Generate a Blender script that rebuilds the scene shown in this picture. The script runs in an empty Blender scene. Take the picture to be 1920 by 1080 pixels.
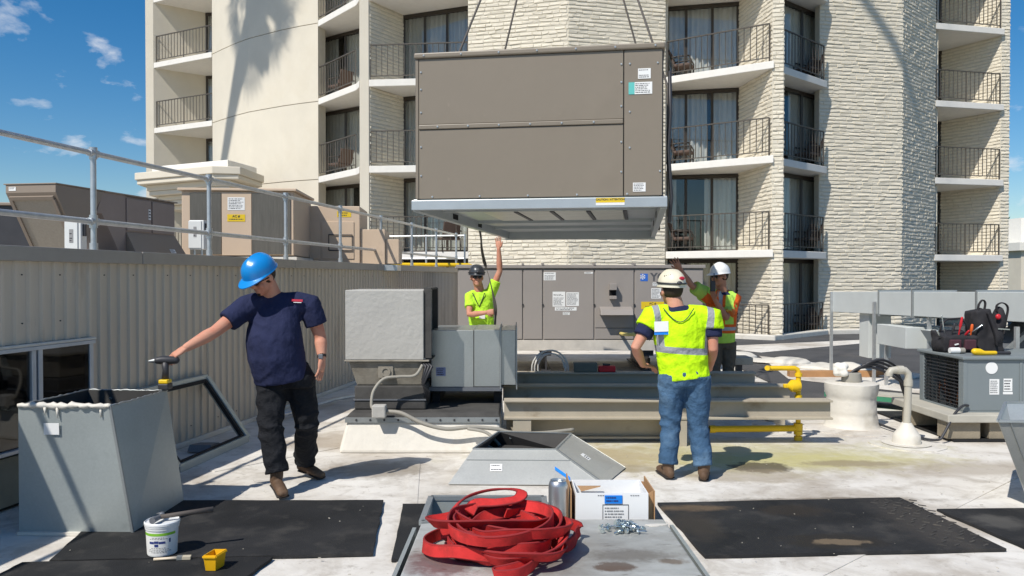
import bpy, bmesh, math, random
import numpy as np
from mathutils import Vector, Matrix, noise
random.seed(7)
R = math.radians
S = bpy.context.scene
C = S.collection

# ------------------------------------------------------------------ camera
cam_d = bpy.data.cameras.new('camera')
cam_d.sensor_width = 36.0
cam_d.lens = 28.1
cam_d.clip_end = 6000
cam = bpy.data.objects.new('camera', cam_d)
C.objects.link(cam)
cam.location = (0, 0, 1.68)
cam.rotation_euler = (R(90 - 0.76), 0, 0)
S.camera = cam

# ------------------------------------------------------------------ sky, sun, exposure
SUN_EL, SUN_AZ = 50.0, 39.0            # elevation; shadows fall this many degrees to the right of +Y
w = bpy.data.worlds.new('World')
S.world = w
w.use_nodes = True
nt = w.node_tree
nt.nodes.clear()
out = nt.nodes.new('ShaderNodeOutputWorld')
bg = nt.nodes.new('ShaderNodeBackground')
sky = nt.nodes.new('ShaderNodeTexSky')
sky.sky_type = 'NISHITA'
sky.sun_disc = False
sky.sun_elevation = R(SUN_EL)
sky.sun_rotation = R(180 + SUN_AZ)
sky.air_density = 1.0
sky.dust_density = 0.35
sky.ozone_density = 3.0
# clouds in the sky itself: noise over the view direction flattened like a cloud layer
tc = nt.nodes.new('ShaderNodeTexCoord')
sep = nt.nodes.new('ShaderNodeSeparateXYZ')
nt.links.new(tc.outputs['Generated'], sep.inputs[0])
def wmath(op, a, b=None, clamp=False):
    n = nt.nodes.new('ShaderNodeMath'); n.operation = op; n.use_clamp = clamp
    for i, x in enumerate((a, b)):
        if x is None: continue
        if isinstance(x, (int, float)): n.inputs[i].default_value = x
        else: nt.links.new(x, n.inputs[i])
    return n.outputs[0]
zz = wmath('ADD', wmath('MAXIMUM', sep.outputs[2], 0.0), 0.38)
cmb = nt.nodes.new('ShaderNodeCombineXYZ')
nt.links.new(wmath('DIVIDE', sep.outputs[0], zz), cmb.inputs[0])
nt.links.new(wmath('DIVIDE', sep.outputs[1], zz), cmb.inputs[1])
cn = nt.nodes.new('ShaderNodeTexNoise')
cn.inputs['Scale'].default_value = 7.5
cn.inputs['Detail'].default_value = 9
cn.inputs['Roughness'].default_value = 0.55
cn.inputs['Distortion'].default_value = 0.25
nt.links.new(cmb.outputs[0], cn.inputs['Vector'])
cr = nt.nodes.new('ShaderNodeValToRGB')
cr.color_ramp.elements[0].position = 0.585
cr.color_ramp.elements[1].position = 0.72
nt.links.new(cn.outputs['Fac'], cr.inputs[0])
fade = wmath('MULTIPLY', cr.outputs[0], 0.72)
mixc = nt.nodes.new('ShaderNodeMixRGB')
nt.links.new(fade, mixc.inputs[0])
hs = nt.nodes.new('ShaderNodeHueSaturation')
hs.inputs['Saturation'].default_value = 1.42
hs.inputs['Value'].default_value = 1.0
nt.links.new(sky.outputs[0], hs.inputs['Color'])
nt.links.new(hs.outputs[0], mixc.inputs[1])
mixc.inputs[2].default_value = (8.2, 8.4, 8.8, 1)
nt.links.new(mixc.outputs[0], bg.inputs[0])
bg.inputs[1].default_value = 0.106
nt.links.new(bg.outputs[0], out.inputs[0])

sd = bpy.data.lights.new('sun', 'SUN')
sd.energy = 4.8
sd.angle = R(0.53)
sd.color = (1.0, 0.95, 0.87)
sun = bpy.data.objects.new('sun', sd)
C.objects.link(sun)
sun.location = (-20, -22, 40)
SUNV = Vector((-math.sin(R(SUN_AZ)) * math.cos(R(SUN_EL)), -math.cos(R(SUN_AZ)) * math.cos(R(SUN_EL)), math.sin(R(SUN_EL))))
sun.rotation_euler = SUNV.to_track_quat('Z', 'Y').to_euler()

S.view_settings.view_transform = 'Standard'
S.view_settings.look = 'None'
S.view_settings.exposure = 0.0
S.view_settings.gamma = 1.0
S.cycles.max_bounces = 7
S.cycles.use_denoising = True

# ------------------------------------------------------------------ materials
MATS = {}
def srgb(r, g, b):
    f = lambda c: (c / 255 / 12.92) if c / 255 <= 0.04045 else ((c / 255 + 0.055) / 1.055) ** 2.4
    return (f(r), f(g), f(b))
def M(name, col, rough=0.6, metal=0.0, var=0.12, scale=5.0, bump=0.0, bscale=60.0, col2=None, thr=None,
      spec=0.4, grime=None, gscale=1.7, gthr=(0.55, 0.75), stretch=(1, 1, 1), coord='Object', rvar=0.0, orand=0.0):
    """Principled surface: base colour varied by noise, an optional second colour in patches, optional grime, bump."""
    if name in MATS: return MATS[name]
    m = bpy.data.materials.new(name); m.use_nodes = True
    t = m.node_tree; n = t.nodes; l = t.links
    p = n['Principled BSDF']
    p.inputs['Roughness'].default_value = rough
    p.inputs['Metallic'].default_value = metal
    p.inputs['Specular IOR Level'].default_value = spec
    tc = n.new('ShaderNodeTexCoord'); mp = n.new('ShaderNodeMapping')
    mp.inputs['Scale'].default_value = stretch
    l.new(tc.outputs[coord], mp.inputs[0])
    nz = n.new('ShaderNodeTexNoise'); nz.inputs['Scale'].default_value = scale
    nz.inputs['Detail'].default_value = 7; nz.inputs['Roughness'].default_value = 0.6
    l.new(mp.outputs[0], nz.inputs['Vector'])
    rp = n.new('ShaderNodeValToRGB')
    lo = tuple(max(0, c * (1 - var)) for c in col) + (1,); hi = tuple(min(1, c * (1 + var)) for c in col) + (1,)
    rp.color_ramp.elements[0].position = 0.3; rp.color_ramp.elements[0].color = lo
    rp.color_ramp.elements[1].position = 0.7; rp.color_ramp.elements[1].color = hi
    l.new(nz.outputs['Fac'], rp.inputs[0])
    cur = rp.outputs[0]
    for c2, sc, th in ((col2, scale * 0.45, thr or (0.5, 0.65)), (grime, gscale, gthr)):
        if c2 is None: continue
        n2 = n.new('ShaderNodeTexNoise'); n2.inputs['Scale'].default_value = sc; n2.inputs['Detail'].default_value = 9
        n2.inputs['Roughness'].default_value = 0.65
        l.new(mp.outputs[0], n2.inputs['Vector'])
        r2 = n.new('ShaderNodeValToRGB')
        r2.color_ramp.elements[0].position = th[0]; r2.color_ramp.elements[1].position = th[1]
        l.new(n2.outputs['Fac'], r2.inputs[0])
        mx = n.new('ShaderNodeMixRGB'); mx.inputs[2].default_value = tuple(c2) + (1,)
        l.new(r2.outputs[0], mx.inputs[0]); l.new(cur, mx.inputs[1]); cur = mx.outputs[0]
    if orand:      # pieces differ a little from one another
        oi = n.new('ShaderNodeObjectInfo'); mr0 = n.new('ShaderNodeMapRange'); mr0.inputs['To Min'].default_value = 1 - orand; mr0.inputs['To Max'].default_value = 1 + orand * .4
        l.new(oi.outputs['Random'], mr0.inputs[0]); mu = n.new('ShaderNodeMixRGB'); mu.blend_type = 'MULTIPLY'; mu.inputs[0].default_value = 1
        l.new(cur, mu.inputs[1]); l.new(mr0.outputs[0], mu.inputs[2]); cur = mu.outputs[0]
    l.new(cur, p.inputs['Base Color'])
    if rvar:
        mr = n.new('ShaderNodeMapRange'); mr.inputs['To Min'].default_value = max(0.03, rough - rvar); mr.inputs['To Max'].default_value = min(1, rough + rvar)
        l.new(nz.outputs['Fac'], mr.inputs[0]); l.new(mr.outputs[0], p.inputs['Roughness'])
    if bump:
        nb = n.new('ShaderNodeTexNoise'); nb.inputs['Scale'].default_value = bscale; nb.inputs['Detail'].default_value = 4
        l.new(mp.outputs[0], nb.inputs['Vector'])
        b = n.new('ShaderNodeBump'); b.inputs['Strength'].default_value = 1.0; b.inputs['Distance'].default_value = bump
        l.new(nb.outputs['Fac'], b.inputs['Height']); l.new(b.outputs[0], p.inputs['Normal'])
    MATS[name] = m
    return m
def galv(name, col=(0.52, 0.55, 0.55), rough=0.42, metal=0.75):
    if name in MATS: return MATS[name]
    m = M(name, col, rough, metal, var=0.06, scale=2.0, bump=0.003, bscale=1.6, rvar=0.06, grime=tuple(c * .8 for c in col), gscale=5, gthr=(.6, .8))
    t = m.node_tree; n = t.nodes; l = t.links; p = n['Principled BSDF']
    vo = n.new('ShaderNodeTexVoronoi'); vo.inputs['Scale'].default_value = 85
    tc = [x for x in n if x.type == 'TEX_COORD'][0]
    l.new(tc.outputs['Object'], vo.inputs['Vector'])
    hv = n.new('ShaderNodeMixRGB'); hv.blend_type = 'MULTIPLY'; hv.inputs[0].default_value = 0.2
    bw = n.new('ShaderNodeRGBToBW'); l.new(vo.outputs['Color'], bw.inputs[0])
    rp = n.new('ShaderNodeValToRGB'); rp.color_ramp.elements[0].color = (0.6, 0.6, 0.6, 1)
    l.new(bw.outputs[0], rp.inputs[0])
    old = p.inputs['Base Color'].links[0].from_socket
    l.new(old, hv.inputs[1]); l.new(rp.outputs[0], hv.inputs[2]); l.new(hv.outputs[0], p.inputs['Base Color'])
    return m
def glass(name, tint=(0.75, 0.8, 0.82), through=0.75):
    if name in MATS: return MATS[name]
    m = bpy.data.materials.new(name); m.use_nodes = True
    t = m.node_tree; n = t.nodes; l = t.links; n.clear()
    o = n.new('ShaderNodeOutputMaterial'); tr = n.new('ShaderNodeBsdfTransparent'); gl = n.new('ShaderNodeBsdfGlossy')
    tr.inputs[0].default_value = tuple(c * through for c in tint) + (1,)
    gl.inputs['Roughness'].default_value = 0.03
    lw = n.new('ShaderNodeLayerWeight'); lw.inputs[0].default_value = 0.5
    pw = n.new('ShaderNodeMath'); pw.operation = 'POWER'; pw.inputs[1].default_value = 5.0; l.new(lw.outputs['Facing'], pw.inputs[0])
    fr = n.new('ShaderNodeMath'); fr.operation = 'MULTIPLY_ADD'; fr.inputs[1].default_value = 0.94; fr.inputs[2].default_value = 0.06; l.new(pw.outputs[0], fr.inputs[0])
    mx = n.new('ShaderNodeMixShader')
    l.new(fr.outputs[0], mx.inputs[0]); l.new(tr.outputs[0], mx.inputs[1]); l.new(gl.outputs[0], mx.inputs[2]); l.new(mx.outputs[0], o.inputs[0])
    MATS[name] = m
    return m

# ------------------------------------------------------------------ mesh builder
ORG = {}
def tagit(o, label=None, cat=None, group=None, kind=None):
    if label: o['label'] = label
    if cat: o['category'] = cat
    if group: o['group'] = group
    if kind: o['kind'] = kind
    return o
def thing(name, label, cat, loc=(0, 0, 0), rotz=0.0, group=None, local=False):
    """An Empty at the thing's base. With local=True its parts are built round (0,0,0); else in place coordinates."""
    o = bpy.data.objects.new(name, None); C.objects.link(o)
    o.empty_display_size = 0.1
    o.location = loc; o.rotation_euler = (0, 0, rotz)
    tagit(o, label, cat, group)
    ORG[o.name] = Vector((0, 0, 0)) if (local or rotz) else Vector(loc)
    return o
class MB:
    def __init__(s): s.v = []; s.f = []
    def add(s, vs, fs):
        k = len(s.v); s.v.extend(tuple(x) for x in vs); s.f.extend(tuple(i + k for i in f) for f in fs); return s
    def box(s, x0, x1, y0, y1, z0, z1):
        return s.add([(x0, y0, z0), (x1, y0, z0), (x1, y1, z0), (x0, y1, z0), (x0, y0, z1), (x1, y0, z1), (x1, y1, z1), (x0, y1, z1)],
                     [(3, 2, 1, 0), (4, 5, 6, 7), (0, 1, 5, 4), (1, 2, 6, 5), (2, 3, 7, 6), (3, 0, 4, 7)])
    def hexa(s, p):          # eight corners, bottom ring then top ring
        return s.add(p, [(3, 2, 1, 0), (4, 5, 6, 7), (0, 1, 5, 4), (1, 2, 6, 5), (2, 3, 7, 6), (3, 0, 4, 7)])
    def slab(s, a, b, z0, z1, th, side=1):
        """upright plank from plan point a to b, thickness th to the left (side=1) or right"""
        a = Vector((a[0], a[1])); b = Vector((b[0], b[1])); d = (b - a).normalized(); nn = Vector((-d.y, d.x)) * th * side
        q = [a, b, b + nn, a + nn]
        if side < 0: q = [q[0], q[3], q[2], q[1]]
        return s.prism(q, z0, z1)
    def prism(s, poly, z0, z1):
        k = len(poly)
        ar = sum(poly[i][0] * poly[(i + 1) % k][1] - poly[(i + 1) % k][0] * poly[i][1] for i in range(k))
        if ar < 0: poly = list(reversed(poly))
        vs = [(p[0], p[1], z0) for p in poly] + [(p[0], p[1], z1) for p in poly]
        fs = [tuple(range(k - 1, -1, -1)), tuple(range(k, 2 * k))] + [(i, (i + 1) % k, (i + 1) % k + k, i + k) for i in range(k)]
        return s.add(vs, fs)
    def bar(s, p0, p1, wx, wz, up=(0, 0, 1)):
        """rectangular bar from p0 to p1"""
        p0 = Vector(p0); p1 = Vector(p1); d = (p1 - p0).normalized(); up = Vector(up)
        if abs(d.dot(up)) > 0.98: up = Vector((0, 1, 0))
        r = d.cross(up).normalized() * wx / 2; u = r.cross(d).normalized() * wz / 2
        return s.hexa([p0 - r - u, p0 + r - u, p1 + r - u, p1 - r - u, p0 - r + u, p0 + r + u, p1 + r + u, p1 - r + u])
    def tube(s, pts, rad, n=10, caps=True, rnd=False):
        pts = [Vector(p) for p in pts]; k = len(pts)
        if isinstance(rad, (int, float)): rad = [rad] * k
        if rnd:    # half-round ends
            d0 = (pts[0] - pts[1]).normalized(); d1 = (pts[-1] - pts[-2]).normalized()
            r0 = rad[0] if isinstance(rad[0], (int, float)) else min(rad[0]); r1 = rad[-1] if isinstance(rad[-1], (int, float)) else min(rad[-1])
            sc = lambda r, q: r * q if isinstance(r, (int, float)) else (r[0] * q, r[1] * q)
            A = [(pts[0] + d0 * r0 * math.sin(R(a)), sc(rad[0], math.cos(R(a)))) for a in (80, 55, 28)]
            B = [(pts[-1] + d1 * r1 * math.sin(R(a)), sc(rad[-1], math.cos(R(a)))) for a in (28, 55, 80)]
            pts = [a[0] for a in A] + pts + [b[0] for b in B]; rad = [a[1] for a in A] + list(rad) + [b[1] for b in B]; k = len(pts)
        tang = []
        for i in range(k):
            a = pts[max(0, i - 1)]; b = pts[min(k - 1, i + 1)]
            t = (b - a); tang.append(t.normalized() if t.length > 1e-9 else Vector((0, 0, 1)))
        ref = Vector((0, 0, 1)) if abs(tang[0].z) < 0.9 else Vector((1, 0, 0))
        if hasattr(s, 'ref') and s.ref is not None: ref = Vector(s.ref)
        r = tang[0].cross(ref).normalized(); vs = []
        for i in range(k):
            r = (r - tang[i] * r.dot(tang[i])).normalized(); u = r.cross(tang[i])
            ra, rb = (rad[i], rad[i]) if isinstance(rad[i], (int, float)) else rad[i]
            for j in range(n):
                a = 2 * math.pi * j / n
                vs.append(pts[i] + r * math.cos(a) * ra + u * math.sin(a) * rb)
        fs = []
        for i in range(k - 1):
            for j in range(n):
                fs.append((i * n + j, (i + 1) * n + j, (i + 1) * n + (j + 1) % n, i * n + (j + 1) % n))
        if caps: fs += [tuple(range(n)), tuple((k - 1) * n + j for j in range(n - 1, -1, -1))]
        return s.add(vs, fs)
    def lathe(s, c, prof, n=20, axis='Z', caps=True):
        """prof: (radius, height) pairs upward from c"""
        c = Vector(c); vs = []
        for r, h in prof:
            for j in range(n):
                a = 2 * math.pi * j / n; x = r * math.cos(a); y = r * math.sin(a)
                q = Vector((x, y, h)) if axis == 'Z' else (Vector((x, h, -y)) if axis == 'Y' else Vector((h, x, y)))
                vs.append(c + q)
        k = len(prof); fs = []
        for i in range(k - 1):
            for j in range(n):
                fs.append((i * n + j, i * n + (j + 1) % n, (i + 1) * n + (j + 1) % n, (i + 1) * n + j))
        if caps: fs += [tuple(range(n - 1, -1, -1)), tuple((k - 1) * n + j for j in range(n))]
        return s.add(vs, fs)
    def ell(s, c, r, rot=None, nu=16, nv=10):
        c = Vector(c); vs = []; fs = []
        for i in range(nv + 1):
            th = math.pi * i / nv
            for j in range(nu):
                a = 2 * math.pi * j / nu
                p = Vector((r[0] * math.sin(th) * math.cos(a), r[1] * math.sin(th) * math.sin(a), -r[2] * math.cos(th)))
                vs.append(c + (rot @ p if rot is not None else p))
        for i in range(nv):
            for j in range(nu):
                fs.append((i * nu + j, i * nu + (j + 1) % nu, (i + 1) * nu + (j + 1) % nu, (i + 1) * nu + j))
        return s.add(vs, fs)
    def mesh(s, name):
        me = bpy.data.meshes.new(name); me.from_pydata([tuple(x) for x in s.v], [], s.f); me.validate(); me.update(); return me
    def build(s, name, mat, parent=None, smooth=False, bevel=0.0, kind=None, label=None, seg=2):
        vs = np.array([tuple(x) for x in s.v], dtype=float)
        lo = vs.min(0); hi = vs.max(0)
        c = Vector(((lo[0] + hi[0]) / 2, (lo[1] + hi[1]) / 2, lo[2]))
        s.v = [tuple(x) for x in (vs - np.array(c))]
        me = s.mesh(name)
        ob = bpy.data.objects.new(name, me); C.objects.link(ob)
        me.materials.append(mat)
        if parent is not None:
            ob.parent = parent; ob.location = c - ORG[parent.name]
        else: ob.location = c
        ORG[ob.name] = c
        if smooth:
            me.polygons.foreach_set('use_smooth', [True] * len(me.polygons))
            if smooth == 'auto':
                bm = bmesh.new(); bm.from_mesh(me)
                for e in bm.edges:
                    if len(e.link_faces) == 2 and e.calc_face_angle(0) > R(40): e.smooth = False
                bm.to_mesh(me); bm.free()
        if bevel:
            b = ob.modifiers.new('bevel', 'BEVEL'); b.width = bevel; b.segments = seg; b.limit_method = 'ANGLE'; b.angle_limit = R(40)
        if kind: ob['kind'] = kind
        if label: ob['label'] = label
        return ob
def bx(x0, x1, y0, y1, z0, z1): return MB().box(x0, x1, y0, y1, z0, z1)
def text_mesh(txt, size, bold=0.0, extrude=0.0006):
    cu = bpy.data.curves.new('lettering', 'FONT'); cu.body = txt; cu.size = size; cu.align_x = 'CENTER'; cu.align_y = 'CENTER'
    cu.offset = bold; cu.extrude = extrude
    o = bpy.data.objects.new('lettering', cu); C.objects.link(o)
    dg = bpy.context.evaluated_depsgraph_get()
    me = bpy.data.meshes.new_from_object(o.evaluated_get(dg))
    bpy.data.objects.remove(o)
    return me
def lettering(txt, size, origin, right, up, mat, parent, bold=0.0, name='lettering'):
    """flat print: text standing at origin (place or local coordinates of parent) along right/up"""
    me = text_mesh(txt, size, bold)
    r = Vector(right).normalized(); u = Vector(up).normalized(); n = r.cross(u)
    mx = Matrix((r, u, n)).transposed()
    mb = MB()
    mb.v = [tuple(Vector(origin) + mx @ v.co) for v in me.vertices]; mb.f = [tuple(p.vertices) for p in me.polygons]
    return mb.build(name, mat, parent)
def plate(origin, right, up, wd, ht, th=0.002):
    """thin sticker centred at origin, standing th off the surface"""
    r = Vector(right).normalized() * wd / 2; u = Vector(up).normalized() * ht / 2; n = Vector(right).cross(Vector(up)).normalized() * th
    o = Vector(origin)
    return MB().hexa([o - r - u, o + r - u, o + r - u + n, o - r - u + n, o - r + u, o + r + u, o + r + u + n, o - r + u + n])
def print_lines(origin, right, up, wd, ht, rows, seed=1, fill=0.75):
    """rows of tiny unreadable print as dark dashes standing just off a sticker"""
    rg = random.Random(seed); mb = MB(); r = Vector(right).normalized(); u = Vector(up).normalized(); o = Vector(origin)
    rh = ht / rows
    for i in range(rows):
        if rg.random() > fill + 0.2: continue
        x = -wd / 2; zc = ht / 2 - (i + 0.5) * rh; end = wd / 2 * rg.uniform(0.4, 1)
        while x < end - 0.004:
            L = min(rg.uniform(0.03, 0.16) * wd, end - x)
            pl = plate(o + r * (x + L / 2) + u * zc, right, up, L, rh * 0.42, 0.0008)
            mb.add(pl.v, pl.f); x += L + rg.uniform(0.015, 0.05) * wd
    return mb
def sticker(parent, origin, right, up, wd, ht, rows=6, seed=1, mat=None, name='label'):
    n = Vector(right).cross(Vector(up)).normalized()
    s = plate(origin, right, up, wd, ht, 0.002).build(name, mat or MATS['paper'], parent)
    pm = print_lines(Vector(origin) + n * 0.0022, right, up, wd * 0.86, ht * 0.86, rows, seed)
    if pm.v: pm.build('print', MATS['ink'], s)
    return s
def noisev(P, f, seed=0, octs=3):
    """cheap smooth noise for numpy points"""
    rg = np.random.RandomState(seed); r = np.zeros(len(P)); a = 1.0
    for o in range(octs):
        for k in range(4):
            d = rg.normal(size=3); d /= np.linalg.norm(d)
            d2 = rg.normal(size=3) * 0.6
            r += a * np.sin((P @ d) * f + 1.3 * np.sin((P @ d2) * f * 0.7 + rg.uniform(0, 6.28)) + rg.uniform(0, 6.28)) / 4
        f *= 1.9; a *= 0.55
    return r

def cr(pts, sub=6):
    """smooth path through points"""
    P = [Vector(p) for p in pts]; o = []
    for i in range(len(P) - 1):
        a, b, c, d = P[max(0, i - 1)], P[i], P[i + 1], P[min(len(P) - 1, i + 2)]
        for j in range(sub):
            t = j / sub; o.append(.5 * ((2 * b) + (c - a) * t + (2 * a - 5 * b + 4 * c - d) * t * t + (3 * b - a - 3 * c + d) * t ** 3))
    return o + [P[-1]]
# shared materials
M('paper', (0.78, 0.78, 0.76), 0.6, var=0.03)
M('ink', (0.05, 0.05, 0.06), 0.7, var=0.05)
M('ink_soft', (0.28, 0.28, 0.28), 0.7, var=0.05)
M('yellow_sticker', (0.75, 0.52, 0.02), 0.5, var=0.04)
M('stucco', srgb(212, 204, 187), 0.85, var=0.05, scale=0.8, bump=0.002, bscale=60, grime=srgb(205, 195, 175), gscale=0.35, gthr=(0.55, 0.8))
M('white_trim', srgb(232, 228, 218), 0.75, var=0.04)
M('soffit', srgb(226, 222, 214), 0.85, var=0.04)
M('brick_paint', srgb(224, 215, 196), 0.8, var=0.06, scale=3.0, bump=0.006, bscale=28)
M('mortar', srgb(206, 198, 180), 0.9, var=0.06, bump=0.004, bscale=40)
M('rail_metal', srgb(84, 78, 70), 0.5, var=0.08)
M('bronze_frame', srgb(62, 55, 48), 0.45, var=0.06)
M('curtain', srgb(205, 200, 188), 0.9, var=0.05, orand=.18)
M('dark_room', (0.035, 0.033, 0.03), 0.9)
M('brown_chair', srgb(96, 78, 68), 0.7, var=0.1)
M('galv_pipe', (0.55, 0.57, 0.58), 0.38, 0.7, var=0.12, scale=14)
galv('galv'); galv('galv_dull', (0.36, 0.38, 0.38), 0.45, 0.6); galv('galv_dark', (0.2, 0.21, 0.23), 0.55, 0.5)
M('unit_taupe', srgb(131, 121, 107), 0.42, var=0.035, scale=1.2, bump=0.012, bscale=1.1, col2=srgb(122, 112, 98), thr=(.45, .7), grime=srgb(146, 136, 122), gscale=9, gthr=(.66, .8), rvar=.08)
M('unit_grey', srgb(150, 143, 137), 0.5, var=0.04, scale=1.5, bump=0.001, bscale=2)
M('black_rubber', (0.016, 0.0165, 0.0175), 0.8, var=0.25, scale=2.2, bump=0.003, bscale=110, col2=(0.03, 0.03, 0.031), thr=(.4, .7), grime=(0.075, 0.07, 0.063), gscale=3.5, gthr=(0.52, 0.85), spec=0.25)
M('dark_metal', (0.05, 0.05, 0.055), 0.5, 0.3)
M('black_void', (0.008, 0.008, 0.009), 0.9)
M('gas_yellow', (0.80, 0.52, 0.015), 0.42, var=0.08, scale=6)
M('steel_screw', (0.6, 0.66, 0.66), 0.25, 0.95, var=0.05)
M('white_flashing', srgb(212, 207, 196), 0.6, var=0.05, bump=0.006, bscale=14, grime=srgb(180, 170, 150), gscale=2.5, gthr=(0.55, 0.8))
M('pvc', srgb(182, 177, 164), 0.45, var=0.06, grime=srgb(140, 130, 112), gscale=4)
glass('window_glass', (0.93, 0.95, 0.96), 1.0); glass('dark_glass', (0.6, 0.65, 0.7), 0.6)
# ------------------------------------------------------------------ ground and roofs
def membrane_mat():
    m = bpy.data.materials.new('roof_membrane'); m.use_nodes = True
    t = m.node_tree; n = t.nodes; l = t.links; p = n['Principled BSDF']
    p.inputs['Roughness'].default_value = 0.62; p.inputs['Specular IOR Level'].default_value = 0.3
    geo = n.new('ShaderNodeNewGeometry')
    def noise_(sc, det=8, ro=0.6, dist=0.0, st=None):
        x = n.new('ShaderNodeTexNoise'); x.inputs['Scale'].default_value = sc; x.inputs['Detail'].default_value = det
        x.inputs['Roughness'].default_value = ro; x.inputs['Distortion'].default_value = dist
        if st:
            mp = n.new('ShaderNodeMapping'); mp.inputs['Scale'].default_value = st; mp.inputs['Rotation'].default_value = (0, 0, R(-14))
            l.new(geo.outputs['Position'], mp.inputs[0]); l.new(mp.outputs[0], x.inputs['Vector'])
        else: l.new(geo.outputs['Position'], x.inputs['Vector'])
        return x.outputs['Fac']
    def ramp(fac, a, b):
        r = n.new('ShaderNodeValToRGB'); r.color_ramp.elements[0].position = a; r.color_ramp.elements[1].position = b
        l.new(fac, r.inputs[0]); return r.outputs[0]
    def mix(fac, c1, c2):
        x = n.new('ShaderNodeMixRGB')
        for i, q in ((0, fac), (1, c1), (2, c2)):
            if isinstance(q, tuple): x.inputs[i].default_value = q + (1,)
            elif isinstance(q, float): x.inputs[i].default_value = q
            else: l.new(q, x.inputs[i])
        return x.outputs[0]
    def mth(op, a, b, cl=False):
        x = n.new('ShaderNodeMath'); x.operation = op; x.use_clamp = cl
        for i, q in ((0, a), (1, b)):
            if isinstance(q, (int, float)): x.inputs[i].default_value = q
            else: l.new(q, x.inputs[i])
        return x.outputs[0]
    def blob(cx, cy, rx, ry, soft=0.5, ns=5.0, na=1.1):
        """a stain with its own ragged outline"""
        mp = n.new('ShaderNodeMapping'); mp.inputs['Location'].default_value = (-cx / rx, -cy / ry, 0); mp.inputs['Scale'].default_value = (1 / rx, 1 / ry, 0)
        l.new(geo.outputs['Position'], mp.inputs[0])
        ln = n.new('ShaderNodeVectorMath'); ln.operation = 'LENGTH'; l.new(mp.outputs[0], ln.inputs[0])
        d = mth('ADD', ln.outputs['Value'], mth('MULTIPLY', mth('SUBTRACT', noise_(ns, 8, 0.65), 0.5), na * 2))
        return mth('DIVIDE', mth('SUBTRACT', 1.0 + soft / 2, d), soft, True)
    col = mix(ramp(noise_(1.1), 0.35, 0.7), srgb(226, 222, 214), srgb(206, 200, 190))
    col = mix(mth('MULTIPLY', ramp(noise_(2.6, 10, 0.7, 0.6, (1.0, 1.15, 1)), 0.48, 0.70), 0.6), col, srgb(150, 139, 124))
    col = mix(mth('MULTIPLY', ramp(noise_(0.55, 9, 0.65, 0.4), 0.50, 0.66), 0.6), col, srgb(148, 135, 118))
    col = mix(mth('MULTIPLY', ramp(noise_(9, 6, 0.7), 0.58, 0.70), 0.5), col, srgb(122, 111, 97))
    col = mix(mth('MULTIPLY', ramp(noise_(42, 3, 0.6), 0.70, 0.74), 0.5), col, srgb(92, 84, 74))
    # algae and silt where water stands; one puddle also holds painted shadow
    col = mix(mth('MULTIPLY', blob(1.9, 7.55, 1.75, 0.62, 0.9), 0.6), col, srgb(176, 170, 112))
    col = mix(mth('MULTIPLY', blob(2.6, 7.3, 1.2, 0.30, 0.8, 7.0), 0.5), col, srgb(190, 182, 108))
    col = mix(mth('MULTIPLY', blob(0.75, 7.4, 0.8, 0.5, 0.7), 0.55), col, srgb(170, 150, 118))
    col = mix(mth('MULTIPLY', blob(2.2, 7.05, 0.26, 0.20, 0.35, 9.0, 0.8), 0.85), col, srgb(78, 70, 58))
    col = mix(mth('MULTIPLY', blob(3.05, 7.2, 0.40, 0.12, 0.5, 9.0, 0.8), 0.7), col, srgb(140, 126, 104))
    col = mix(mth('MULTIPLY', blob(1.05, 7.0, 0.22, 0.14, 0.3, 5.0, 0.4), 0.6), col, srgb(150, 138, 112))
    col = mix(mth('MULTIPLY', blob(4.2, 7.0, 1.2, 0.28, 0.8, 2.5), 0.5), col, srgb(150, 136, 116))
    col = mix(mth('MULTIPLY', blob(2.35, 6.0, 0.8, 0.08, 0.5, 6.0), 0.65), col, srgb(96, 84, 68))
    col = mix(mth('MULTIPLY', blob(-1.15, 6.95, 0.45, 0.30, 0.5, 6.0, 0.7), 0.7), col, srgb(128, 116, 100))  # puddle stain with the left worker's cast shadow painted into its dark tone
    col = mix(mth('MULTIPLY', blob(2.0, 6.75, 0.55, 0.22, 0.5, 7.0, 0.8), 0.55), col, srgb(150, 136, 112))
    col = mix(mth('MULTIPLY', blob(-0.5, 5.4, 0.25, 0.8, 0.8, 6.0, 0.9), 0.5), col, srgb(140, 128, 112))
    col = mix(mth('MULTIPLY', blob(-1.75, 8.2, 0.5, 0.4, 0.9, 3.0), 0.55), col, srgb(140, 122, 98))
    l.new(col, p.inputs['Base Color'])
    nb = noise_(5, 5, 0.5); nb2 = noise_(60, 3)
    b = n.new('ShaderNodeBump'); b.inputs['Distance'].default_value = 0.012; b.inputs['Strength'].default_value = 0.6
    l.new(mth('ADD', nb, mth('MULTIPLY', nb2, 0.08)), b.inputs['Height']); l.new(b.outputs[0], p.inputs['Normal'])
    MATS['roof_membrane'] = m
    return m
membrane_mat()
M('asphalt_roof', (0.07, 0.07, 0.072), 0.85, var=0.2, scale=1.5, bump=0.004, bscale=120, grime=(0.12, 0.11, 0.10), gscale=0.6)
M('earth', (0.09, 0.1, 0.06), 0.95, var=0.3, scale=0.02)
M('upper_roof', srgb(176, 168, 156), 0.85, var=0.1, scale=0.7)
tagit(bx(-1500, 1500, -400, 3000, -6.3, -6.0).build('ground', MATS['earth']), kind='structure')
def wall_x(y): return -4.6 + 0.167 * y
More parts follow.
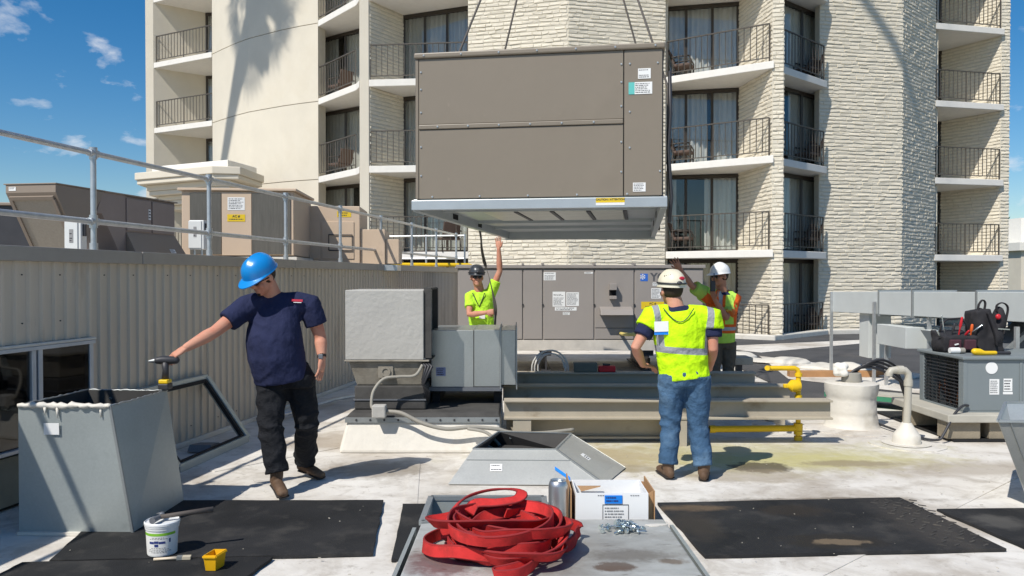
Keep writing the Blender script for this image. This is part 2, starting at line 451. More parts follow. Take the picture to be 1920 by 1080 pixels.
# lower roof deck (a finely divided, slightly uneven sheet near the camera)
mb = MB(); nx, ny = 90, 110
xs = np.linspace(-5.2, 15.0, nx); ys = np.linspace(-5, 19.5, ny)
P = np.array([(x, y, 0) for y in ys for x in xs]); h = noisev(P, 1.1, 3) * 0.0025
for q, z in zip(P, h): mb.v.append((q[0], q[1], z))
for j in range(ny - 1):
    for i in range(nx - 1): mb.f.append((j * nx + i, j * nx + i + 1, (j + 1) * nx + i + 1, (j + 1) * nx + i))
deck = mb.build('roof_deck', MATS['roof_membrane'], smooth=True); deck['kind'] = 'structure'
tagit(bx(-5.2, 30.0, -5, 34, -6.05, -0.06).build('lower_building_mass', MATS['stucco']), kind='structure')
# dark older roofing near the tower
tagit(MB().prism([(4.1, 12.6), (4.55, 10.6), (5.3, 9.6), (7.4, 8.6), (30, 8.4), (30, 30), (0.3, 30), (0.3, 21.8), (4.4, 20.2)], -0.01, 0.022).build('dark_roof', MATS['asphalt_roof']), kind='structure')
# raised roof behind the corrugated wall
tagit(MB().prism([(wall_x(-6) - 0.15, -6), (wall_x(21) - 0.15, 21), (-1.3, 22), (-9, 25.5), (-40, 30), (-40, -6)], -5.9, 1.80).build('upper_roof', MATS['upper_roof']), kind='structure')
# loose membrane sheets and patches on the deck
def patch(pts, name, z=0.012, mat='white_flashing', th=0.004):
    o = MB().prism(pts, z - th, z).build(name, MATS[mat]); o['kind'] = 'structure'; return o
def ring_pts(cx, cy, r, n=26, e=1.0, sd=0):
    rg = random.Random(sd)
    return [(cx + r * math.cos(2 * math.pi * i / n) * rg.uniform(0.96, 1.04), cy + r * e * math.sin(2 * math.pi * i / n) * rg.uniform(0.96, 1.04)) for i in range(n)]
patch(ring_pts(3.83, 9.0, 0.62, sd=1), 'membrane_patch', 0.009, 'roof_membrane', .012)
patch(ring_pts(3.97, 8.02, 0.36, sd=2), 'membrane_patch', 0.009, 'roof_membrane', .012)
patch(ring_pts(3.97, 8.02, 0.23, sd=4), 'membrane_patch', 0.019, 'white_flashing')
patch([(4.5, 13.0), (6.0, 11.1), (6.9, 13.3), (5.2, 16.8)], 'membrane_patch', 0.032, 'roof_membrane')
patch([(3.5, 10.5), (4.6, 10.2), (5.0, 12.2), (3.8, 12.6)], 'membrane_patch', 0.034, 'asphalt_roof')
patch([(4.6, 19.0), (9.6, 21.3), (9.8, 20.8), (5.5, 17.6)], 'membrane_patch', 0.028, 'roof_membrane')
# seams where sheets overlap
for (a, b) in (((-2.6, 6.9), (-0.2, 9.6)), ((1.6, 4.4), (5.2, 7.6)), ((-.6, 4.4), (-.9, 7.4))):
    d = (Vector(b) - Vector(a)).normalized(); nn = Vector((-d.y, d.x)) * 0.05
    patch([Vector(a) - nn, Vector(b) - nn, Vector(b) + nn, Vector(a) + nn], 'membrane_seam', 0.0065, 'roof_membrane', 0.008)

# ------------------------------------------------------------------ hotel tower
LV = [2.42 + 2.5 * k for k in range(-1, 5)]       # balcony floors, lowest at the roof deck
TOP = 15.2
hotel = thing('hotel_tower', 'cream hotel tower with rough painted brick, curved stucco wall and railed balconies', 'building', (2, 25, -0.06))
BRICKS = []        # (wall part, corners, depth key)
def brick_wall(name, a, b, z0, z1, side=1, th=0.25, course=0.112, seed=0, pick=0):
    """wall from plan a to b; bricks stand proud of the visible face (right-hand side walking a->b)"""
    wpart = MB().slab(a, b, z0, z1, th, side).build(name, MATS['mortar'], hotel)
    A = Vector((a[0], a[1])); B = Vector((b[0], b[1])); d = (B - A); L = d.length; d.normalize()
    nn = Vector((d.y, -d.x)) * (1 if side > 0 else -1)       # outward
    rg = random.Random(seed); row = 0; z = z0
    while z + course <= z1 + 0.01:
        x = -rg.uniform(0, 0.3)
        while x < L - 0.02:
            w_ = rg.uniform(0.18, 0.38); x0 = max(0, x); x1 = min(L, x + w_)
            if x1 - x0 > 0.05: BRICKS.append((wpart, A, d, nn, x0 + 0.003, x1 - 0.003, z + 0.006 + rg.uniform(0, .008), z + course - 0.006 - rg.uniform(0, .008), rg.uniform(0.010, 0.022), pick and 1.2 < z < 9.6, rg.random()))
            x += w_
        z += course; row += 1
    return wpart
def brick_geo(A, d, nn, x0, x1, z0, z1, pr, rg):
    def pt(x, z, o): q = A + d * x + nn * o; return (q.x, q.y, z)
    j = lambda s: rg.uniform(-s, s)
    i1 = 0.012
    return [pt(x0, z0, -0.01), pt(x1, z0, -0.01), pt(x1, z1, -0.01), pt(x0, z1, -0.01),
            pt(x0 + .006, z0 + .020 + j(.016), pr + j(.007)), pt(x1 - .006, z0 + .020 + j(.016), pr + j(.007)),
            pt(x1 - .006, z1 - .016 + j(.014), pr + j(.007)), pt(x0 + .006, z1 - .016 + j(.014), pr + j(.007))], \
           [(0, 1, 5, 4), (1, 2, 6, 5), (2, 3, 7, 6), (3, 0, 4, 7), (4, 5, 6, 7)]
ZB = -0.05
brick_wall('brick_wall', (-1.26, 23.0), (1.56, 22.3), ZB, TOP, seed=1)
brick_wall('brick_wall', (1.56, 22.3), (4.40, 23.0), ZB, TOP, seed=2)
brick_wall('brick_wall', (9.08, 23.7), (11.78, 24.2), ZB, TOP, seed=3, pick=1)
brick_wall('brick_wall', (11.78, 24.2), (13.73, 26.0), ZB, TOP, seed=4)
brick_wall('brick_wall', (6.62, 23.4), (6.92, 21.30), ZB, TOP, seed=5)            # inner face of the right-hand fin
brick_wall('brick_wall', (6.92, 21.30), (7.20, 21.25), ZB, TOP, seed=6)
brick_wall('brick_wall', (-4.14, 23.34), (-3.33, 24.6), ZB, TOP, seed=7)          # inner face of the left-hand fin
brick_wall('brick_wall', (15.24, 28.5), (16.28, 26.7), ZB, TOP, seed=8)
brick_wall('brick_wall', (16.28, 26.7), (16.58, 26.72), ZB, TOP, seed=9)
brick_wall('brick_wall', (7.20, 21.25), (7.75, 23.1), ZB, TOP, seed=10)
brick_wall('brick_wall', (16.58, 26.72), (17.2, 29.5), ZB, TOP, seed=11)
picks = sorted([i for i, q in enumerate(BRICKS) if q[9]], key=lambda i: BRICKS[i][10])[:300]
pset = set(picks); rest = {}; rgB = random.Random(5)
for i, q in enumerate(BRICKS):
    vs, fs = brick_geo(q[1], q[2], q[3], q[4], q[5], q[6], q[7], q[8], rgB)
    if i in pset: MB().add(vs, fs).build('brick', MATS['brick_paint'], q[0])
    else: rest.setdefault(q[0].name, (q[0], MB()))[1].add(vs, fs)
for wp, mb in rest.values(): mb.build('rough_brickwork', MATS['brick_paint'], wp, kind='stuff')

def plain_wall(name, a, b, z0=ZB, z1=TOP, th=0.25, side=1, mat='stucco'):
    return MB().slab(a, b, z0, z1, th, side).build(name, MATS[mat], hotel)
# curved stucco wall in floor-high panels, joints recessed
curve = [(-10.95, 29.3), (-10.30, 28.62), (-9.66, 27.98), (-9.01, 27.4), (-8.32, 26.93), (-7.6, 26.45), (-6.9, 26.05), (-6.22, 25.72)]
jz = [ZB] + [l - 0.09 for l in LV[1:]] + [TOP]
for k in range(len(jz) - 1):
    mb = MB()
    outer = curve; inner = [(x + 0.12, y + 0.28) for x, y in curve]
    mb.prism(outer + inner[::-1], jz[k] + 0.012, jz[k + 1] - 0.012)
    mb.build('stucco_panel', MATS['stucco'], hotel)
MB().prism([(x + 0.03, y + 0.06) for x, y in curve] + [(x + 0.16, y + 0.34) for x, y in curve[::-1]], ZB, TOP - 0.02).build('stucco_backing', MATS['mortar'], hotel)
plain_wall('stucco_return', (-10.95, 29.62), (-10.9, 33.0), side=-1)
plain_wall('stucco_return', (-6.18, 26.02), (-6.35, 27.2), side=1)
MB().prism([(-14.07, 30.8), (-13.77, 30.8), (-12.2, 32.0), (-12.6, 32.4)], ZB, TOP).build('fin_wall', MATS['stucco'], hotel)
MB().prism([(-4.43, 23.3), (-4.165, 23.3), (-3.50, 24.55), (-3.55, 25.6), (-4.55, 25.6)], ZB, TOP).build('fin_wall', MATS['stucco'], hotel)
for a, b in (((-1.20, 23.2), (-1.20, 24.0)), ((4.36, 23.2), (4.36, 24.1)), ((9.12, 23.95), (9.6, 24.9)), ((13.75, 26.2), (14.4, 28.75))):
    plain_wall('side_return', a, b, side=-1, th=0.15, mat='brick_paint')
# unseen sides and the roof keep the tower closed
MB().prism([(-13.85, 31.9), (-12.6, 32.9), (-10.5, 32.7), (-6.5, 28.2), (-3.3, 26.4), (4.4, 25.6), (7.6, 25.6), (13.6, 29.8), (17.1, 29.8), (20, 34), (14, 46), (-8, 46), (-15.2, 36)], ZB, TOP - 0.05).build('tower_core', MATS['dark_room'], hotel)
MB().prism([(-14.3, 30.6), (-10.9, 29.0), (-9, 27.1), (-6.2, 25.4), (-4.4, 23.0), (1.5, 22.0), (7.1, 20.9), (9.1, 23.3), (11.9, 23.9), (16.7, 26.5), (20.2, 34), (14, 46.2), (-8, 46.2), (-15.5, 36)], TOP, TOP + 0.5).build('tower_roof', MATS['white_trim'], hotel)

def railing(pts, z, parent=hotel):
    """pts: plan polyline; square bars"""
    mb = MB(); H = 1.02
    for a, b in zip(pts[:-1], pts[1:]):
        A = Vector((a[0], a[1], z)); B = Vector((b[0], b[1], z)); L = (B - A).length; up = Vector((0, 0, 1))
        mb.bar(A + up * H, B + up * H, 0.045, 0.03); mb.bar(A + up * 0.12, B + up * 0.12, 0.03, 0.025)
        k = max(2, int(L / 0.165))
        for i in range(k + 1):
            q = A.lerp(B, i / k); post = i in (0, k) or i == k // 2
            mb.bar(q + up * (0.0 if post else 0.12), q + up * H, 0.032 if post else 0.019, 0.032 if post else 0.019)
    return mb.build('railing', MATS['rail_metal'], parent)
def window(a, b, z, h, panes, seed=0, cover=1.0, gap=None):
    """sliding glass door from plan a to b: frame, panes, pleated curtain behind"""
    A = Vector((a[0], a[1], z)); B = Vector((b[0], b[1], z)); d = (B - A); L = d.length; d.normalize(); nn = Vector((d.y, -d.x, 0)); up = Vector((0, 0, 1))
    mb = MB()
    mb.bar(A + up * 0.04, B + up * 0.04, 0.09, 0.08); mb.bar(A + up * (h - 0.05), B + up * (h - 0.05), 0.09, 0.10)
    for i in range(panes + 1):
        q = A + d * (L * i / panes); q += d * (0.03 if i == 0 else (-0.03 if i == panes else 0))
        mb.bar(q + up * 0.08, q + up * (h - 0.1), 0.07, 0.06)
    fr = mb.build('window', MATS['bronze_frame'], hotel)
    for i in range(panes):
        p0 = A + d * (L * i / panes + 0.035) - nn * 0.01; p1 = A + d * (L * (i + 1) / panes - 0.035) - nn * 0.01
        MB().bar(p0 + up * (h / 2), p1 + up * (h / 2), 0.008, h - 0.2).build('pane', MATS['window_glass'], fr)
    rg = random.Random(seed); mb = MB(); x = 0.02; k = 0; vs = []
    cols = int((L + .75) / 0.035)
    for i in range(cols + 1):
        t = i / cols * (L + .75) - .3
        off = 0.15 + 0.05 * math.sin(t * 2 * math.pi / 0.16 + 0.6 * math.sin(t * 5 + seed)) + 0.012 * math.sin(t * 61)
        q = A + d * t - nn * off; vs += [q + up * 0.05, q + up * (h - 0.06)]
    fs = []
    for i in range(cols):
        t = i / cols
        if gap and gap[0] < t < gap[1]: continue
        fs.append((2 * i, 2 * i + 2, 2 * i + 3, 2 * i + 1))
    mb.add(vs, fs).build('curtain', MATS['curtain'], fr, smooth=True)
    return fr
SL = 0.2
rgw = random.Random(11)
for k, z in enumerate(LV):
    last = k == len(LV) - 1
    if k > 0:
        for nm, poly in (('left', [(-13.78, 30.82), (-10.97, 29.3), (-10.92, 32.0), (-12.22, 32.05)]),
                         ('m1', [(-6.24, 25.76), (-4.62, 23.75), (-4.45, 23.35), (-4.5, 25.7), (-6.4, 27.1)]),
                         ('m2', [(-4.16, 23.28), (-1.25, 22.98), (-1.25, 23.75), (-3.31, 24.65)]),
                         ('a', [(4.42, 22.96), (6.93, 21.22), (6.64, 23.45), (4.42, 23.95)]),
                         ('b', [(7.18, 21.60), (9.22, 23.45), (9.14, 23.8), (9.5, 24.7), (7.73, 23.2)]),
                         ('c', [(13.72, 25.96), (16.32, 26.58), (15.25, 28.6), (14.4, 28.6)])):
            MB().prism(poly, z - SL, z).build('balcony_slab', MATS['soffit'], hotel, bevel=0.012)
    if last: continue
    H = 2.28
    if k >= 1:
        railing([(-13.68, 30.86), (-11.0, 29.44)], z)
        window((-12.2, 32.0), (-10.95, 31.9), z, H, 1, seed=k)
    window((-6.42, 27.05), (-4.52, 25.65), z, H, 2, seed=k + 10, gap=((.5, .62), (0.55, 0.8), None, (.3, .42), None)[k])
    window((-3.34, 24.66), (-1.25, 23.78), z, H, 3, seed=k + 20, gap=(None, None, (.62, .7), None, (.3, .36))[k])
    window((4.42, 23.92), (6.62, 23.42), z, H, 3, seed=k + 30, gap=(None, (0.25, 0.52), (.55, .6), None, (.2, .3))[k])
    window((7.76, 23.15), (9.5, 24.65), z, H, 2, seed=k + 40, gap=(None, (.1, .2), (.1, .28), (.1, .22), None)[k])
    window((14.42, 28.55), (15.25, 28.5), z, H, 1, seed=k + 50)
    if k >= 1: railing([(-6.22, 25.84), (-4.66, 23.88)], z)
    railing([(-4.12, 23.36), (-1.28, 23.06)], z)
    railing([(4.46, 23.04), (6.86, 21.38)], z)
    railing([(7.24, 21.72), (9.12, 23.46)], z)
    if k >= 1: railing([(13.78, 26.06), (16.22, 26.66)], z)
# white flashing at the foot of the tower
for a, b in (((4.4, 22.7), (6.9, 20.95)), ((6.9, 20.95), (9.2, 23.2)), ((9.2, 23.2), (11.85, 23.8)), ((-1.2, 22.7), (1.56, 22.0)), ((1.56, 22.0), (4.4, 22.7))):
    MB().slab(a, b, 0.0, 0.16, 0.28, 1).build('base_flashing', MATS['white_flashing'], hotel, bevel=0.03)

# patio chairs on the balconies
def chair(x, y, z, rz, label):
    t = thing('patio_chair', label, 'chair', (x, y, z), rz, 'patio chairs on the balconies')
    MB().hexa([(-.27, -.27, .36), (.27, -.27, .36), (.27, .25, .34), (-.27, .25, .34), (-.27, -.27, .44), (.27, -.27, .44), (.27, .25, .42), (-.27, .25, .42)]).build('seat', MATS['brown_chair'], t, bevel=0.02)
    MB().hexa([(-.27, .20, .42), (.27, .20, .42), (.27, .27, .42), (-.27, .27, .42), (-.25, .36, .86), (.25, .36, .86), (.25, .42, .86), (-.25, .42, .86)]).build('backrest', MATS['brown_chair'], t, bevel=0.02)
    for s in (-1, 1):
        MB().tube([(s * .29, -.25, 0), (s * .29, -.27, .5), (s * .29, -.2, .63), (s * .29, .2, .62), (s * .28, .33, .6)], 0.022, 8).build('armrest', MATS['bronze_frame'], t, smooth=True)
        MB().tube([(s * .27, .30, 0), (s * .27, .24, .4)], 0.02, 8).build('leg', MATS['bronze_frame'], t, smooth=True)
nmA = {1: 'balcony above the orange vest worker\'s raised hand', 2: 'balcony right of the hanging unit\'s lower half', 3: 'balcony right of the hanging unit\'s top corner'}
for k, z in enumerate(LV[:5]):
    if k in nmA: chair(4.98, 23.35, z, R(70), 'brown patio chair on the ' + nmA[k])
nmB = {0: 'lowest', 1: 'second lowest', 2: 'third lowest', 3: 'fourth lowest'}
for k in nmB: chair(8.75, 23.72, LV[k], R(-60), 'brown patio chair on the %s narrow balcony beside the broad brick face' % nmB[k])
chair(-5.55, 25.85, LV[2], R(-130), 'brown patio chair on the upper narrow balcony beside the stucco wall')
chair(-5.55, 25.85, LV[3], R(-130), 'brown patio chair on the topmost railed narrow balcony beside stucco wall')
chair(-1.85, 23.42, LV[1], R(200), 'dark patio chair behind railing beyond the end of the guardrail')

# stepped stucco cornice of the entrance pavilion in front of the tower
pav = thing('entrance_pavilion', 'low beige pavilion with a broad stepped cornice in front of the tower', 'building', (-9.3, 24.0, 1.8))
def step(poly, z0, z1, name): MB().prism(poly, z0, z1).build(name, MATS['stucco'], pav, bevel=0.02)
def pvpoly(o): return [(-11.55 - o * .9, 24.5 - o * .6), (-8.6 + o * .1, 22.95 - o), (-7.85 + o, 23.15 - o * .4), (-7.8 + o, 25.2), (-10.6, 28.6), (-11.9 - o, 27.0)]
for i, (o, z0, z1) in enumerate(((0.0, 4.66, 4.88), (-0.06, 4.52, 4.66), (-0.32, 4.34, 4.52), (-0.38, 4.20, 4.34), (-0.62, 4.06, 4.20), (-0.68, 3.92, 4.06), (-0.90, 3.78, 3.92))):
    step(pvpoly(o), z0, z1 - 0.002, 'cornice_step')
MB().prism([(-11.2, 24.9), (-8.3, 23.4), (-8.0, 25.1), (-10.6, 28.0)], 4.88, 5.12).build('cap', MATS['white_trim'], pav, bevel=0.02)
MB().prism(pvpoly(-1.5), 3.55, 3.78).build('wall', MATS['stucco'], pav)
for x, y in ((-7.6, 24.2), (-10.4, 26.4)): bx(x - .35, x + .35, y, y + .8, 1.80, 3.55).build('pier', MATS['stucco'], pav)
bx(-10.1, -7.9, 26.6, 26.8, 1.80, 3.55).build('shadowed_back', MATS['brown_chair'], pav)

# far right: white low building and trees
fb = thing('distant_building', 'white flat roofed building beyond the right side of the tower', 'building', (48, 62, -6))
bx(38.2, 60, 60, 80, -6, 3.7).build('wall', MATS['stucco'], fb)
bx(37.9, 60.3, 59.7, 80, 3.7, 4.3).build('parapet', MATS['white_trim'], fb)
bx(38.0, 60, 58.6, 59.95, -6, 0.6).build('dark_base', M('far_grey', srgb(110, 110, 112), 0.8), fb)
bx(38.6, 41.0, 58.9, 59.7, 0.62, 1.9).build('roof_cabinet', M('far_white', srgb(210, 212, 214), 0.7), fb)
bx(42.0, 60, 66, 80, 4.3, 6.6).build('upper_storey', MATS['white_trim'], fb)
M('leaf', (0.045, 0.085, 0.022), 0.6, var=0.5, scale=0.6, spec=0.3)
M('leaf_pale', (0.08, 0.12, 0.03), 0.6, var=0.4, scale=0.6, spec=0.3)
M('bark', (0.09, 0.065, 0.045), 0.9, var=0.3)
def tree(x, y, z, h, r, label, n=2600, seed=0, mat='leaf'):
    t = thing('tree', label, 'tree', (x, y, z)); rg = random.Random(seed)
    MB().tube([(x, y, z), (x + .2, y, z + h * .3), (x, y + .2, z + h * .75)], [.45, .34, .1], 8).build('trunk', MATS['bark'], t, smooth=True)
    for a in range(5):
        an = a * 1.26 + rg.random(); MB().tube([(x + .1, y, z + h * (.3 + .07 * a)), (x + math.cos(an) * r * .6, y + math.sin(an) * r * .6, z + h * (.55 + .07 * a))], [.16, .04], 6).build('limb', MATS['bark'], t, smooth=True)
    mb = MB(); cl = [(rg.uniform(-.7, .7) * r, rg.uniform(-.7, .7) * r, h * rg.uniform(.42, .92), rg.uniform(.25, .5) * r) for _ in range(26)]
    for i in range(n):
        c = rg.choice(cl); v = Vector((rg.gauss(0, 1), rg.gauss(0, 1), rg.gauss(0, 1))).normalized() * c[3] * rg.uniform(.55, 1.05)
        p = Vector((x + c[0], y + c[1], z + c[2])) + v; s = rg.uniform(.22, .5)
        a = Vector((rg.gauss(0, 1), rg.gauss(0, 1), rg.gauss(0, 1))).normalized(); b = a.cross(v).normalized()
        mb.add([p - a * s, p + b * s * .5, p + a * s, p - b * s * .5], [(0, 1, 2, 3)])
    mb.build('crown', MATS[mat], t, kind='stuff')
tree(63.6, 102, -6, 15.6, 4.6, 'dark green tree behind the white building at right edge', seed=1)
tree(70.5, 108, -6, 14, 5.0, 'paler green tree further right behind the white building', seed=2, mat='leaf_pale')

# tall fan palm standing left of the roof, out of the frame; its shadow falls on the stucco wall
PB = Vector((-22.3, 19.6, -6.0))
palm = thing('palm_tree', 'tall fan palm left of the roof, known by its shadow on the stucco wall', 'tree', PB)
tp = [PB, Vector((-21.2, 18.9, 8)), Vector((-20.2, 18.2, 16)), Vector((-19.5, 17.7, 22.2)), Vector((-18.5, 16.85, 25.4)), Vector((-17.6, 16.05, 27.7))]
MB().tube(tp, [.36, .3, .24, .21, .2, .2], 10).build('trunk', MATS['bark'], palm, smooth=True)
hd = tp[-1]; rg = random.Random(3)
mb = MB()
mb.tube([tp[3], tp[4], tp[5]], [.22, .36, .55], 12)
for i in range(34):     # hanging dead skirt
    an = rg.uniform(0, 6.28); L = rg.uniform(.4, 1.0); z0 = rg.uniform(-.2, 0.6)
    a = hd + Vector((math.cos(an) * .3, math.sin(an) * .3, z0)); b = a + Vector((math.cos(an) * .9 + .25, math.sin(an) * .6, -L)); s = Vector((-math.sin(an), math.cos(an), 0)) * rg.uniform(.16, .3)
    mb.add([a - s * .4, a + s * .4, b + s, b + Vector((0, 0, -.35)), b - s], [(0, 1, 2, 3, 4)])
mb.build('dead_frond_skirt', M('dry_frond', (0.2, 0.15, 0.08), 0.9), palm, kind='stuff')
for i in range(15):
    an = i * 2.4; el = R(rg.uniform(-20, 65)); L = rg.uniform(.9, 1.3); d = Vector((math.cos(an) * math.cos(el), math.sin(an) * math.cos(el), math.sin(el)))
    a = hd + d * 0.2; b = hd + d * L; sd_ = d.cross(Vector((0, 0, 1))).normalized(); u = sd_.cross(d)
    mb = MB().tube([a, b], [.03, .02], 5)
    for j in range(11):
        ph = R(-80 + 16 * j); tip = b + (d * math.cos(ph) + sd_ * math.sin(ph)) * rg.uniform(.8, 1.15) - Vector((0, 0, .25)); w2 = (sd_ * math.cos(ph) - d * math.sin(ph)) * .06
        mb.add([b, b.lerp(tip, .6) + w2, tip, b.lerp(tip, .6) - w2], [(0, 1, 2, 3)])
    mb.build('frond', MATS['leaf'], palm)
# ------------------------------------------------------------------ corrugated wall with window
M('siding', srgb(203, 190, 172), 0.5, 0.1, var=0.07, scale=2.2, stretch=(1, 1, 0.25), grime=srgb(130, 112, 94), gscale=2.2, gthr=(0.55, 0.8), orand=.14)
M('coping_metal', srgb(158, 152, 144), 0.45, 0.15, var=0.06)
M('alu_frame', srgb(184, 190, 198), 0.4, 0.5, var=0.1)
cw = thing('corrugated_wall', 'tall tan ribbed metal wall running along the left side of the roof', 'wall', (wall_x(10), 10, 0))
wd = Vector((0.167, 1.0)).normalized(); wn = Vector((wd.y, -wd.x))          # along, outward (towards the deck)
W0 = Vector((wall_x(3.4), 3.4))
def wp(s, o=0.0, z=0.0): q = W0 + wd * s + wn * o; return (q.x, q.y, z)
def s_of(y): return (y - 3.4) / wd.y
PITCH = 0.13; PW = PITCH * 7; WZ = 1.80
wy1 = s_of(6.62); wy0 = wy1 - 2 * PW                 # window opening along the wall
Lw = s_of(20.2)
def siding_panel(s0, n, z0, z1):
    pr = []
    for i in range(n):
        b = s0 + i * PITCH
        pr += [(b, 0.0), (b + .084, 0.0), (b + .094, .020), (b + .120, .020)]
    pr.append((s0 + n * PITCH, 0.0))
    mb = MB()
    for (s, o) in pr: mb.v += [wp(s, o, z0), wp(s, o, z1)]
    for i in range(len(pr) - 1): mb.f.append((2 * i, 2 * i + 2, 2 * i + 3, 2 * i + 1))
    pn = mb.build('siding_panel', MATS['siding'], cw)
    fm = MB()
    for zf in (z0 + .15, z1 - .10):
        for i in (1, 4): q = Vector(wp(s0 + i * PITCH + .042, .001, zf)); fm.add(*(lambda b: (b.v, b.f))(MB().tube([q, q + Vector((wn.x, wn.y, 0)) * .006], .006, 6)))
    fm.build('fasteners', MATS['dark_metal'], pn, kind='stuff')
s = wy1 - 4 * PW
while s < Lw:
    if s + PW > wy0 + .01 and s < wy1 - .01: siding_panel(s, 7, 1.19, WZ)
    else: siding_panel(s, 7, 0.03, WZ)
    s += PW
def wslab(s0, s1, o0, o1, z0, z1):
    return MB().hexa([wp(s0, o1, z0), wp(s1, o1, z0), wp(s1, o0, z0), wp(s0, o0, z0), wp(s0, o1, z1), wp(s1, o1, z1), wp(s1, o0, z1), wp(s0, o0, z1)])
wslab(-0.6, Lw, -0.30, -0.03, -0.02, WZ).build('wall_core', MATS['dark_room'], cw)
cs = [-0.6, s_of(7.25), s_of(10.4), s_of(13.6), s_of(16.8), Lw + .1]
for a, b in zip(cs[:-1], cs[1:]): wslab(a, b - 0.008, -0.34, 0.05, WZ - 0.0, WZ + 0.11).build('coping', MATS['coping_metal'], cw, bevel=0.006)
wslab(s_of(6.72), Lw, 0.002, 0.045, 0.0, 0.05).build('base_strip', MATS['white_flashing'], cw, bevel=0.01)
# window: panel below, frame, two sliding panes
fr = MB()
for a in ((wy0, wy1, 1.135, 1.165), (wy0, wy1, 0.40, 0.43)):
    q = wslab(a[0], a[1], -0.02, 0.05, a[2], a[3]); fr.add(q.v, q.f)
for sm in (wy0 + .03, s_of(5.97), s_of(6.035), wy1 - .03):
    q = wslab(sm - .022, sm + .022, -0.015, 0.035, 0.43, 1.135); fr.add(q.v, q.f)
wf = fr.build('window', MATS['alu_frame'], cw, bevel=0.004)
wslab(wy0 + .06, s_of(5.95), 0.008, 0.014, 0.43, 1.135).build('pane', MATS['dark_glass'], wf)
wslab(s_of(6.06), wy1 - .06, 0.020, 0.026, 0.43, 1.135).build('pane', MATS['dark_glass'], wf)
wslab(wy0 - .02, wy1 + .01, 0.0, 0.05, 1.166, 1.188).build('drip_flashing', MATS['white_flashing'], wf, bevel=0.006)
wslab(wy0, wy1, -0.02, 0.012, 0.03, 0.38).build('sill_panel', M('tan_panel', srgb(150, 146, 128), 0.6), cw)

# ------------------------------------------------------------------ galvanised guardrail on the wall
gr = thing('guardrail', 'galvanised pipe guardrail standing on top of the corrugated wall', 'railing', wp(s_of(10), -0.14, 1.91))
def gp(y, z): return Vector(wp(s_of(y), -0.14, z))
ZR, ZM, ZC = 2.745, 2.16, 1.905
MB().tube([gp(2.6, ZR), gp(20.0, ZR)], 0.024, 12).build('top_rail', MATS['galv_pipe'], gr, smooth='auto')
MB().tube([gp(2.6, ZM), gp(20.0, ZM)], 0.024, 12).build('mid_rail', MATS['galv_pipe'], gr, smooth='auto')
for y in (4.7, 6.85, 8.67, 10.52, 12.4, 14.3, 16.2, 18.1, 20.0):
    pm = MB().tube([gp(y, ZC), gp(y, ZR)], 0.024, 12).build('post', MATS['galv_pipe'], gr, smooth='auto')
    for z, hh in ((ZR, .05), (ZM, .055), (ZC + .035, .035)):
        a = gp(y, z); mb = MB()
        mb.lathe(a - Vector((0, 0, hh)), [(.033, 0), (.034, hh * 2)], 12)
        if z != ZC + .035: mb.tube([a - Vector((wd.x, wd.y, 0)) * .055, a + Vector((wd.x, wd.y, 0)) * .055], .033, 12)
        mb.build('fitting', MATS['galv_pipe'], pm, smooth='auto')
gr2 = thing('guardrail', 'short galvanised railing crossing behind the far end of the guardrail', 'railing', (-2.2, 20.6, 1.8))
for z in (2.74, 2.16): MB().tube([(-3.25, 20.7, z), (-1.2, 20.3, z)], 0.024, 10).build('rail', MATS['galv_pipe'], gr2, smooth='auto')
for x in (-3.25, -2.2, -1.2): MB().tube([(x, 20.7 - (x + 3.25) * .195, 1.8), (x, 20.7 - (x + 3.25) * .195, 2.78)], 0.024, 10).build('post', MATS['galv_pipe'], gr2, smooth='auto')

# ------------------------------------------------------------------ rooftop units behind the guardrail
M('hood_brown', srgb(140, 127, 114), 0.5, var=0.05, scale=1.0)
M('beige_unit', srgb(200, 178, 154), 0.6, var=0.05, scale=1.5, grime=srgb(150, 130, 110), gscale=1.2, gthr=(0.6, 0.85))
M('coil_grey', srgb(94, 92, 86), 0.8, var=0.15, scale=30, bump=0.003, bscale=160, stretch=(1, 1, 0.08))
X = Vector((1, 0, 0)); Z = Vector((0, 0, 1)); Y = Vector((0, 1, 0))
u1 = thing('rooftop_unit', 'brown rooftop air unit with flared intake hoods at the far left', 'air conditioner', (-5.13, 9.0, 1.8), -math.atan(.167), local=True)
M('hood_dark', srgb(146, 132, 124), 0.5, var=0.05)
def yz_prism(poly, x0, x1):
    """profile in local Y-Z extruded across X"""
    k = len(poly); ar = sum(poly[i][0] * poly[(i + 1) % k][1] - poly[(i + 1) % k][0] * poly[i][1] for i in range(k))
    if ar < 0: poly = poly[::-1]
    vs = [(x1, y, z) for y, z in poly] + [(x0, y, z) for y, z in poly]
    return MB().add(vs, [tuple(range(k)), tuple(range(2 * k - 1, k - 1, -1))] + [((i + 1) % k, i, i + k, (i + 1) % k + k) for i in range(k)])
h = yz_prism([(0, .93), (.82, .93), (.62, .62), (.46, .14), (.42, .14), (0, .84)], -.64, 0).build('intake_hood', MATS['hood_brown'], u1, bevel=0.006)
q0, q1 = Vector((0, 0, .84)), Vector((0, .42, .14)); nrm = Vector((0, -.70, -.42)).normalized()
MB().add([Vector((x, 0, 0)) + q0.lerp(q1, f) + nrm * .012 for x, f in ((-.57, .1), (-.07, .1), (-.07, .93), (-.57, .93))], [(3, 2, 1, 0)]).build('filter_mesh', M('filter_grey', srgb(150, 142, 130), .7, var=.08, scale=40), h)
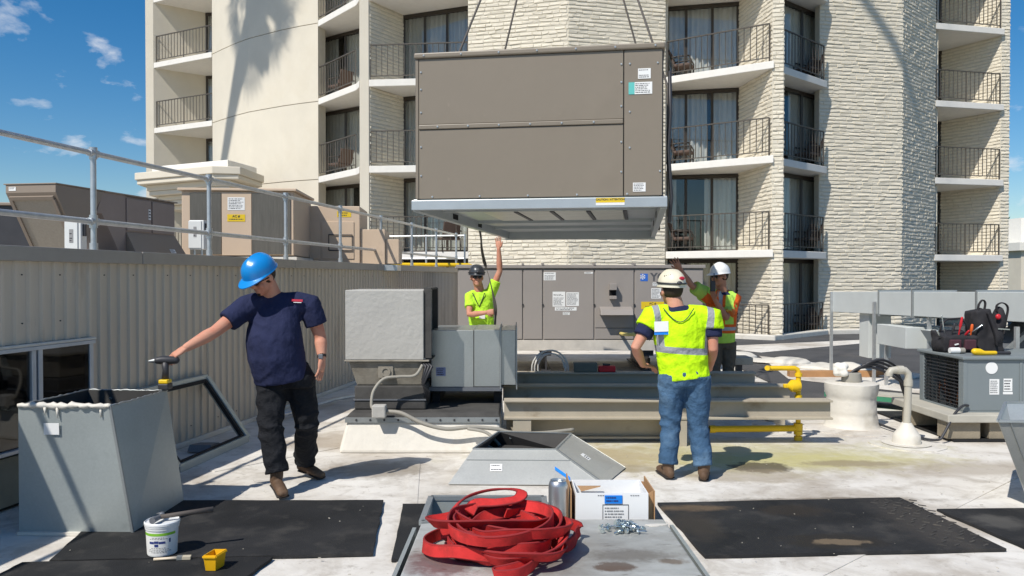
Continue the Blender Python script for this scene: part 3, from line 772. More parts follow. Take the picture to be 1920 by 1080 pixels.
for x0, x1, f0, f1 in ((-.60, -.04, .05, .10), (-.60, -.04, .93, .98), (-.61, -.57, .1, .93), (-.07, -.03, .1, .93)):
    c0 = [Vector((x, 0, 0)) + q0.lerp(q1, f) for x, f in ((x0, f0), (x1, f0), (x1, f1), (x0, f1))]
    MB().hexa([p + nrm * .002 for p in c0] + [p + nrm * .03 for p in c0]).build('filter_frame', MATS['hood_brown'], h)
yz_prism([(.82, .93), (1.25, .93), (1.25, .14), (1.16, .14), (.80, .66), (.70, .66)], -.60, -.02).build('relief_hood', MATS['hood_dark'], u1, bevel=0.006)
bx(-.9, -.03, 1.252, 2.35, .12, .925).build('cabinet', MATS['hood_dark'], u1, bevel=0.008)
for ya, yb, za, zb in ((1.27, 1.78, .48, .90), (1.81, 2.32, .48, .90)): bx(-.03, -.012, ya, yb, za, zb).build('panel', MATS['hood_dark'], u1, bevel=0.006)
MB().hexa([(-.03, 1.27, .10), (.17, 1.25, .10), (.17, 2.42, .10), (-.03, 2.36, .10), (-.03, 1.27, .46), (-.02, 1.27, .46), (-.02, 2.34, .46), (-.03, 2.34, .46)]).build('rain_skirt', MATS['hood_brown'], u1, bevel=0.004)
bx(-.92, -.0, .84, 2.38, .926, .945).build('top', MATS['hood_brown'], u1, bevel=0.005); bx(-.66, .012, -.012, .838, .931, .945).build('top', MATS['hood_brown'], u1, bevel=0.005)
bx(-.9, -.02, .4, 2.36, 0.0, .115).build('base_rail', MATS['galv_pipe'], u1)
sticker(u1, (-.010, 1.74, .72), Y, Z, .05, .14, 3, 3); sticker(u1, (.10, 2.1, .24), Y, Vector((-.5, 0, .86)), .12, .06, 3, 4); sticker(u1, (-.55, -.002, .885), X, Z, .09, .045, 3, 6)
u2 = thing('rooftop_unit', 'beige rooftop condenser with dark coil panels and yellow label', 'air conditioner', (-4.35, 12.4, 1.8), R(4), local=True)
bx(-0.75, 0.95, 0, 1.5, 0.22, 1.22).build('cabinet', MATS['beige_unit'], u2, bevel=0.012)
bx(-0.8, 1.0, -0.03, 1.5, 0.05, 0.20).build('base_rail', MATS['white_flashing'], u2)
for a, b in ((-0.62, -0.15), (0.32, 0.90)): bx(a, b, -0.02, 0.02, 0.24, 1.18).build('coil', MATS['coil_grey'], u2)
for a in (-0.45, -0.05, 0.4, 0.75): bx(a, a + .14, -0.036, -0.03, 0.10, 0.15).build('rail_slot', MATS['black_void'], u2)
bx(-0.8, 1.0, -0.05, 1.55, 1.22, 1.26).build('top', MATS['beige_unit'], u2, bevel=0.008)
bx(-0.14, 0.31, -0.018, 0.0, 0.22, 1.2).build('service_panel', MATS['beige_unit'], u2, bevel=0.004)
sticker(u2, (0.08, -0.02, 1.02), X, Z, 0.26, 0.2, 7, 5)
yl = plate((0.08, -0.02, 0.80), X, Z, 0.27, 0.11).build('label', MATS['yellow_sticker'], u2)
lettering('AC #', 0.05, (0.08, -0.024, 0.825), X, Z, MATS['ink'], yl, 0.001)
print_lines((0.08, -0.0225, 0.78), X, Z, 0.22, 0.035, 1, 8).build('print', MATS['ink'], yl)
u3 = thing('rooftop_unit', 'pinkish beige rooftop unit with stepped boxes beside the tower fin', 'air conditioner', (-3.2, 13.9, 1.8), R(4), local=True)
bx(-0.45, 0.55, 0, 1.2, 0.1, 1.12).build('cabinet', MATS['beige_unit'], u3, bevel=0.012)
bx(0.55, 0.98, 0.05, 1.0, 0.1, 0.72).build('side_box', MATS['beige_unit'], u3, bevel=0.01)
bx(0.98, 1.22, 0.1, 0.9, 0.12, 0.55).build('side_hood', MATS['beige_unit'], u3, bevel=0.01)
for a, b, c, d in ((-0.4, -0.14, .2, .85), (-0.1, 0.45, .2, .85)): bx(a, b, -0.014, 0, c, d).build('panel', MATS['beige_unit'], u3, bevel=0.006)
MB().tube([(0.02, -.03, .35), (0.02, -.03, .62), (0.42, -.03, .62), (0.42, -.03, .35), (0.02, -.03, .35)], .01, 6).build('handle_loop', MATS['dark_metal'], u3)
bx(-0.5, 1.2, -0.04, 1.2, 0.0, 0.1).build('base_rail', MATS['galv_pipe'], u3)
yl = plate((0.28, -0.002, 0.98), X, Z, 0.24, 0.10).build('label', MATS['yellow_sticker'], u3)
print_lines((0.28, -0.0045, 0.98), X, Z, 0.2, 0.08, 2, 9).build('print', MATS['ink'], yl)
def disconnect(x, y, z, label, wd_=.19, ht=.42):
    t = thing('disconnect_box', label, 'electrical box', (x, y, z - 0.25), local=False)
    bx(x - wd_ / 2, x + wd_ / 2, y, y + .12, z, z + ht).build('box', M('cabinet_white', srgb(214, 216, 214), 0.4, var=0.03), t, bevel=0.008)
    bx(x - wd_ / 2 - .006, x + wd_ / 2 - .03, y - .012, y - .002, z + .02, z + ht - .01).build('door', MATS['cabinet_white'], t, bevel=0.004)
    bx(x + wd_ / 2 + .002, x + wd_ / 2 + .03, y + .03, y + .06, z + ht * .6, z + ht * .9).build('switch_handle', MATS['dark_metal'], t, bevel=0.004)
    sticker(t, (x - .015, y - .013, z + ht * .6), X, Z, .04, .14, 5, 2, MATS['ink_soft'])
    for s_ in (-.05, .05): MB().tube([(x + s_, y + .06, z - .25), (x + s_, y + .06, z + .002)], .016, 8).build('conduit', MATS['galv_pipe'], t)
disconnect(-4.58, 8.35, 1.86, 'narrow white electrical box below the leftmost flared hood', .16, .42)
disconnect(-4.3, 10.9, 2.06, 'white electrical disconnect box beside the cornice pavilion', .2, .40)
# dark louvred unit at the very left edge
u4 = thing('rooftop_unit', 'dark rooftop unit at the left edge behind the flared hood', 'air conditioner', (-8.6, 13.0, 1.8), R(5), local=True)
bx(-1.6, 0.9, 0, 1.5, 0.05, 1.05).build('cabinet', MATS['dark_metal'], u4, bevel=0.01)
bx(-1.65, 0.95, -.04, 1.5, 1.05, 1.1).build('top', MATS['hood_brown'], u4, bevel=0.01)
# gas line on the upper roof edge
gl = thing('gas_pipe', 'yellow gas pipe crossing behind the dark helmeted worker', 'pipe', (-1.6, 19.0, 0))
MB().tube([(-3.1, 18.6, 1.98), (-1.05, 19.2, 1.98), (-0.99, 19.2, 1.96), (-0.97, 19.2, 1.9), (-0.97, 19.2, 0.0)], 0.045, 10).build('pipe', MATS['gas_yellow'], gl, smooth='auto')

# ------------------------------------------------------------------ the unit hanging from the crane
YAW = R(-9)
hu = thing('hanging_rooftop_unit', 'big taupe rooftop air unit hanging in the air from crane slings', 'air conditioner', (0.21, 6.83, 2.265), YAW, local=True)
HW, HD, HT = 2.13, 4.95, 1.365
a = HW / 2
bx(-a + .02, a - .02, 0.03, HD - .03, 0.10, HT - .03).build('cabinet', MATS['unit_taupe'], hu)
# base rails: front, back and sides as channels with a recessed pan
M('rail_galv', (0.47, 0.50, 0.51), 0.4, 0.55, var=0.08, scale=3)
for nm, q in (('f', (-a - .03, a + .03, -.03, .03, 0.0, .085)), ('b', (-a - .03, a + .03, HD - .03, HD + .03, -.03, .10)),
              ('l', (-a - .03, -a + .03, .031, HD - .031, -.01, .098)), ('r', (a - .03, a + .03, .031, HD - .031, -.01, .098))):
    bx(*q).build('base_rail', MATS['rail_galv'], hu, bevel=0.004)
for y in (1.3, 2.6): bx(-a + .028, -a + .034, y, y + .22, .02, .075).build('lift_slot', MATS['black_void'], hu)
for y in (1.3, 2.6): bx(a - .034, a - .028, y, y + .22, .02, .075).build('lift_slot', MATS['black_void'], hu)
bx(-a + .031, a - .031, .031, HD - .031, .085, .098).build('base_pan', MATS['rail_galv'], hu)
for i in range(4):
    x0 = -a + .38 + i * .36
    MB().box(x0, x0 + .31, 1.1, 2.3, .066, .083).build('floor_opening_cover', M('cover_pale', (0.62, 0.62, 0.55), 0.35, 0.4), hu, bevel=0.004)
    bx(x0 + .315, x0 + .35, 1.1, 2.3, .062, .083).build('wire_bundle', MATS['dark_metal'], hu)
for y in (0.8, 2.5, 3.6): bx(-a + .05, a - .05, y, y + .05, .05, .084).build('cross_rib', MATS['rail_galv'], hu)
# front face panels
xs_ = a - .33
bx(-a + .03, xs_ - .004, 0.0, .028, .10, .70).build('panel', MATS['unit_taupe'], hu, bevel=0.004)
bx(-a + .03, xs_ - .004, 0.0, .028, .745, HT - .05).build('panel', MATS['unit_taupe'], hu, bevel=0.004)
bx(-a + .03, xs_ - .004, -.012, .028, .703, .742).build('seam_strip', MATS['unit_taupe'], hu, bevel=0.006)
bx(xs_ + .004, a - .012, 0.0, .028, .10, HT - .05).build('panel', MATS['unit_taupe'], hu, bevel=0.004)
bx(-a, -a + .027, -.004, .03, .10, HT - .05).build('corner_post', MATS['unit_taupe'], hu, bevel=0.004)
for (x0, x1, y0, y1) in ((-a - .012, a + .012, -.022, HD + .02),): bx(x0, x1, y0, y1, HT - .048, HT).build('top_cap', MATS['unit_taupe'], hu, bevel=0.012)
for i in range(4): bx(a - .022, a - .002, .05 + i * 1.22, 1.22 + i * 1.22, .10, HT - .05).build('side_panel', MATS['dark_metal' if i < 2 else 'unit_taupe'], hu, bevel=0.004)
for i in range(4): bx(-a + .002, -a + .022, .05 + i * 1.22, 1.22 + i * 1.22, .10, HT - .05).build('side_panel', MATS['unit_taupe'], hu, bevel=0.004)
# screws along the seams
sc_me = MB().lathe((0, 0, 0), [(.009, 0), (.009, .004), (.005, .007)], 8, 'Y').mesh('screw'); sc_me.materials.append(MATS['rail_galv'])
def screws(parent, pts):
    for p in pts:
        o = bpy.data.objects.new('screw', sc_me); C.objects.link(o); o.parent = parent; o.rotation_euler = (0, 0, math.pi); o.location = p
screws(hu, [(-a + .2 + i * .27, -.012, .722) for i in range(6)] + [(-a + .08 + i * .33, -.022, HT - .025) for i in range(7)]
       + [(-a + .05, -.001, z) for z in (.3, .55, .85, 1.05, 1.2)] + [(xs_ - .02, -.001, z) for z in (.3, .55, .85, 1.05, 1.2)]
       + [(xs_ + .05, -.001, z) for z in (.5, .8, 1.2)] + [(a - .05, -.001, 1.2), (a - .03, -.001, .3)] + [(-a + .15 + i * .42, -.001, .115) for i in range(5)])
sticker(hu, (a - .16, -.002, 1.115), X, Z, .105, .085, 5, 11)
lb = sticker(hu, (a - .17, -.002, .995), X, Z, .15, .10, 6, 12)
plate((a - .265, -.002, .995), X, Z, .05, .10).build('teal_label', M('teal', (0.12, 0.5, 0.46), 0.5), hu)
sticker(hu, (a - .2, -.002, .17), X, Z, .105, .075, 5, 13)
cl = plate((a - .44, -.031, .062), X, Z, .24, .04).build('caution_label', MATS['yellow_sticker'], hu)
lettering('CAUTION / ATTENTION', .022, (a - .44, -.034, .067), X, Z, MATS['ink'], cl, 0.0006)
plate((a - .44, -.031, .030), X, Z, .24, .022).build('label', MATS['paper'], hu)
# dangling dark wire bundle on the right flank
MB().tube([(a + .05, .1, 1.15), (a + .06, .12, .8), (a + .04, .1, .5), (a + .07, .14, .1), (a + .05, .1, -.12)], .016, 8).build('wire_bundle', MATS['dark_metal'], hu, smooth=True)

# slings, hook block and crane line
APEX = Vector((0.62, 9.3, 7.3))
M('sling_dark', srgb(92, 86, 80), 0.7, var=0.1)
for (p, lb) in (((-0.70, 8.3), 'leftmost dark lifting sling above the hanging unit'), ((-0.34, 10.6), 'second dark lifting sling from the left above the hanging unit'),
                ((1.95, 10.6), 'third dark lifting sling from the left above the hanging unit'), ((1.593, 8.2), 'rightmost dark lifting sling above the hanging unit')):
    st = Vector((p[0], p[1], 3.631))
    o = MB().tube([st - Vector((0, 0, 1.33)), st, APEX + (st - APEX).normalized() * .05], .012, 8).build('lifting_sling', MATS['sling_dark'], smooth=True); tagit(o, lb, 'sling', 'slings holding the hanging unit')
hk = thing('crane_hook_block', 'yellow crane hook block above the frame holding the slings', 'crane hook', APEX)
MB().tube([APEX + Vector((.10 * math.cos(t), 0, .10 * math.sin(t))) for t in [R(q) for q in range(150, 400, 25)]] + [APEX + Vector((.0, 0, .2)), APEX + Vector((0, 0, .35))], .035, 8).build('hook', MATS['dark_metal'], hk, smooth=True)
bx(APEX.x - .22, APEX.x + .22, APEX.y - .12, APEX.y + .12, APEX.z + .36, APEX.z + 1.05).build('block', MATS['gas_yellow'], hk, bevel=0.05)
for s_ in (-.1, .1): MB().tube([(APEX.x + s_, APEX.y, APEX.z + 1.04), (APEX.x + s_, APEX.y, APEX.z + 32)], .012, 6).build('wire_rope', MATS['dark_metal'], hk)

MB().tube(cr([(0.72, 9.3, 37.5), (0.3, 9.9, 34.6), (-0.60, 10.81, 30.80), (-0.19, 10.91, 30.12), (0.36, 11.01, 29.44), (0.86, 11.11, 28.80), (1.26, 11.21, 28.13), (1.56, 11.36, 27.60)]), .16, 8).build('shadow_caster_hose', MATS['dark_metal'], hk, smooth=True)  # unseen hose added and curved to throw a bent shadow on the brick
# ------------------------------------------------------------------ long grey unit standing behind (with lettering)
yk = thing('packaged_unit', 'long grey rooftop unit with panel doors, labels and blue snowflake logo', 'air conditioner', (1.2, 14.0, 0))
y0 = 14.0
bx(-0.95, 3.35, y0, y0 + 2.2, .58, 1.84).build('cabinet', MATS['unit_grey'], yk)
bx(-0.98, 3.38, y0 - .05, y0 + 2.25, 1.84, 1.90).build('top_cap', MATS['unit_grey'], yk, bevel=0.008)
bx(-0.98, 3.38, y0 - .03, y0 + 2.2, .40, .58).build('base_rail', M('base_cream', srgb(190, 184, 174), 0.6), yk, bevel=0.006)
seams = [-0.95, 0.19, 0.54, 1.44, 2.14, 3.35]
for a_, b_ in zip(seams[:-1], seams[1:]):
    if abs(a_ - 1.44) < .01:
        bx(a_ + .012, b_ - .012, y0 - .022, y0 - .001, .80, 1.82).build('door', MATS['unit_grey'], yk, bevel=0.006)
        bx(a_ + .012, b_ - .012, y0 - .022, y0 - .001, .60, .785).build('door', MATS['unit_grey'], yk, bevel=0.006)
    else: bx(a_ + .012, b_ - .012, y0 - .022, y0 - .001, .60, 1.82).build('door', MATS['unit_grey'], yk, bevel=0.006)
for x in seams[1:-1]:
    MB().lathe((x, y0 - .01, 1.2), [(.018, 0), (.018, -.03)], 8, 'Y').build('latch', MATS['dark_metal'], yk)
    bx(x - .02, x + .02, y0 - .06, y0 + .2, 1.90, 1.93).build('cap_clip', MATS['unit_grey'], yk)
F = y0 - .0225
hd_ = MB().hexa([(1.53, F - .24, 1.03), (2.09, F - .24, 1.03), (2.09, F, 1.03), (1.53, F, 1.03), (1.53, F - .20, 1.12), (2.09, F - .20, 1.12), (2.09, F, 1.17), (1.53, F, 1.17)]).build('vent_hood', MATS['unit_grey'], yk, bevel=0.006)
bx(1.70, 1.82, F - .14, F, 1.46, 1.57).build('flue_box', MATS['unit_grey'], yk, bevel=0.006)
bx(1.70, 1.82, F - .10, F, 1.30, 1.36).build('flue_lip', MATS['unit_grey'], yk, bevel=0.006)
bx(1.70, 1.82, F - .012, F, 1.36, 1.46).build('flue_throat', MATS['black_void'], yk)
for (x, z, ww, hh, rows, sd_) in ((.66, 1.70, .21, .14, 6, 21), (.82, 1.30, .22, .26, 11, 22), (1.06, 1.30, .22, .24, 10, 23), (.94, 1.13, .38, .06, 2, 24), (.95, 1.05, .12, .05, 2, 25), (1.34, 1.76, .15, .03, 1, 26), (2.52, 1.40, .17, .18, 7, 27), (2.53, 1.56, .14, .06, 2, 28)):
    sticker(yk, (x, F, z), X, Z, ww, hh, rows, sd_)
lg = plate((2.31, F, 1.68), X, Z, .13, .13).build('logo_square', M('logo_blue', (0.03, 0.14, 0.55), 0.45, var=0.02), yk)
sn = MB()
for i in range(3):
    an = R(90 + 60 * i); d = Vector((math.cos(an), 0, math.sin(an)))
    c0 = Vector((2.285, F - .0035, 1.69))
    sn.bar(c0 - d * .048, c0 + d * .048, .009, .0012, up=(0, 1, 0))
    for sg in (-1, 1):
        for e in (-1, 1):
            q = c0 + d * sg * .03; an2 = an + R(50) * e + (math.pi if sg < 0 else 0); d2 = Vector((math.cos(an2), 0, math.sin(an2)))
            sn.bar(q, q + d2 * .02, .007, .0011, up=(0, 1, 0))
sn.build('snowflake', MATS['paper'], lg)
lettering('YORK', .19, (2.68, F - .001, 1.68), X, Z, M('logo_ink', (0.09, 0.09, 0.1), 0.5), yk, 0.006)
yl = plate((2.46, F, 1.19), X, Z, .40, .13).build('label', MATS['yellow_sticker'], yk)
lettering('AC #', .055, (2.46, F - .003, 1.222), X, Z, MATS['ink'], yl, 0.001)
lettering('NOSH', .055, (2.41, F - .003, 1.160), X, Z, MATS['ink'], yl, 0.001)
lettering('DE', .055, (2.54, F - .003, 1.160), X, Z, MATS['ink'], yl, 0.001)
for x in (0.6, 2.4): 
    mb = MB(); mb.box(x - .09, x + .09, y0 + .05, y0 + 2.1, .30, .33); mb.box(x - .09, x + .09, y0 + .05, y0 + 2.1, .02, .05); mb.box(x - .012, x + .012, y0 + .05, y0 + 2.1, .05, .30)
    mb.build('support_beam', MATS['dark_metal'], yk)
    bx(x - .10, x + .10, y0 + .1, y0 + 2.0, .33, .40).build('support_pad', MATS['dark_metal'], yk)
gp2 = thing('gas_pipe', 'pale yellow gas pipe stub entering the long grey unit', 'pipe', (2.2, 13.7, 0.7))
MB().tube([(1.90, 13.97, .70), (1.93, 13.75, .70), (2.0, 13.7, .70), (2.75, 13.6, .72), (2.8, 13.6, .68), (2.8, 13.6, 0.02)], .03, 10).build('pipe', M('gas_pale', (0.62, 0.5, 0.16), 0.5), gp2, smooth='auto')
# ------------------------------------------------------------------ helpers for sheet-metal and soft things
def soft(mb, voxel=0.01, it=4, fac=0.5):
    """merge overlapping closed shapes into one continuous surface"""
    me = mb.mesh('soft'); o = bpy.data.objects.new('soft', me); C.objects.link(o)
    r = o.modifiers.new('r', 'REMESH'); r.mode = 'VOXEL'; r.voxel_size = voxel
    if it: sm = o.modifiers.new('s', 'SMOOTH'); sm.iterations = it; sm.factor = fac
    dg = bpy.context.evaluated_depsgraph_get()
    m2 = bpy.data.meshes.new_from_object(o.evaluated_get(dg))
    bpy.data.objects.remove(o); bpy.data.meshes.remove(me)
    n = len(m2.vertices); co = np.empty(n * 3); m2.vertices.foreach_get('co', co); nn = np.empty(n * 3); m2.vertices.foreach_get('normal', nn)
    fs = [tuple(p.vertices) for p in m2.polygons]; bpy.data.meshes.remove(m2)
    return co.reshape(-1, 3), nn.reshape(-1, 3), fs
def from_soft(co, fs):
    mb = MB(); mb.v = [tuple(x) for x in co]; mb.f = fs; return mb
def shell(parent, B, T, mat, th=0.006, name='side_panel'):
    c = sum((Vector(p) for p in B + T), Vector()) / 8
    for i in range(4):
        j = (i + 1) % 4; q = [Vector(B[i]), Vector(B[j]), Vector(T[j]), Vector(T[i])]
        nn = (q[1] - q[0]).cross(q[3] - q[0]).normalized()
        if nn.dot(c - q[0]) < 0: nn = -nn
        k = [p + nn * th for p in q]
        # shrink ends a little so neighbouring sheets butt instead of overlapping
        MB().hexa([q[0], q[1], k[1], k[0], q[3], q[2], k[2], k[3]]).build(name, mat, parent)
def rim(parent, P, r, mat, name='flange'):
    for i in range(4): MB().bar(P[i], Vector(P[i]).lerp(Vector(P[(i + 1) % 4]), .999), r, r * .8).build(name, mat, parent)

# ------------------------------------------------------------------ open duct box at left front
d1 = thing('duct_box', 'open galvanised duct box with torn white sealant rim, left foreground', 'duct', (-2.85, 5.5, 0))
B = [(-3.22, 5.2, .005), (-2.46, 5.18, .005), (-2.44, 5.93, .005), (-3.24, 5.9, .005)]
T = [(-3.20, 5.17, .85), (-2.595, 5.16, .85), (-2.535, 5.86, .85), (-3.14, 5.90, .85)]
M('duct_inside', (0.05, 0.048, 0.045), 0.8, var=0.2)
galv('galv_left', (0.44, 0.48, 0.47), 0.42, 0.45)
shell(d1, B, T, MATS['galv_left'])
cB = [Vector(p) for p in B]; cT = [Vector(p) for p in T]; cc = sum(cB + cT, Vector()) / 8
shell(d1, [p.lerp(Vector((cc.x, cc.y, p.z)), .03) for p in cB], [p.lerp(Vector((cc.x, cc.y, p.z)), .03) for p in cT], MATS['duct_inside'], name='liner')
rg = random.Random(4)
for i, (p, q) in enumerate(((cT[0], cT[1]), (cT[1], cT[2]), (cT[2], cT[3]), (cT[3], cT[0]))):
    pts = []; rad = []; k = 26
    for j in range(k + 1):
        f = j / k; pts.append(p.lerp(q, f) + Vector((rg.uniform(-.004, .004), rg.uniform(-.004, .004), rg.uniform(-.004, .004)))); rad.append((rg.uniform(.010, .030), rg.uniform(.012, .026)) if i in (0,) else (.007, .006))
    MB().tube(pts, rad, 8).build('sealant' if i == 0 else 'rim', MATS['white_flashing' if i == 0 else 'galv_dull'], d1, smooth=True)
for x in (-3.02, -2.94, -2.66): MB().tube([(x, 5.158, .84), (x + .004, 5.152, rg.uniform(.76, .8))], [.011, .003], 6).build('sealant_drip', MATS['white_flashing'], d1, smooth=True)
MB().bar(cB[0] + Vector((0, -.012, .008)), cB[1] + Vector((0, -.012, .008)), .03, .02).build('foot_flange', MATS['white_flashing'], d1)
MB().bar(cB[1] + Vector((-.004, -.004, 0)), cT[1] + Vector((-.004, -.004, 0)), .016, .016).build('corner_seam', MATS['galv_dull'], d1)
plate(Vector((-2.98, 5.160, .70)), (1, -.02, 0), (0, -.035, 1), .10, .075).build('label', MATS['paper'], d1)
for x in (-2.95, -2.72): MB().lathe((x, 5.865, .79), [(.013, 0), (.013, -.004)], 10, 'Y').build('washer', MATS['steel_screw'], d1)

# leaning frame against the wall
lf = thing('leaning_frame', 'grey metal window frame leaning on the corrugated wall', 'window frame', (-2.85, 7.5, 0))
fb0, fb1 = Vector((-2.88, 6.85, .03)), Vector((-2.72, 8.15, .03)); ft0, ft1 = Vector((-3.38, 6.9, .64)), Vector((-3.16, 8.22, .64))
for a_, b_ in ((fb0, fb1), (ft0, ft1), (fb0, ft0), (fb1, ft1)):
    MB().bar(a_, b_, .065, .085).build('frame_member', MATS['galv_left'], lf, bevel=0.004)
    ci = (fb0 + fb1 + ft0 + ft1) / 4; o_ = .06
    MB().bar(a_.lerp(ci, .09) + Vector((.01, 0, .01)), b_.lerp(ci, .09) + Vector((.01, 0, .01)), .035, .035).build('gasket', MATS['black_rubber'], lf)
lo = thing('sheet_metal_scrap', 'small bent sheet metal tray on the floor inside the leaning frame', 'scrap metal', (-2.98, 7.75, 0))
MB().hexa([(-3.1, 7.6, .012), (-2.86, 7.6, .012), (-2.86, 7.9, .012), (-3.1, 7.9, .012), (-3.08, 7.62, .08), (-2.88, 7.62, .08), (-2.9, 7.88, .05), (-3.08, 7.88, .05)]).build('tray', MATS['galv_dark'], lo)
# low conduit and block at the foot of the wall
co_ = thing('floor_conduit', 'grey conduit running along the foot of the corrugated wall', 'pipe', (-2.2, 10.5, 0))
MB().tube([(-2.75, 9.2, .06), (-2.35, 10.6, .06), (-1.75, 11.4, .07), (-1.2, 11.6, .1)], .022, 8).build('pipe', MATS['galv_pipe'], co_, smooth=True)
bx(-2.62, -2.4, 9.6, 9.75, .012, .05).build('support_block', MATS['black_rubber'], co_)

# ------------------------------------------------------------------ mats
def mat_sheet(pts, label, z=0.024, seed=0):
    rg = random.Random(seed); q = []
    for i in range(len(pts)):
        a_ = Vector(pts[i]); b_ = Vector(pts[(i + 1) % len(pts)]); k = 9
        for j in range(k): q.append(a_.lerp(b_, j / k) + (Vector((rg.uniform(-.006, .006), rg.uniform(-.006, .006))) if j else Vector((0, 0))))
    o = MB().prism(q, 0.006, z).build('rubber_mat', MATS['black_rubber']); tagit(o, label, 'mat', 'black walkway mats on the roof'); return o
mat_sheet([(-2.95, 5.92), (-0.957, 5.93), (-0.835, 4.78), (-2.71, 4.66)], 'black rubber mat under the white bucket', seed=1)
mat_sheet([(-2.85, 4.63), (-1.42, 4.72), (-1.5, 4.2), (-2.9, 4.1)], 'black rubber mat in the bottom left corner, nearest the camera', seed=2)
mat_sheet([(-.80, 5.83), (-.1, 5.83), (-.15, 4.68), (-.71, 4.68)], 'narrow black rubber mat left of the red sling pile', seed=3)
rm = mat_sheet([(1.07, 5.86), (2.92, 6.0), (3.02, 4.86), (1.15, 4.74)], 'wide worn black mat with tan stains right of the cardboard box', seed=4)
mat_sheet([(3.04, 5.70), (4.9, 5.75), (4.9, 4.2), (3.2, 4.6)], 'black rubber mat at the right edge beside the flared duct', seed=5)
mat_sheet([(4.5, 9.9), (4.5, 8.12), (7.2, 8.12), (7.2, 9.9)], 'black rubber mat beneath the small condensing unit', seed=6)
# worn-through spots and raised tread on the wide mat
M('silt', srgb(112, 98, 80), 0.9, var=0.2, scale=8)
M('worn_rubber', (0.055, 0.052, 0.048), 0.9, var=0.35, scale=9, grime=(0.12, 0.105, 0.085), gscale=5, gthr=(.5, .7))
def add_stains(m, st):
    """ragged stains in place coordinates: (cx, cy, rx, ry, colour, strength, softness, noise scale)"""
    t = m.node_tree; n = t.nodes; l = t.links; p = n['Principled BSDF']; geo = n.new('ShaderNodeNewGeometry')
    def mth(op, a, b, cl=False):
        x = n.new('ShaderNodeMath'); x.operation = op; x.use_clamp = cl
        for i, q in ((0, a), (1, b)):
            if isinstance(q, (int, float)): x.inputs[i].default_value = q
            else: l.new(q, x.inputs[i])
        return x.outputs[0]
    for cx, cy, rx, ry, col, k, sf, ns in st:
        mp = n.new('ShaderNodeMapping'); mp.inputs['Location'].default_value = (-cx / rx, -cy / ry, 0); mp.inputs['Scale'].default_value = (1 / rx, 1 / ry, 0)
        l.new(geo.outputs['Position'], mp.inputs[0]); ln = n.new('ShaderNodeVectorMath'); ln.operation = 'LENGTH'; l.new(mp.outputs[0], ln.inputs[0])
        nz = n.new('ShaderNodeTexNoise'); nz.inputs['Scale'].default_value = ns; nz.inputs['Detail'].default_value = 9; nz.inputs['Roughness'].default_value = .68; l.new(geo.outputs['Position'], nz.inputs['Vector'])
        d = mth('ADD', ln.outputs['Value'], mth('MULTIPLY', mth('SUBTRACT', nz.outputs['Fac'], .5), 1.8))
        f = mth('MULTIPLY', mth('DIVIDE', mth('SUBTRACT', 1 + sf / 2, d), sf, True), k)
        mx = n.new('ShaderNodeMixRGB'); mx.inputs[2].default_value = tuple(col) + (1,); l.new(f, mx.inputs[0]); l.new(p.inputs['Base Color'].links[0].from_socket, mx.inputs[1]); l.new(mx.outputs[0], p.inputs['Base Color'])
def blob_sheet(cx, cy, rx, ry, z, mat, parent, name, seed):
    rg = random.Random(seed); ph = [rg.uniform(0, 6.28) for _ in range(4)]
    pts = []
    for i in range(40):
        a_ = 2 * math.pi * i / 40; f = 1 + .22 * math.sin(2 * a_ + ph[0]) + .14 * math.sin(3 * a_ + ph[1]) + .1 * math.sin(5 * a_ + ph[2]) + .07 * math.sin(9 * a_ + ph[3])
        pts.append((cx + rx * f * math.cos(a_), cy + ry * f * math.sin(a_)))
    return MB().prism(pts, z - .002, z).build(name, mat, parent)
ORG[rm.name] = Vector(rm.location)
add_stains(MATS['black_rubber'], [(2.02, 5.0, .30, .13, srgb(44, 41, 37), .9, .5, 9), (2.05, 4.98, .17, .055, srgb(112, 98, 80), .9, .3, 9), (2.0, 5.66, .24, .14, srgb(48, 43, 38), .8, .5, 9), (1.30, 5.72, .24, .07, srgb(104, 88, 70), .8, .8, 12), (1.24, 5.35, .14, .30, srgb(60, 55, 49), .7, .8, 10), (2.78, 5.4, .2, .6, srgb(70, 66, 62), .6, .8, 9), (3.3, 5.4, .15, .15, srgb(90, 88, 84), .6, .6, 9)])
tr = MB(); 
for i in range(16):
    for j in range(4):
        y_ = 4.92 + i * .066; x_ = 2.66 + j * .09 + (i % 2) * .045
        an = R(35 if (i + j) % 2 else -35); d = Vector((math.cos(an), math.sin(an), 0)) * .026
        tr.bar(Vector((x_, y_, .0262)) - d, Vector((x_, y_, .0262)) + d, .012, .005)
tr.build('tread_pattern', MATS['worn_rubber'], rm, kind='stuff')
# crumbs of litter on the deck and mats
lt = MB(); rg = random.Random(8)
for i in range(170):
    x_ = rg.uniform(-2.8, 4.5); y_ = rg.uniform(4.3, 8.0); s_ = rg.uniform(.002, .006); a_ = rg.uniform(0, 3)
    d = Vector((math.cos(a_), math.sin(a_), 0)) * s_ * rg.uniform(.5, 2); q = Vector((x_, y_, .028 if (y_ < 6.0 and (x_ < -.8 or 1.1 < x_ < 3)) else .014))
    lt.bar(q - d, q + d, s_, s_ * .6)
tagit(lt.build('roof_litter', M('litter', srgb(180, 174, 160), 0.9, var=0.4, scale=3)), 'small pale crumbs and scraps scattered on mats and deck', 'litter', kind='stuff')

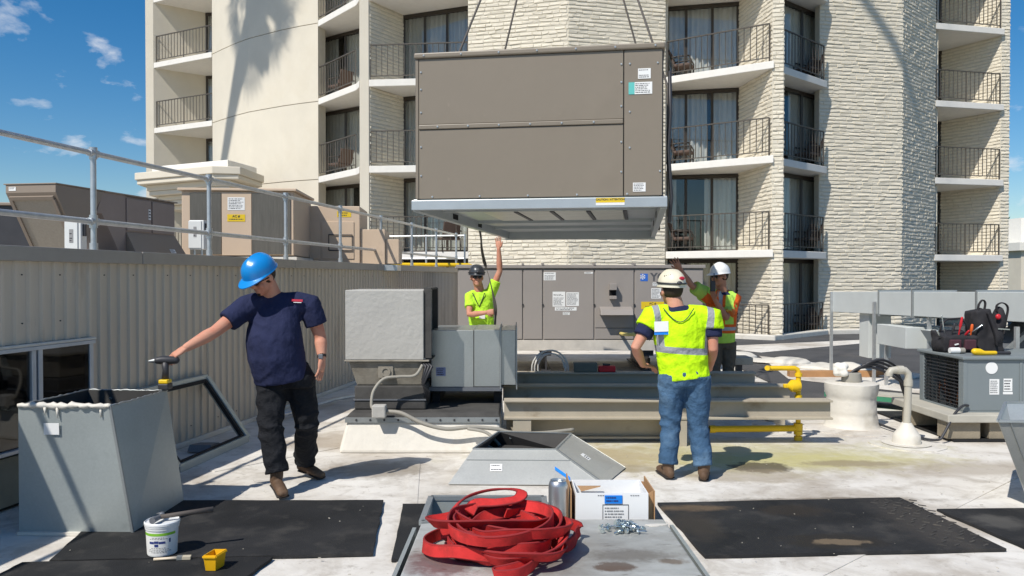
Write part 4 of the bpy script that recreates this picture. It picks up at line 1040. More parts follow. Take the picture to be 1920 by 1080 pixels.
# ------------------------------------------------------------------ bucket, hammer, brush, tray
bk = thing('plastic_bucket', 'white plastic pail with green band and blue print on black mat', 'bucket', (-2.10, 4.78, .026)); bk.scale = (.9, .9, .94)
c = (-2.10, 4.78, .026)
MB().lathe(c, [(.088, 0), (.092, .004), (.101, .165), (.106, .168), (.106, .178), (.104, .18)], 32).build('pail', M('white_plastic', srgb(224, 226, 226), 0.35, var=0.02), bk, smooth='auto')
MB().lathe(c, [(.107, .178), (.109, .182), (.109, .192), (.112, .195), (.112, .208), (.106, .214), (.1, .205), (.06, .204)], 32).build('lid', MATS['white_plastic'], bk, smooth='auto')
def wrap(z0, z1, a0, a1, off, mat, name, parent, r0=.092, r1=.101, hz=.165):
    mb = MB(); k = max(2, int((a1 - a0) / 8))
    for i in range(k + 1):
        an = R(a0 + (a1 - a0) * i / k)
        for z in (z0, z1):
            r = r0 + (r1 - r0) * z / hz + off; mb.v.append((c[0] + r * math.cos(an), c[1] + r * math.sin(an), c[2] + z))
    for i in range(k): mb.f.append((2 * i, 2 * i + 2, 2 * i + 3, 2 * i + 1))
    return mb.build(name, mat, parent, smooth=True)
wl = wrap(.01, .155, 190, 345, .0012, MATS['paper'], 'paper_label', bk)
wrap(.135, .152, 190, 345, .002, M('lime_band', (0.22, 0.5, 0.04), 0.5), 'green_band', wl)
rg = random.Random(6)
M('print_blue', (0.03, 0.05, 0.2), 0.5)
for z, a0, a1 in ((.122, 255, 300), (.114, 245, 315), (.056, 250, 300), (.046, 240, 320), (.036, 235, 325), (.028, 250, 310)):
    an = a0
    while an < a1: L = rg.uniform(3, 10); wrap(z, z + .004, an, an + L, .002, MATS['ink_soft'], 'print', wl); an += L + 3
for z0, z1, a0, a1 in ((.085, .100, 243, 262), (.088, .104, 263, 280), (.085, .100, 281, 304), (.066, .084, 264, 279), (.09, .115, 318, 324)): wrap(z0, z1, a0, a1, .002, MATS['print_blue'], 'blue_print', wl)
hm = thing('hammer', 'worn claw hammer lying across the pail lid', 'hammer', (-2.12, 4.92, .24)); ORG[hm.name] = Vector((-2.12, 4.92, .24)) ; hm.location = (-2.07, 4.78, .224)
MB().tube([(-2.16, 4.90, .263), (-2.05, 4.95, .268), (-1.88, 5.02, .275)], [(.011, .013), (.012, .014), (.014, .018)], 10).build('handle', M('hammer_grip', (0.1, 0.085, 0.075), 0.7), hm, smooth=True)
MB().tube([(-2.17, 4.83, .262), (-2.165, 4.87, .262), (-2.155, 4.93, .262)], [.020, .016, .014], 10).build('head', MATS['galv_dark'], hm, smooth='auto')
MB().tube([(-2.155, 4.93, .262), (-2.17, 4.96, .27), (-2.20, 4.985, .262)], [(.014, .014), (.016, .009), (.016, .003)], 8).build('claw', MATS['galv_dark'], hm, smooth=True)
pb = thing('paint_brush', 'small cream handled chip brush lying in front of the pail', 'brush', (-2.0, 4.78, .026)); pb.location = (-1.99, 4.66, .026)
MB().tube([(-2.10, 4.76, .036), (-2.02, 4.775, .036), (-1.975, 4.785, .036)], [(.008, .008), (.009, .008), (.017, .009)], 8).build('handle', M('brush_wood', srgb(214, 200, 178), 0.6), pb, smooth=True)
MB().bar((-1.975, 4.785, .036), (-1.945, 4.792, .036), .036, .018).build('ferrule', MATS['galv_dull'], pb)
MB().bar((-1.945, 4.792, .036), (-1.90, 4.802, .034), .038, .016).build('bristles', M('bristle', srgb(190, 180, 158), 0.9), pb)
yt = thing('plastic_tray', 'small open yellow plastic bin on the black mat', 'bin', (-1.73, 4.64, .026)); yt.scale = (.92, .92, .92); yt.location = (-1.685, 4.52, .026)
Bq = [(-1.775, 4.60, .027), (-1.715, 4.60, .027), (-1.695, 4.69, .027), (-1.755, 4.69, .027)]; Tq = [(-1.785, 4.585, .125), (-1.708, 4.585, .125), (-1.685, 4.705, .125), (-1.762, 4.705, .125)]
M('tray_yellow', (0.80, 0.45, 0.01), 0.4, var=0.04)
shell(yt, Bq, Tq, MATS['tray_yellow'], .005, 'wall'); MB().prism([p[:2] for p in Bq], .028, .033).build('floor', MATS['tray_yellow'], yt)
rim(yt, [Vector(p) - Vector((0, 0, .01)) for p in Tq], .012, MATS['tray_yellow'], 'lip')

# ------------------------------------------------------------------ foreground sheet-metal plenum with slings, can, box, screws
pl = thing('metal_plenum', 'weathered grey sheet metal box top nearest the camera carrying the red slings', 'duct', (0.1, 2.0, 0))
m = M('plenum_top', srgb(184, 186, 182), 0.5, 0.15, var=0.12, scale=6, bump=0.002, bscale=12, col2=srgb(150, 147, 140), thr=(.45, .7), grime=srgb(104, 98, 90), gscale=14, gthr=(.6, .72), stretch=(1, 2.2, 1), rvar=.12)
TPZ = .87
MB().prism([(-.30, 2.62), (-.315, 1.2), (.54, 1.2), (.51, 2.67), (-.14, 2.67)], TPZ - .012, TPZ).build('top_sheet', m, pl, bevel=0.006)
for a_, b_ in (((-.33, 1.2), (-.315, 2.62)), ((-.30, 2.635), (.51, 2.655)), ((.525, 2.65), (.555, 1.2)), ((.54, 1.18), (-.31, 1.18))):
    MB().slab(a_, b_, 0.02, TPZ - .013, .012, 1).build('side_sheet', MATS['galv_left'], pl)
add_stains(m, [(.285, 2.225, .06, .035, srgb(92, 66, 48), .95, .35, 26), (.46, 2.27, .04, .02, srgb(110, 90, 72), .8, .5, 30), (-.2, 2.26, .10, .10, srgb(96, 52, 50), .75, .7, 24), (.2, 2.40, .3, .25, srgb(120, 118, 112), .5, 1.0, 14), (.34, 2.32, .12, .05, srgb(96, 88, 78), .6, .8, 30), (.05, 2.28, .12, .1, srgb(100, 84, 78), .6, .9, 24)])
blob_sheet(.47, 2.60, .035, .012, TPZ + .0025, MATS['white_flashing'], pl, 'white_scrap', 15)
d2 = thing('duct_collar', 'open galvanised duct collar right behind the red slings', 'duct', (-.1, 2.85, .2))
Bq = [(-.29, 2.70, .2), (.12, 2.70, .2), (.12, 2.99, .2), (-.29, 2.99, .2)]; Tq = [(-.305, 2.69, .85), (.12, 2.69, .85), (.12, 3.0, .85), (-.305, 3.0, .85)]
shell(d2, Bq, Tq, MATS['galv_left']); rim(d2, Tq, .02, MATS['galv']); MB().prism([p[:2] for p in Bq], .30, .31).build('bottom', MATS['duct_inside'], d2)
for x in (-.29, .12): 
    for y_ in (2.7, 2.99): bx(x - .02, x + .02, y_ - .02, y_ + .02, 0.0, .2).build('leg', MATS['galv_dull'], d2)
sh = thing('work_stand', 'low dark stand behind the plenum holding the can and box', 'stand', (.38, 2.9, 0))
bx(.135, .545, 2.69, 3.08, .785, .81).build('top', MATS['galv_dark'], sh)
for x in (.16, .52):
    for y_ in (2.72, 3.05): bx(x - .02, x + .02, y_ - .02, y_ + .02, 0.012, .785).build('leg', MATS['galv_dark'], sh)
can = thing('drink_can', 'tall bare aluminium drink can left of the white box', 'can', (.165, 2.73, .811))
MB().lathe((.158, 2.735, .811), [(.024, 0), (.027, .003), (.0325, .012), (.033, .018), (.033, .155), (.030, .166), (.0262, .172), (.0268, .174), (.0258, .174), (.0245, .168)], 32, caps=False).build('body', M('can_alu', (0.62, 0.60, 0.58), 0.36, 0.9, var=0.12, scale=40, stretch=(1, 1, .05)), can, smooth='auto')
MB().lathe((.158, 2.735, .811), [(.0245, .168), (.0, .1675)], 24).build('lid', MATS['steel_screw'], can)
MB().tube([(.158, 2.735, .980), (.17, 2.73, .981), (.176, 2.735, .981), (.17, 2.742, .981), (.158, 2.735, .980)], .0016, 6).build('pull_tab', MATS['steel_screw'], can)
# white carton inside a brown carton
M('card_brown', srgb(176, 138, 98), 0.8, var=0.06, scale=6); M('card_white', srgb(232, 232, 230), 0.6, var=0.02)
def carton(x0, x1, y0_, y1_, z0, z1, mat, label, name):
    t = thing(name, label, 'box', ((x0 + x1) / 2, (y0_ + y1_) / 2, z0)); th = .004
    bx(x0, x1, y0_, y0_ + th, z0, z1).build('front', mat, t); bx(x0, x1, y1_ - th, y1_, z0, z1).build('back', mat, t)
    bx(x0, x0 + th, y0_ + th, y1_ - th, z0, z1 - .001).build('side', mat, t); bx(x1 - th, x1, y0_ + th, y1_ - th, z0, z1 - .001).build('side', mat, t)
    bx(x0 + th, x1 - th, y0_ + th, y1_ - th, z0, z0 + th).build('bottom', mat, t)
    return t
wb = carton(.217, .464, 2.71, 2.89, .812, .946, MATS['card_white'], 'small open white carton with blue tape and printed panel', 'cardboard_box')
brn = thing('cardboard_box', 'brown cardboard carton around the white carton', 'box', (.36, 2.86, .81))
bx(.200, .204, 2.72, 2.95, .812, .955).build('side', MATS['card_brown'], brn)
bx(.488, .492, 2.74, 2.95, .812, .945).build('side', MATS['card_brown'], brn)
bx(.205, .487, 2.945, 2.95, .812, .925).build('back', MATS['card_brown'], brn)
MB().hexa([(.466, 2.745, .812), (.487, 2.745, .812), (.487, 2.75, .812), (.466, 2.75, .812), (.466, 2.745, .93), (.487, 2.745, .944), (.487, 2.75, .944), (.466, 2.75, .93)]).build('flap', MATS['card_brown'], brn)
MB().add([(.235, 2.87, .93), (.32, 2.87, .93), (.31, 2.80, .944), (.24, 2.76, .938)], [(0, 1, 2, 3)]).build('inner_flap', MATS['card_brown'], wb)
bt = plate((.345, 2.709, .925), X, Z, .06, .028).build('blue_tape', M('tape_blue', (0.01, 0.22, 0.75), 0.5), wb)
print_lines((.345, 2.7065, .926), X, Z, .05, .022, 2, 41).build('handwriting', MATS['print_blue'], bt)
fr_ = MB()
for (x0, x1, z0, z1) in ((.308, .397, .906, .9075), (.308, .3095, .84, .906), (.3955, .397, .84, .906)): fr_.box(x0, x1, 2.7082, 2.7095, z0, z1)
fr_.build('printed_panel', MATS['ink'], wb)
print_lines((.3525, 2.7095, .875), X, Z, .074, .05, 5, 42).build('print', MATS['ink_soft'], wb)
for x in (.292, .30, .308, .403, .411, .419, .427): bx(x, x + .005, 2.7085, 2.7095, .937, .939).build('print_dash', MATS['ink'], wb)
# screws
hexm = MB().lathe((0, 0, 0), [(.0085, 0), (.0085, .0015)], 12).lathe((0, 0, .0015), [(.0052, 0), (.0052, .0042)], 6).lathe((0, 0, -.026), [(.0006, 0), (.0022, .006), (.0024, .026)], 8).mesh('self_tapping_screw')
hexm.materials.append(MATS['steel_screw']); rg = random.Random(12)
for i in range(64):
    r = abs(rg.gauss(0, .5)); an = rg.uniform(0, 6.28)
    o = bpy.data.objects.new('self_tapping_screw', hexm); C.objects.link(o)
    x_ = .36 + .062 * r * math.cos(an); y_ = 2.545 + .055 * r * math.sin(an)
    lay = i % 3 if r < .6 else 0
    o.location = (x_, y_, TPZ + .0095 + lay * .008); o.rotation_euler = (R(rg.uniform(80, 97)), rg.uniform(-.2, .2), rg.uniform(0, 6.28))
    tagit(o, 'shiny self tapping screw in the pile before the white carton', 'screw', 'loose screws on the metal plenum')

# ------------------------------------------------------------------ red slings
def red_mat():
    m = M('sling_red', (0.62, 0.042, 0.04), 0.9, var=0.22, scale=18, bump=0.0012, bscale=420, grime=(0.26, 0.035, 0.03), gscale=12, gthr=(.48, .7), spec=.12)
    return m
red_mat()
M('sling_print', (0.10, 0.012, 0.012), 0.8)
def ribbon(pts, tilt, wdt, th=.006, sub=4):
    """flat webbing along pts; tilt[i] = angle of the width from upright"""
    P0 = [Vector(p) for p in pts]; n0 = len(P0); P = []; Tl = []
    for i in range(n0 - 1):
        a0, a1, a2, a3 = P0[max(0, i - 1)], P0[i], P0[i + 1], P0[min(n0 - 1, i + 2)]
        for j in range(sub):
            t = j / sub
            P.append(.5 * ((2 * a1) + (-a0 + a2) * t + (2 * a0 - 5 * a1 + 4 * a2 - a3) * t * t + (-a0 + 3 * a1 - 3 * a2 + a3) * t ** 3)); Tl.append(tilt[i] * (1 - t) + tilt[i + 1] * t)
    P.append(P0[-1]); Tl.append(tilt[-1]); mb = MB(); k = len(P)
    for i in range(k):
        t = (P[min(k - 1, i + 1)] - P[max(0, i - 1)]).normalized(); s_ = t.cross(Vector((0, 0, 1)))
        s_ = s_.normalized() if s_.length > 1e-4 else Vector((1, 0, 0)); u = s_.cross(t).normalized()
        wv = (u * math.cos(Tl[i]) + s_ * math.sin(Tl[i])) * wdt / 2; nv = wv.normalized().cross(t).normalized() * th / 2
        mb.v += [P[i] - wv - nv, P[i] + wv - nv, P[i] + wv + nv, P[i] - wv + nv]
    for i in range(k - 1):
        for j in range(4): mb.f.append((4 * i + j, 4 * i + (j + 1) % 4, 4 * i + 4 + (j + 1) % 4, 4 * i + 4 + j))
    mb.f += [(0, 1, 2, 3), (4 * k - 1, 4 * k - 2, 4 * k - 3, 4 * k - 4)]
    return mb, P, Tl
def coil(cx, cy, rx, ry, z0, dz, turns, seed, wob=.10, a0=0.0, tl=(0.1, 0.8)):
    """a tangled run of webbing: every turn has its own centre, size and height"""
    rg = random.Random(seed); K = 12; n = int(turns * K); T_ = int(turns) + 2
    tr = [(rg.uniform(-.4, .4) * rx, rg.uniform(-.35, .35) * ry, rg.uniform(.6, 1.0), rg.uniform(.55, 1.0), rg.uniform(-.5, .5), rg.uniform(-.5, .5)) for _ in range(T_)]
    pts = []; ti = []; t0 = rg.uniform(*tl)
    for i in range(n + 1):
        f = i / K; k = int(f); g = f - k; g = g * g * (3 - 2 * g); q = [u_ * (1 - g) + v_ * g for u_, v_ in zip(tr[k], tr[k + 1])]
        an = a0 + 2 * math.pi * i / K; x_ = rx * q[2] * math.cos(an); y_ = ry * q[3] * math.sin(an); c_, s_ = math.cos(q[4]), math.sin(q[4])
        pts.append((cx + q[0] + x_ * c_ - y_ * s_, cy + q[1] + x_ * s_ + y_ * c_, max(TPZ + .021, z0 + dz * i / n + q[5] * .05 + .014 * math.sin(an * 1.5 + seed) + rg.uniform(-.004, .004))))
        t0 += rg.uniform(-.3, .3); t0 = min(tl[1], max(tl[0], t0)); ti.append(t0)
    return pts, ti
SW = .033
def sling(label, runs):
    t = thing('red_sling', label, 'sling', (runs[0][0][0][0], runs[0][0][0][1], TPZ))
    for pts, ti in runs:
        mb, P, Tl = ribbon(pts, ti, SW)
        mb.build('webbing', MATS['sling_red'], t, smooth='auto')
        ed = MB()      # stitched dark edge lines, slightly proud of the band
        for sg in (-1, 1):
            q = []
            for i in range(len(P)):
                tt = (P[min(len(P) - 1, i + 1)] - P[max(0, i - 1)]).normalized(); s_ = tt.cross(Vector((0, 0, 1))); s_ = s_.normalized() if s_.length > 1e-4 else Vector((1, 0, 0)); u = s_.cross(tt).normalized()
                q.append(P[i] + (u * math.cos(Tl[i]) + s_ * math.sin(Tl[i])) * sg * SW * .47)
            ed.tube(q, .0036, 5)
        ed.build('stitched_edge', M('sling_edge', (0.26, 0.02, 0.022), 0.8, var=.15), t, smooth=True)
    return t
cx, cy = -.04, 2.355
sling('red webbing sling coiled widest at the bottom of the tangled pile', [coil(cx + .012, cy, .182, .18, TPZ + .02, .03, 4.6, 1, a0=.3, tl=(.0, .9))])
sling('red webbing sling thrown in loose loops through the middle of the pile', [coil(cx + .005, cy + .01, .172, .17, TPZ + .03, .045, 4.2, 5, a0=2.0, tl=(-.2, .9))])
sling('red webbing sling lying in crossing loops near the top of the pile', [coil(cx + .015, cy - .01, .172, .165, TPZ + .045, .05, 3.4, 17, a0=4.0, tl=(-.1, .9))])
top = coil(cx + .01, cy + .01, .185, .16, TPZ + .085, .02, 2.3, 9, a0=3.3, tl=(.3, 1.1))
loop = [(x, y - .06, z - .012) for x, y, z in [(-.19, 2.42, TPZ + .075), (-.185, 2.47, TPZ + .105), (-.15, 2.53, TPZ + .135), (-.08, 2.57, TPZ + .15), (-.005, 2.57, TPZ + .155), (.03, 2.55, TPZ + .15), (.015, 2.51, TPZ + .14), (-.05, 2.49, TPZ + .135), (-.11, 2.50, TPZ + .13), (-.13, 2.47, TPZ + .11)]]
sling('red webbing sling with one loop standing up at the top of the pile', [top, (loop, [.7, .8, 1.0, 1.2, 1.35, 1.4, 1.3, 1.2, 1.0, .9])])
rt = [(x, y - .03, z) for x, y, z in [(-.02, 2.46, TPZ + .09), (.05, 2.50, TPZ + .085), (.10, 2.51, TPZ + .065), (.16, 2.50, TPZ + .05), (.20, 2.495, TPZ + .04), (.207, 2.49, TPZ + .03), (.195, 2.46, TPZ + .024), (.185, 2.41, TPZ + .022), (.165, 2.375, TPZ + .02), (.15, 2.37, TPZ + .02), (.152, 2.40, TPZ + .021), (.13, 2.44, TPZ + .03), (.09, 2.46, TPZ + .04)]]
sling('red webbing sling whose folded end sticks out right towards the screws', [(rt, [.5, .4, .3, .2, .15, .1, .1, .1, .1, .1, .2, .3, .4])])
ft = [(x, y - .05, z) for x, y, z in [(.10, 2.44, TPZ + .07), (.11, 2.38, TPZ + .06), (.09, 2.30, TPZ + .045), (.07, 2.255, TPZ + .035), (.035, 2.215, TPZ + .025), (-.01, 2.185, TPZ + .022), (-.045, 2.17, TPZ + .02), (-.035, 2.155, TPZ + .02), (.01, 2.16, TPZ + .021), (.045, 2.195, TPZ + .025), (.072, 2.25, TPZ + .03)]]
sling('red webbing sling with its sewn eye lying at the front edge', [(ft, [.3, .3, .25, .2, .2, .25, .3, .3, .2, .2, .2])])

# ------------------------------------------------------------------ galvanised transition piece in the middle
d3 = thing('duct_transition', 'flared galvanised duct transition lying open on the white deck', 'duct', (.2, 6.9, 0))
B = [(-.515, 6.43, .012), (.74, 6.40, .012), (1.0, 7.0, .012), (-.30, 7.75, .012)]; T = [(-.327, 6.72, .235), (.367, 6.70, .235), (.55, 7.38, .235), (-.125, 7.47, .235)]
galv('galv_bright', (0.64, 0.64, 0.59), 0.38, 0.55)
shell(d3, B, T, MATS['galv_bright']); rim(d3, T, .016, MATS['galv'])
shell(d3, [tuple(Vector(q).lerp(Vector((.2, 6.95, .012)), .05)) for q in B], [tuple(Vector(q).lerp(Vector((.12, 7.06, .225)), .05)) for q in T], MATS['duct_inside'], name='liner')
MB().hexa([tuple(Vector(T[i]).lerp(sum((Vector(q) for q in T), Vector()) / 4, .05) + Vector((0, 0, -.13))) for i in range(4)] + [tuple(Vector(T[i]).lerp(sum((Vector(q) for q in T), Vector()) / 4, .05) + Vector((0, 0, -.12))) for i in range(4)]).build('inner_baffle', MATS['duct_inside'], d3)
MB().bar(Vector(B[1]) + Vector((.003, 0, .005)), Vector(T[1]) + Vector((.003, 0, 0)), .016, .016).build('corner_seam', MATS['galv_dull'], d3)
MB().bar(Vector(B[0]).lerp(Vector(T[0]), .68) + Vector((.01, -.004, 0)), Vector(B[1]).lerp(Vector(T[1]), .68) + Vector((-.01, -.004, 0)), .006, .006).build('crease', MATS['galv_dull'], d3)
fn = (Vector(T[0]) - Vector(B[0])); fu = Vector((0, .28, .22)).normalized()
def on_front(fx, fz): return Vector(B[0]).lerp(Vector(B[1]), fx).lerp(Vector(T[0]).lerp(Vector(T[1]), fx), fz) + Vector((0, -.004, .004))
sticker(d3, on_front(.30, .45), X, fu, .10, .075, 3, 51)
plate(on_front(.80, .30), (.5, -.35, -.28), fu, .16, .035).build('blue_tape', MATS['tape_blue'], d3)
ru = (Vector(T[1]) - Vector(B[1])).normalized(); rr = (Vector(B[2]) - Vector(B[1])).normalized()
sticker(d3, Vector(B[1]).lerp(Vector(B[2]), .45).lerp(Vector(T[1]).lerp(Vector(T[2]), .45), .55) + rr.cross(ru).normalized() * .004, rr, ru, .06, .09, 4, 52)
for f in (.15, .5, .8): MB().lathe(Vector(T[3]).lerp(Vector(T[2]), f) + Vector((.01, -.025, -.05)), [(.012, 0), (.012, -.003)], 10, 'Y').build('washer', MATS['steel_screw'], d3)
d4 = thing('duct_transition', 'galvanised duct with flared top cut off by the right picture edge', 'duct', (4.0, 5.9, 0))
B = [(3.80, 5.85, .012), (4.5, 5.82, .012), (4.6, 6.3, .012), (4.05, 6.3, .012)]; T = [(3.45, 5.66, .66), (4.75, 5.60, .66), (4.95, 6.5, .66), (4.02, 6.5, .66)]
shell(d4, B, T, MATS['galv_bright']); rim(d4, T, .02, MATS['galv'])
MB().bar(Vector(B[0]).lerp(Vector(B[1]), .12).lerp(Vector(T[0]).lerp(Vector(T[1]), .06), .02) + Vector((0, -.004, 0)), Vector(T[0]).lerp(Vector(T[1]), .06) + Vector((0, -.004, 0)), .008, .008).build('crease', MATS['galv_dull'], d4)

# ------------------------------------------------------------------ painted exhaust stack with its curb
M('painted_mastic', srgb(176, 174, 168), 0.75, var=0.06, scale=3, bump=0.006, bscale=22, grime=srgb(140, 136, 128), gscale=2.2, gthr=(.6, .85))
M('old_grey', srgb(142, 136, 124), 0.7, var=0.15, scale=3, bump=0.003, bscale=25, grime=srgb(88, 80, 68), gscale=2.5, gthr=(.5, .75))
cb = thing('roof_curb', 'white membrane covered roof curb with dark top under the exhaust stack', 'curb', (-.85, 8.6, 0))
mb = MB().hexa([(-1.66, 7.60, 0), (-.10, 7.60, 0), (-.10, 9.6, 0), (-1.66, 9.6, 0), (-1.60, 7.72, .31), (-.12, 7.72, .31), (-.12, 9.5, .31), (-1.60, 9.5, .31)])
mb.build('membrane_skirt', MATS['white_flashing'], cb, bevel=0.03)
MB().hexa([(-1.62, 7.70, .312), (-.11, 7.70, .312), (-.11, 9.5, .312), (-1.62, 9.5, .312), (-1.58, 7.78, .36), (-.13, 7.78, .36), (-.13, 9.46, .36), (-1.58, 9.46, .36)]).build('cap_sheet', M('dark_capsheet', (0.06, 0.058, 0.055), .8, var=.3, bump=.006, bscale=10), cb, bevel=0.01)
MB().bar((-1.61, 7.69, .305), (-.12, 7.69, .305), .012, .05).build('termination_bar', MATS['galv_dull'], cb)
for i in range(11): MB().lathe((-1.5 + i * .135, 7.684, .306), [(.011, 0), (.011, -.006)], 8, 'Y').build('bolt', MATS['dark_metal'], cb)
ex = thing('exhaust_stack', 'grey mastic painted square exhaust duct with open right side', 'duct', (-1.25, 8.3, .36))
bx(-1.57, -.86, 7.95, 8.62, .361, .60).build('dark_plinth', MATS['dark_capsheet'], ex, bevel=0.015)
bx(-1.58, -.85, 7.94, 8.64, .455, .468).build('plinth_band', MATS['galv_dark'], ex)
MB().hexa([(-1.55, 7.98, .60), (-.90, 7.98, .60), (-.90, 8.58, .60), (-1.55, 8.58, .60), (-1.62, 7.92, .845), (-.86, 7.92, .845), (-.86, 8.62, .845), (-1.62, 8.62, .845)]).build('lower_duct', MATS['old_grey'], ex, bevel=0.012)
bx(-1.66, -.82, 7.89, 8.66, .845, .862).build('flange', MATS['old_grey'], ex, bevel=0.006)
for nm, q in (('front_panel', (-1.65, -.875, 7.90, 7.925, .863, 1.555)), ('back_panel', (-1.65, -.86, 8.62, 8.645, .863, 1.555)), ('left_panel', (-1.65, -1.625, 7.926, 8.62, .863, 1.555)), ('top_panel', (-1.624, -.86, 7.926, 8.62, 1.53, 1.555)), ('bottom_panel', (-1.624, -.86, 7.926, 8.62, .863, .885))):
    bx(*q).build(nm, MATS['painted_mastic'], ex, bevel=0.008)
bx(-1.2, -1.18, 7.926, 8.62, .886, 1.529).build('dark_baffle', MATS['black_void'], ex)
for q in ((-.875, -.80, 7.925, 7.94, .88, 1.57), (-.86, -.80, 8.62, 8.635, .88, 1.57), (-.875, -.81, 7.94, 8.62, 1.555, 1.575), (-.86, -.80, 7.94, 8.62, .86, .872)): bx(*q).build('open_collar', MATS['dark_capsheet'], ex)
bx(-1.33, -1.18, 7.925, 7.95, .68, .81).build('junction_cover', MATS['old_grey'], ex, bevel=0.004); MB().lathe((-1.255, 7.925, .745), [(.05, 0), (.05, -.014), (.03, -.014), (.03, -.004)], 18, 'Y').build('gasket_ring', MATS['old_grey'], ex)
cd = thing('flexible_conduit', 'grey flexible conduit looping from the stack down to the deck', 'cable', (-1.2, 7.7, .36))
MB().tube(cr([(-.88, 7.85, .82), (-.95, 7.82, .72), (-1.1, 7.80, .71), (-1.25, 7.78, .69), (-1.34, 7.72, .58), (-1.35, 7.66, .45), (-1.32, 7.64, .42)]), .015, 10).build('upper_conduit', M('conduit_grey', srgb(150, 146, 136), .6), cd, smooth=True)
MB().tube(cr([(-1.20, 7.62, .40), (-1.05, 7.58, .39), (-.85, 7.55, .30), (-.62, 7.55, .245), (-.4, 7.56, .26), (-.15, 7.58, .24), (0.0, 7.6, .20), (.3, 7.66, .185), (.6, 7.75, .2)]), .019, 10).build('lower_conduit', MATS['conduit_grey'], cd, smooth=True)
MB().tube(cr([(-.42, 7.54, .25), (-.25, 7.52, .22), (-.15, 7.50, .14), (-.08, 7.46, .06)]), .015, 10).build('branch_conduit', MATS['conduit_grey'], cd, smooth=True)
bx(-1.33, -1.20, 7.55, 7.67, .345, .465).build('junction_box', MATS['painted_mastic'], cd, bevel=0.012)
for i in range(3): MB().tube([(-.93 + i * .02, 8.0, .86), (-.85 + i * .03, 7.87, .80), (-.88, 7.85, .68 - i * .03), (-.86 + .02 * i, 7.9, .55), (-.84, 7.95, .45)], .014, 8).build('black_cable', MATS['dark_metal'], cd, smooth=True)

# new galvanised duct lying behind, in front of the lime shirted worker
d5 = thing('duct_section', 'new galvanised rectangular duct section in front of the lime shirted worker', 'duct', (-.4, 8.5, .36))
y_ = 8.30
for q, nm in (((-.84, -.40, y_, y_ + .9, .54, 1.13), 'body'), ((-.395, -.125, y_ - .004, y_ + .9, .545, 1.135), 'body'), ((-.115, .04, y_ + .01, y_ + .88, .56, 1.13), 'body')):
    bx(*q).build(nm, galv('galv_new', (0.46, 0.48, 0.47), 0.36, 0.75), d5, bevel=0.004)
for x in (-.125, .042): 
    bx(x, x + .012, y_ - .03, y_ + .92, .52, 1.165).build('flange', MATS['galv_dull'], d5)
bx(-.86, -.10, y_ - .02, y_ + .9, .50, .538).build('bottom_flange', MATS['galv_dark'], d5)
for x in (-.8, -.15): bx(x - .04, x + .04, y_ + .1, y_ + .8, .361, .50).build('support_block', MATS['black_rubber'], d5)
sticker(d5, (-.74, y_ - .002, .70), X, Z, .10, .09, 4, 61, M('pale_blue_label', srgb(140, 150, 190), .6))
ws = bx(-1.02, -.9, 8.75, 8.9, .361, 1.0).build('white_panel', MATS['white_trim'], d5)

# ------------------------------------------------------------------ steel dunnage beams
M('beam_paint', srgb(172, 163, 146), 0.65, 0.0, var=0.08, scale=2.5, grime=srgb(124, 104, 80), gscale=1.8, gthr=(.58, .8))
def ibeam(x0, x1, y, z0, z1, label, w_=.16, feet=()):
    t = thing('steel_beam', label, 'beam', ((x0 + x1) / 2, y, 0), group='steel beams lying across the deck')
    f = .022
    bx(x0, x1, y - w_ / 2, y + w_ / 2, z1 - f, z1).build('top_flange', MATS['beam_paint'], t, bevel=0.004)
    bx(x0, x1, y - w_ / 2, y + w_ / 2, z0, z0 + f).build('bottom_flange', MATS['beam_paint'], t, bevel=0.004)
    bx(x0 + .001, x1 - .001, y - .012, y + .012, z0 + f, z1 - f).build('web', MATS['beam_paint'], t)
    for fx in feet: bx(fx - .09, fx + .09, y - .07, y + .07, 0.0, z0 - .001).build('foot', MATS['beam_paint'], t)
ibeam(-.08, 3.19, 8.0, .265, .46, 'front steel beam nearest the vest wearing worker, the longest of them', feet=(.1, 1.65))
ibeam(-.06, 1.55, 8.22, .03, .245, 'short low steel beam under the front beam', .14)
ibeam(-.1, 3.06, 8.8, .33, .50, 'middle steel beam behind the front one', feet=(.1, 1.6, 2.9))
ibeam(.03, 2.92, 9.6, .385, .545, 'rear steel beam with the grey and red boxes on it', feet=(.2, 1.6, 2.7))
hc = thing('hose_coil', 'coil of white hose standing behind the beams', 'hose', (.5, 10.1, .3))
rg = random.Random(2)
pts = []
for i in range(100):
    an = i * 2 * math.pi / 25; r = .165 + .012 * math.sin(i * .37) + .018 * (i / 25); pts.append((.49 + r * math.cos(an), 10.1 + .018 * (i // 25) + .01 * math.sin(i), .535 + r * 1.02 * math.sin(an)))
MB().tube(pts + [(.6, 10.0, .34), (.4, 9.9, .33), (.1, 9.85, .36), (0.0, 9.8, .33)], .010, 8).build('hose', M('hose_white', srgb(200, 198, 192), .5), hc, smooth=True)
bx(.35, .65, 9.98, 10.3, .0, .31).build('support_block', MATS['dark_metal'], hc)
gb = tagit(bx(.74, 1.02, 9.53, 9.67, .547, .66).build('junction_box', M('box_green_grey', srgb(92, 98, 92), .6), bevel=0.01), 'dark grey metal box on the rear beam beside the hose coil', 'box')
rb = thing('red_case', 'small red plastic case on the rear beam', 'case', (1.15, 9.6, .546))
bx(1.035, 1.24, 9.54, 9.66, .547, .62).build('case', M('case_red', (.5, .015, .025), .5), rb, bevel=0.012); bx(1.09, 1.18, 9.585, 9.615, .62, .645).build('handle', MATS['dark_metal'], rb, bevel=0.006)

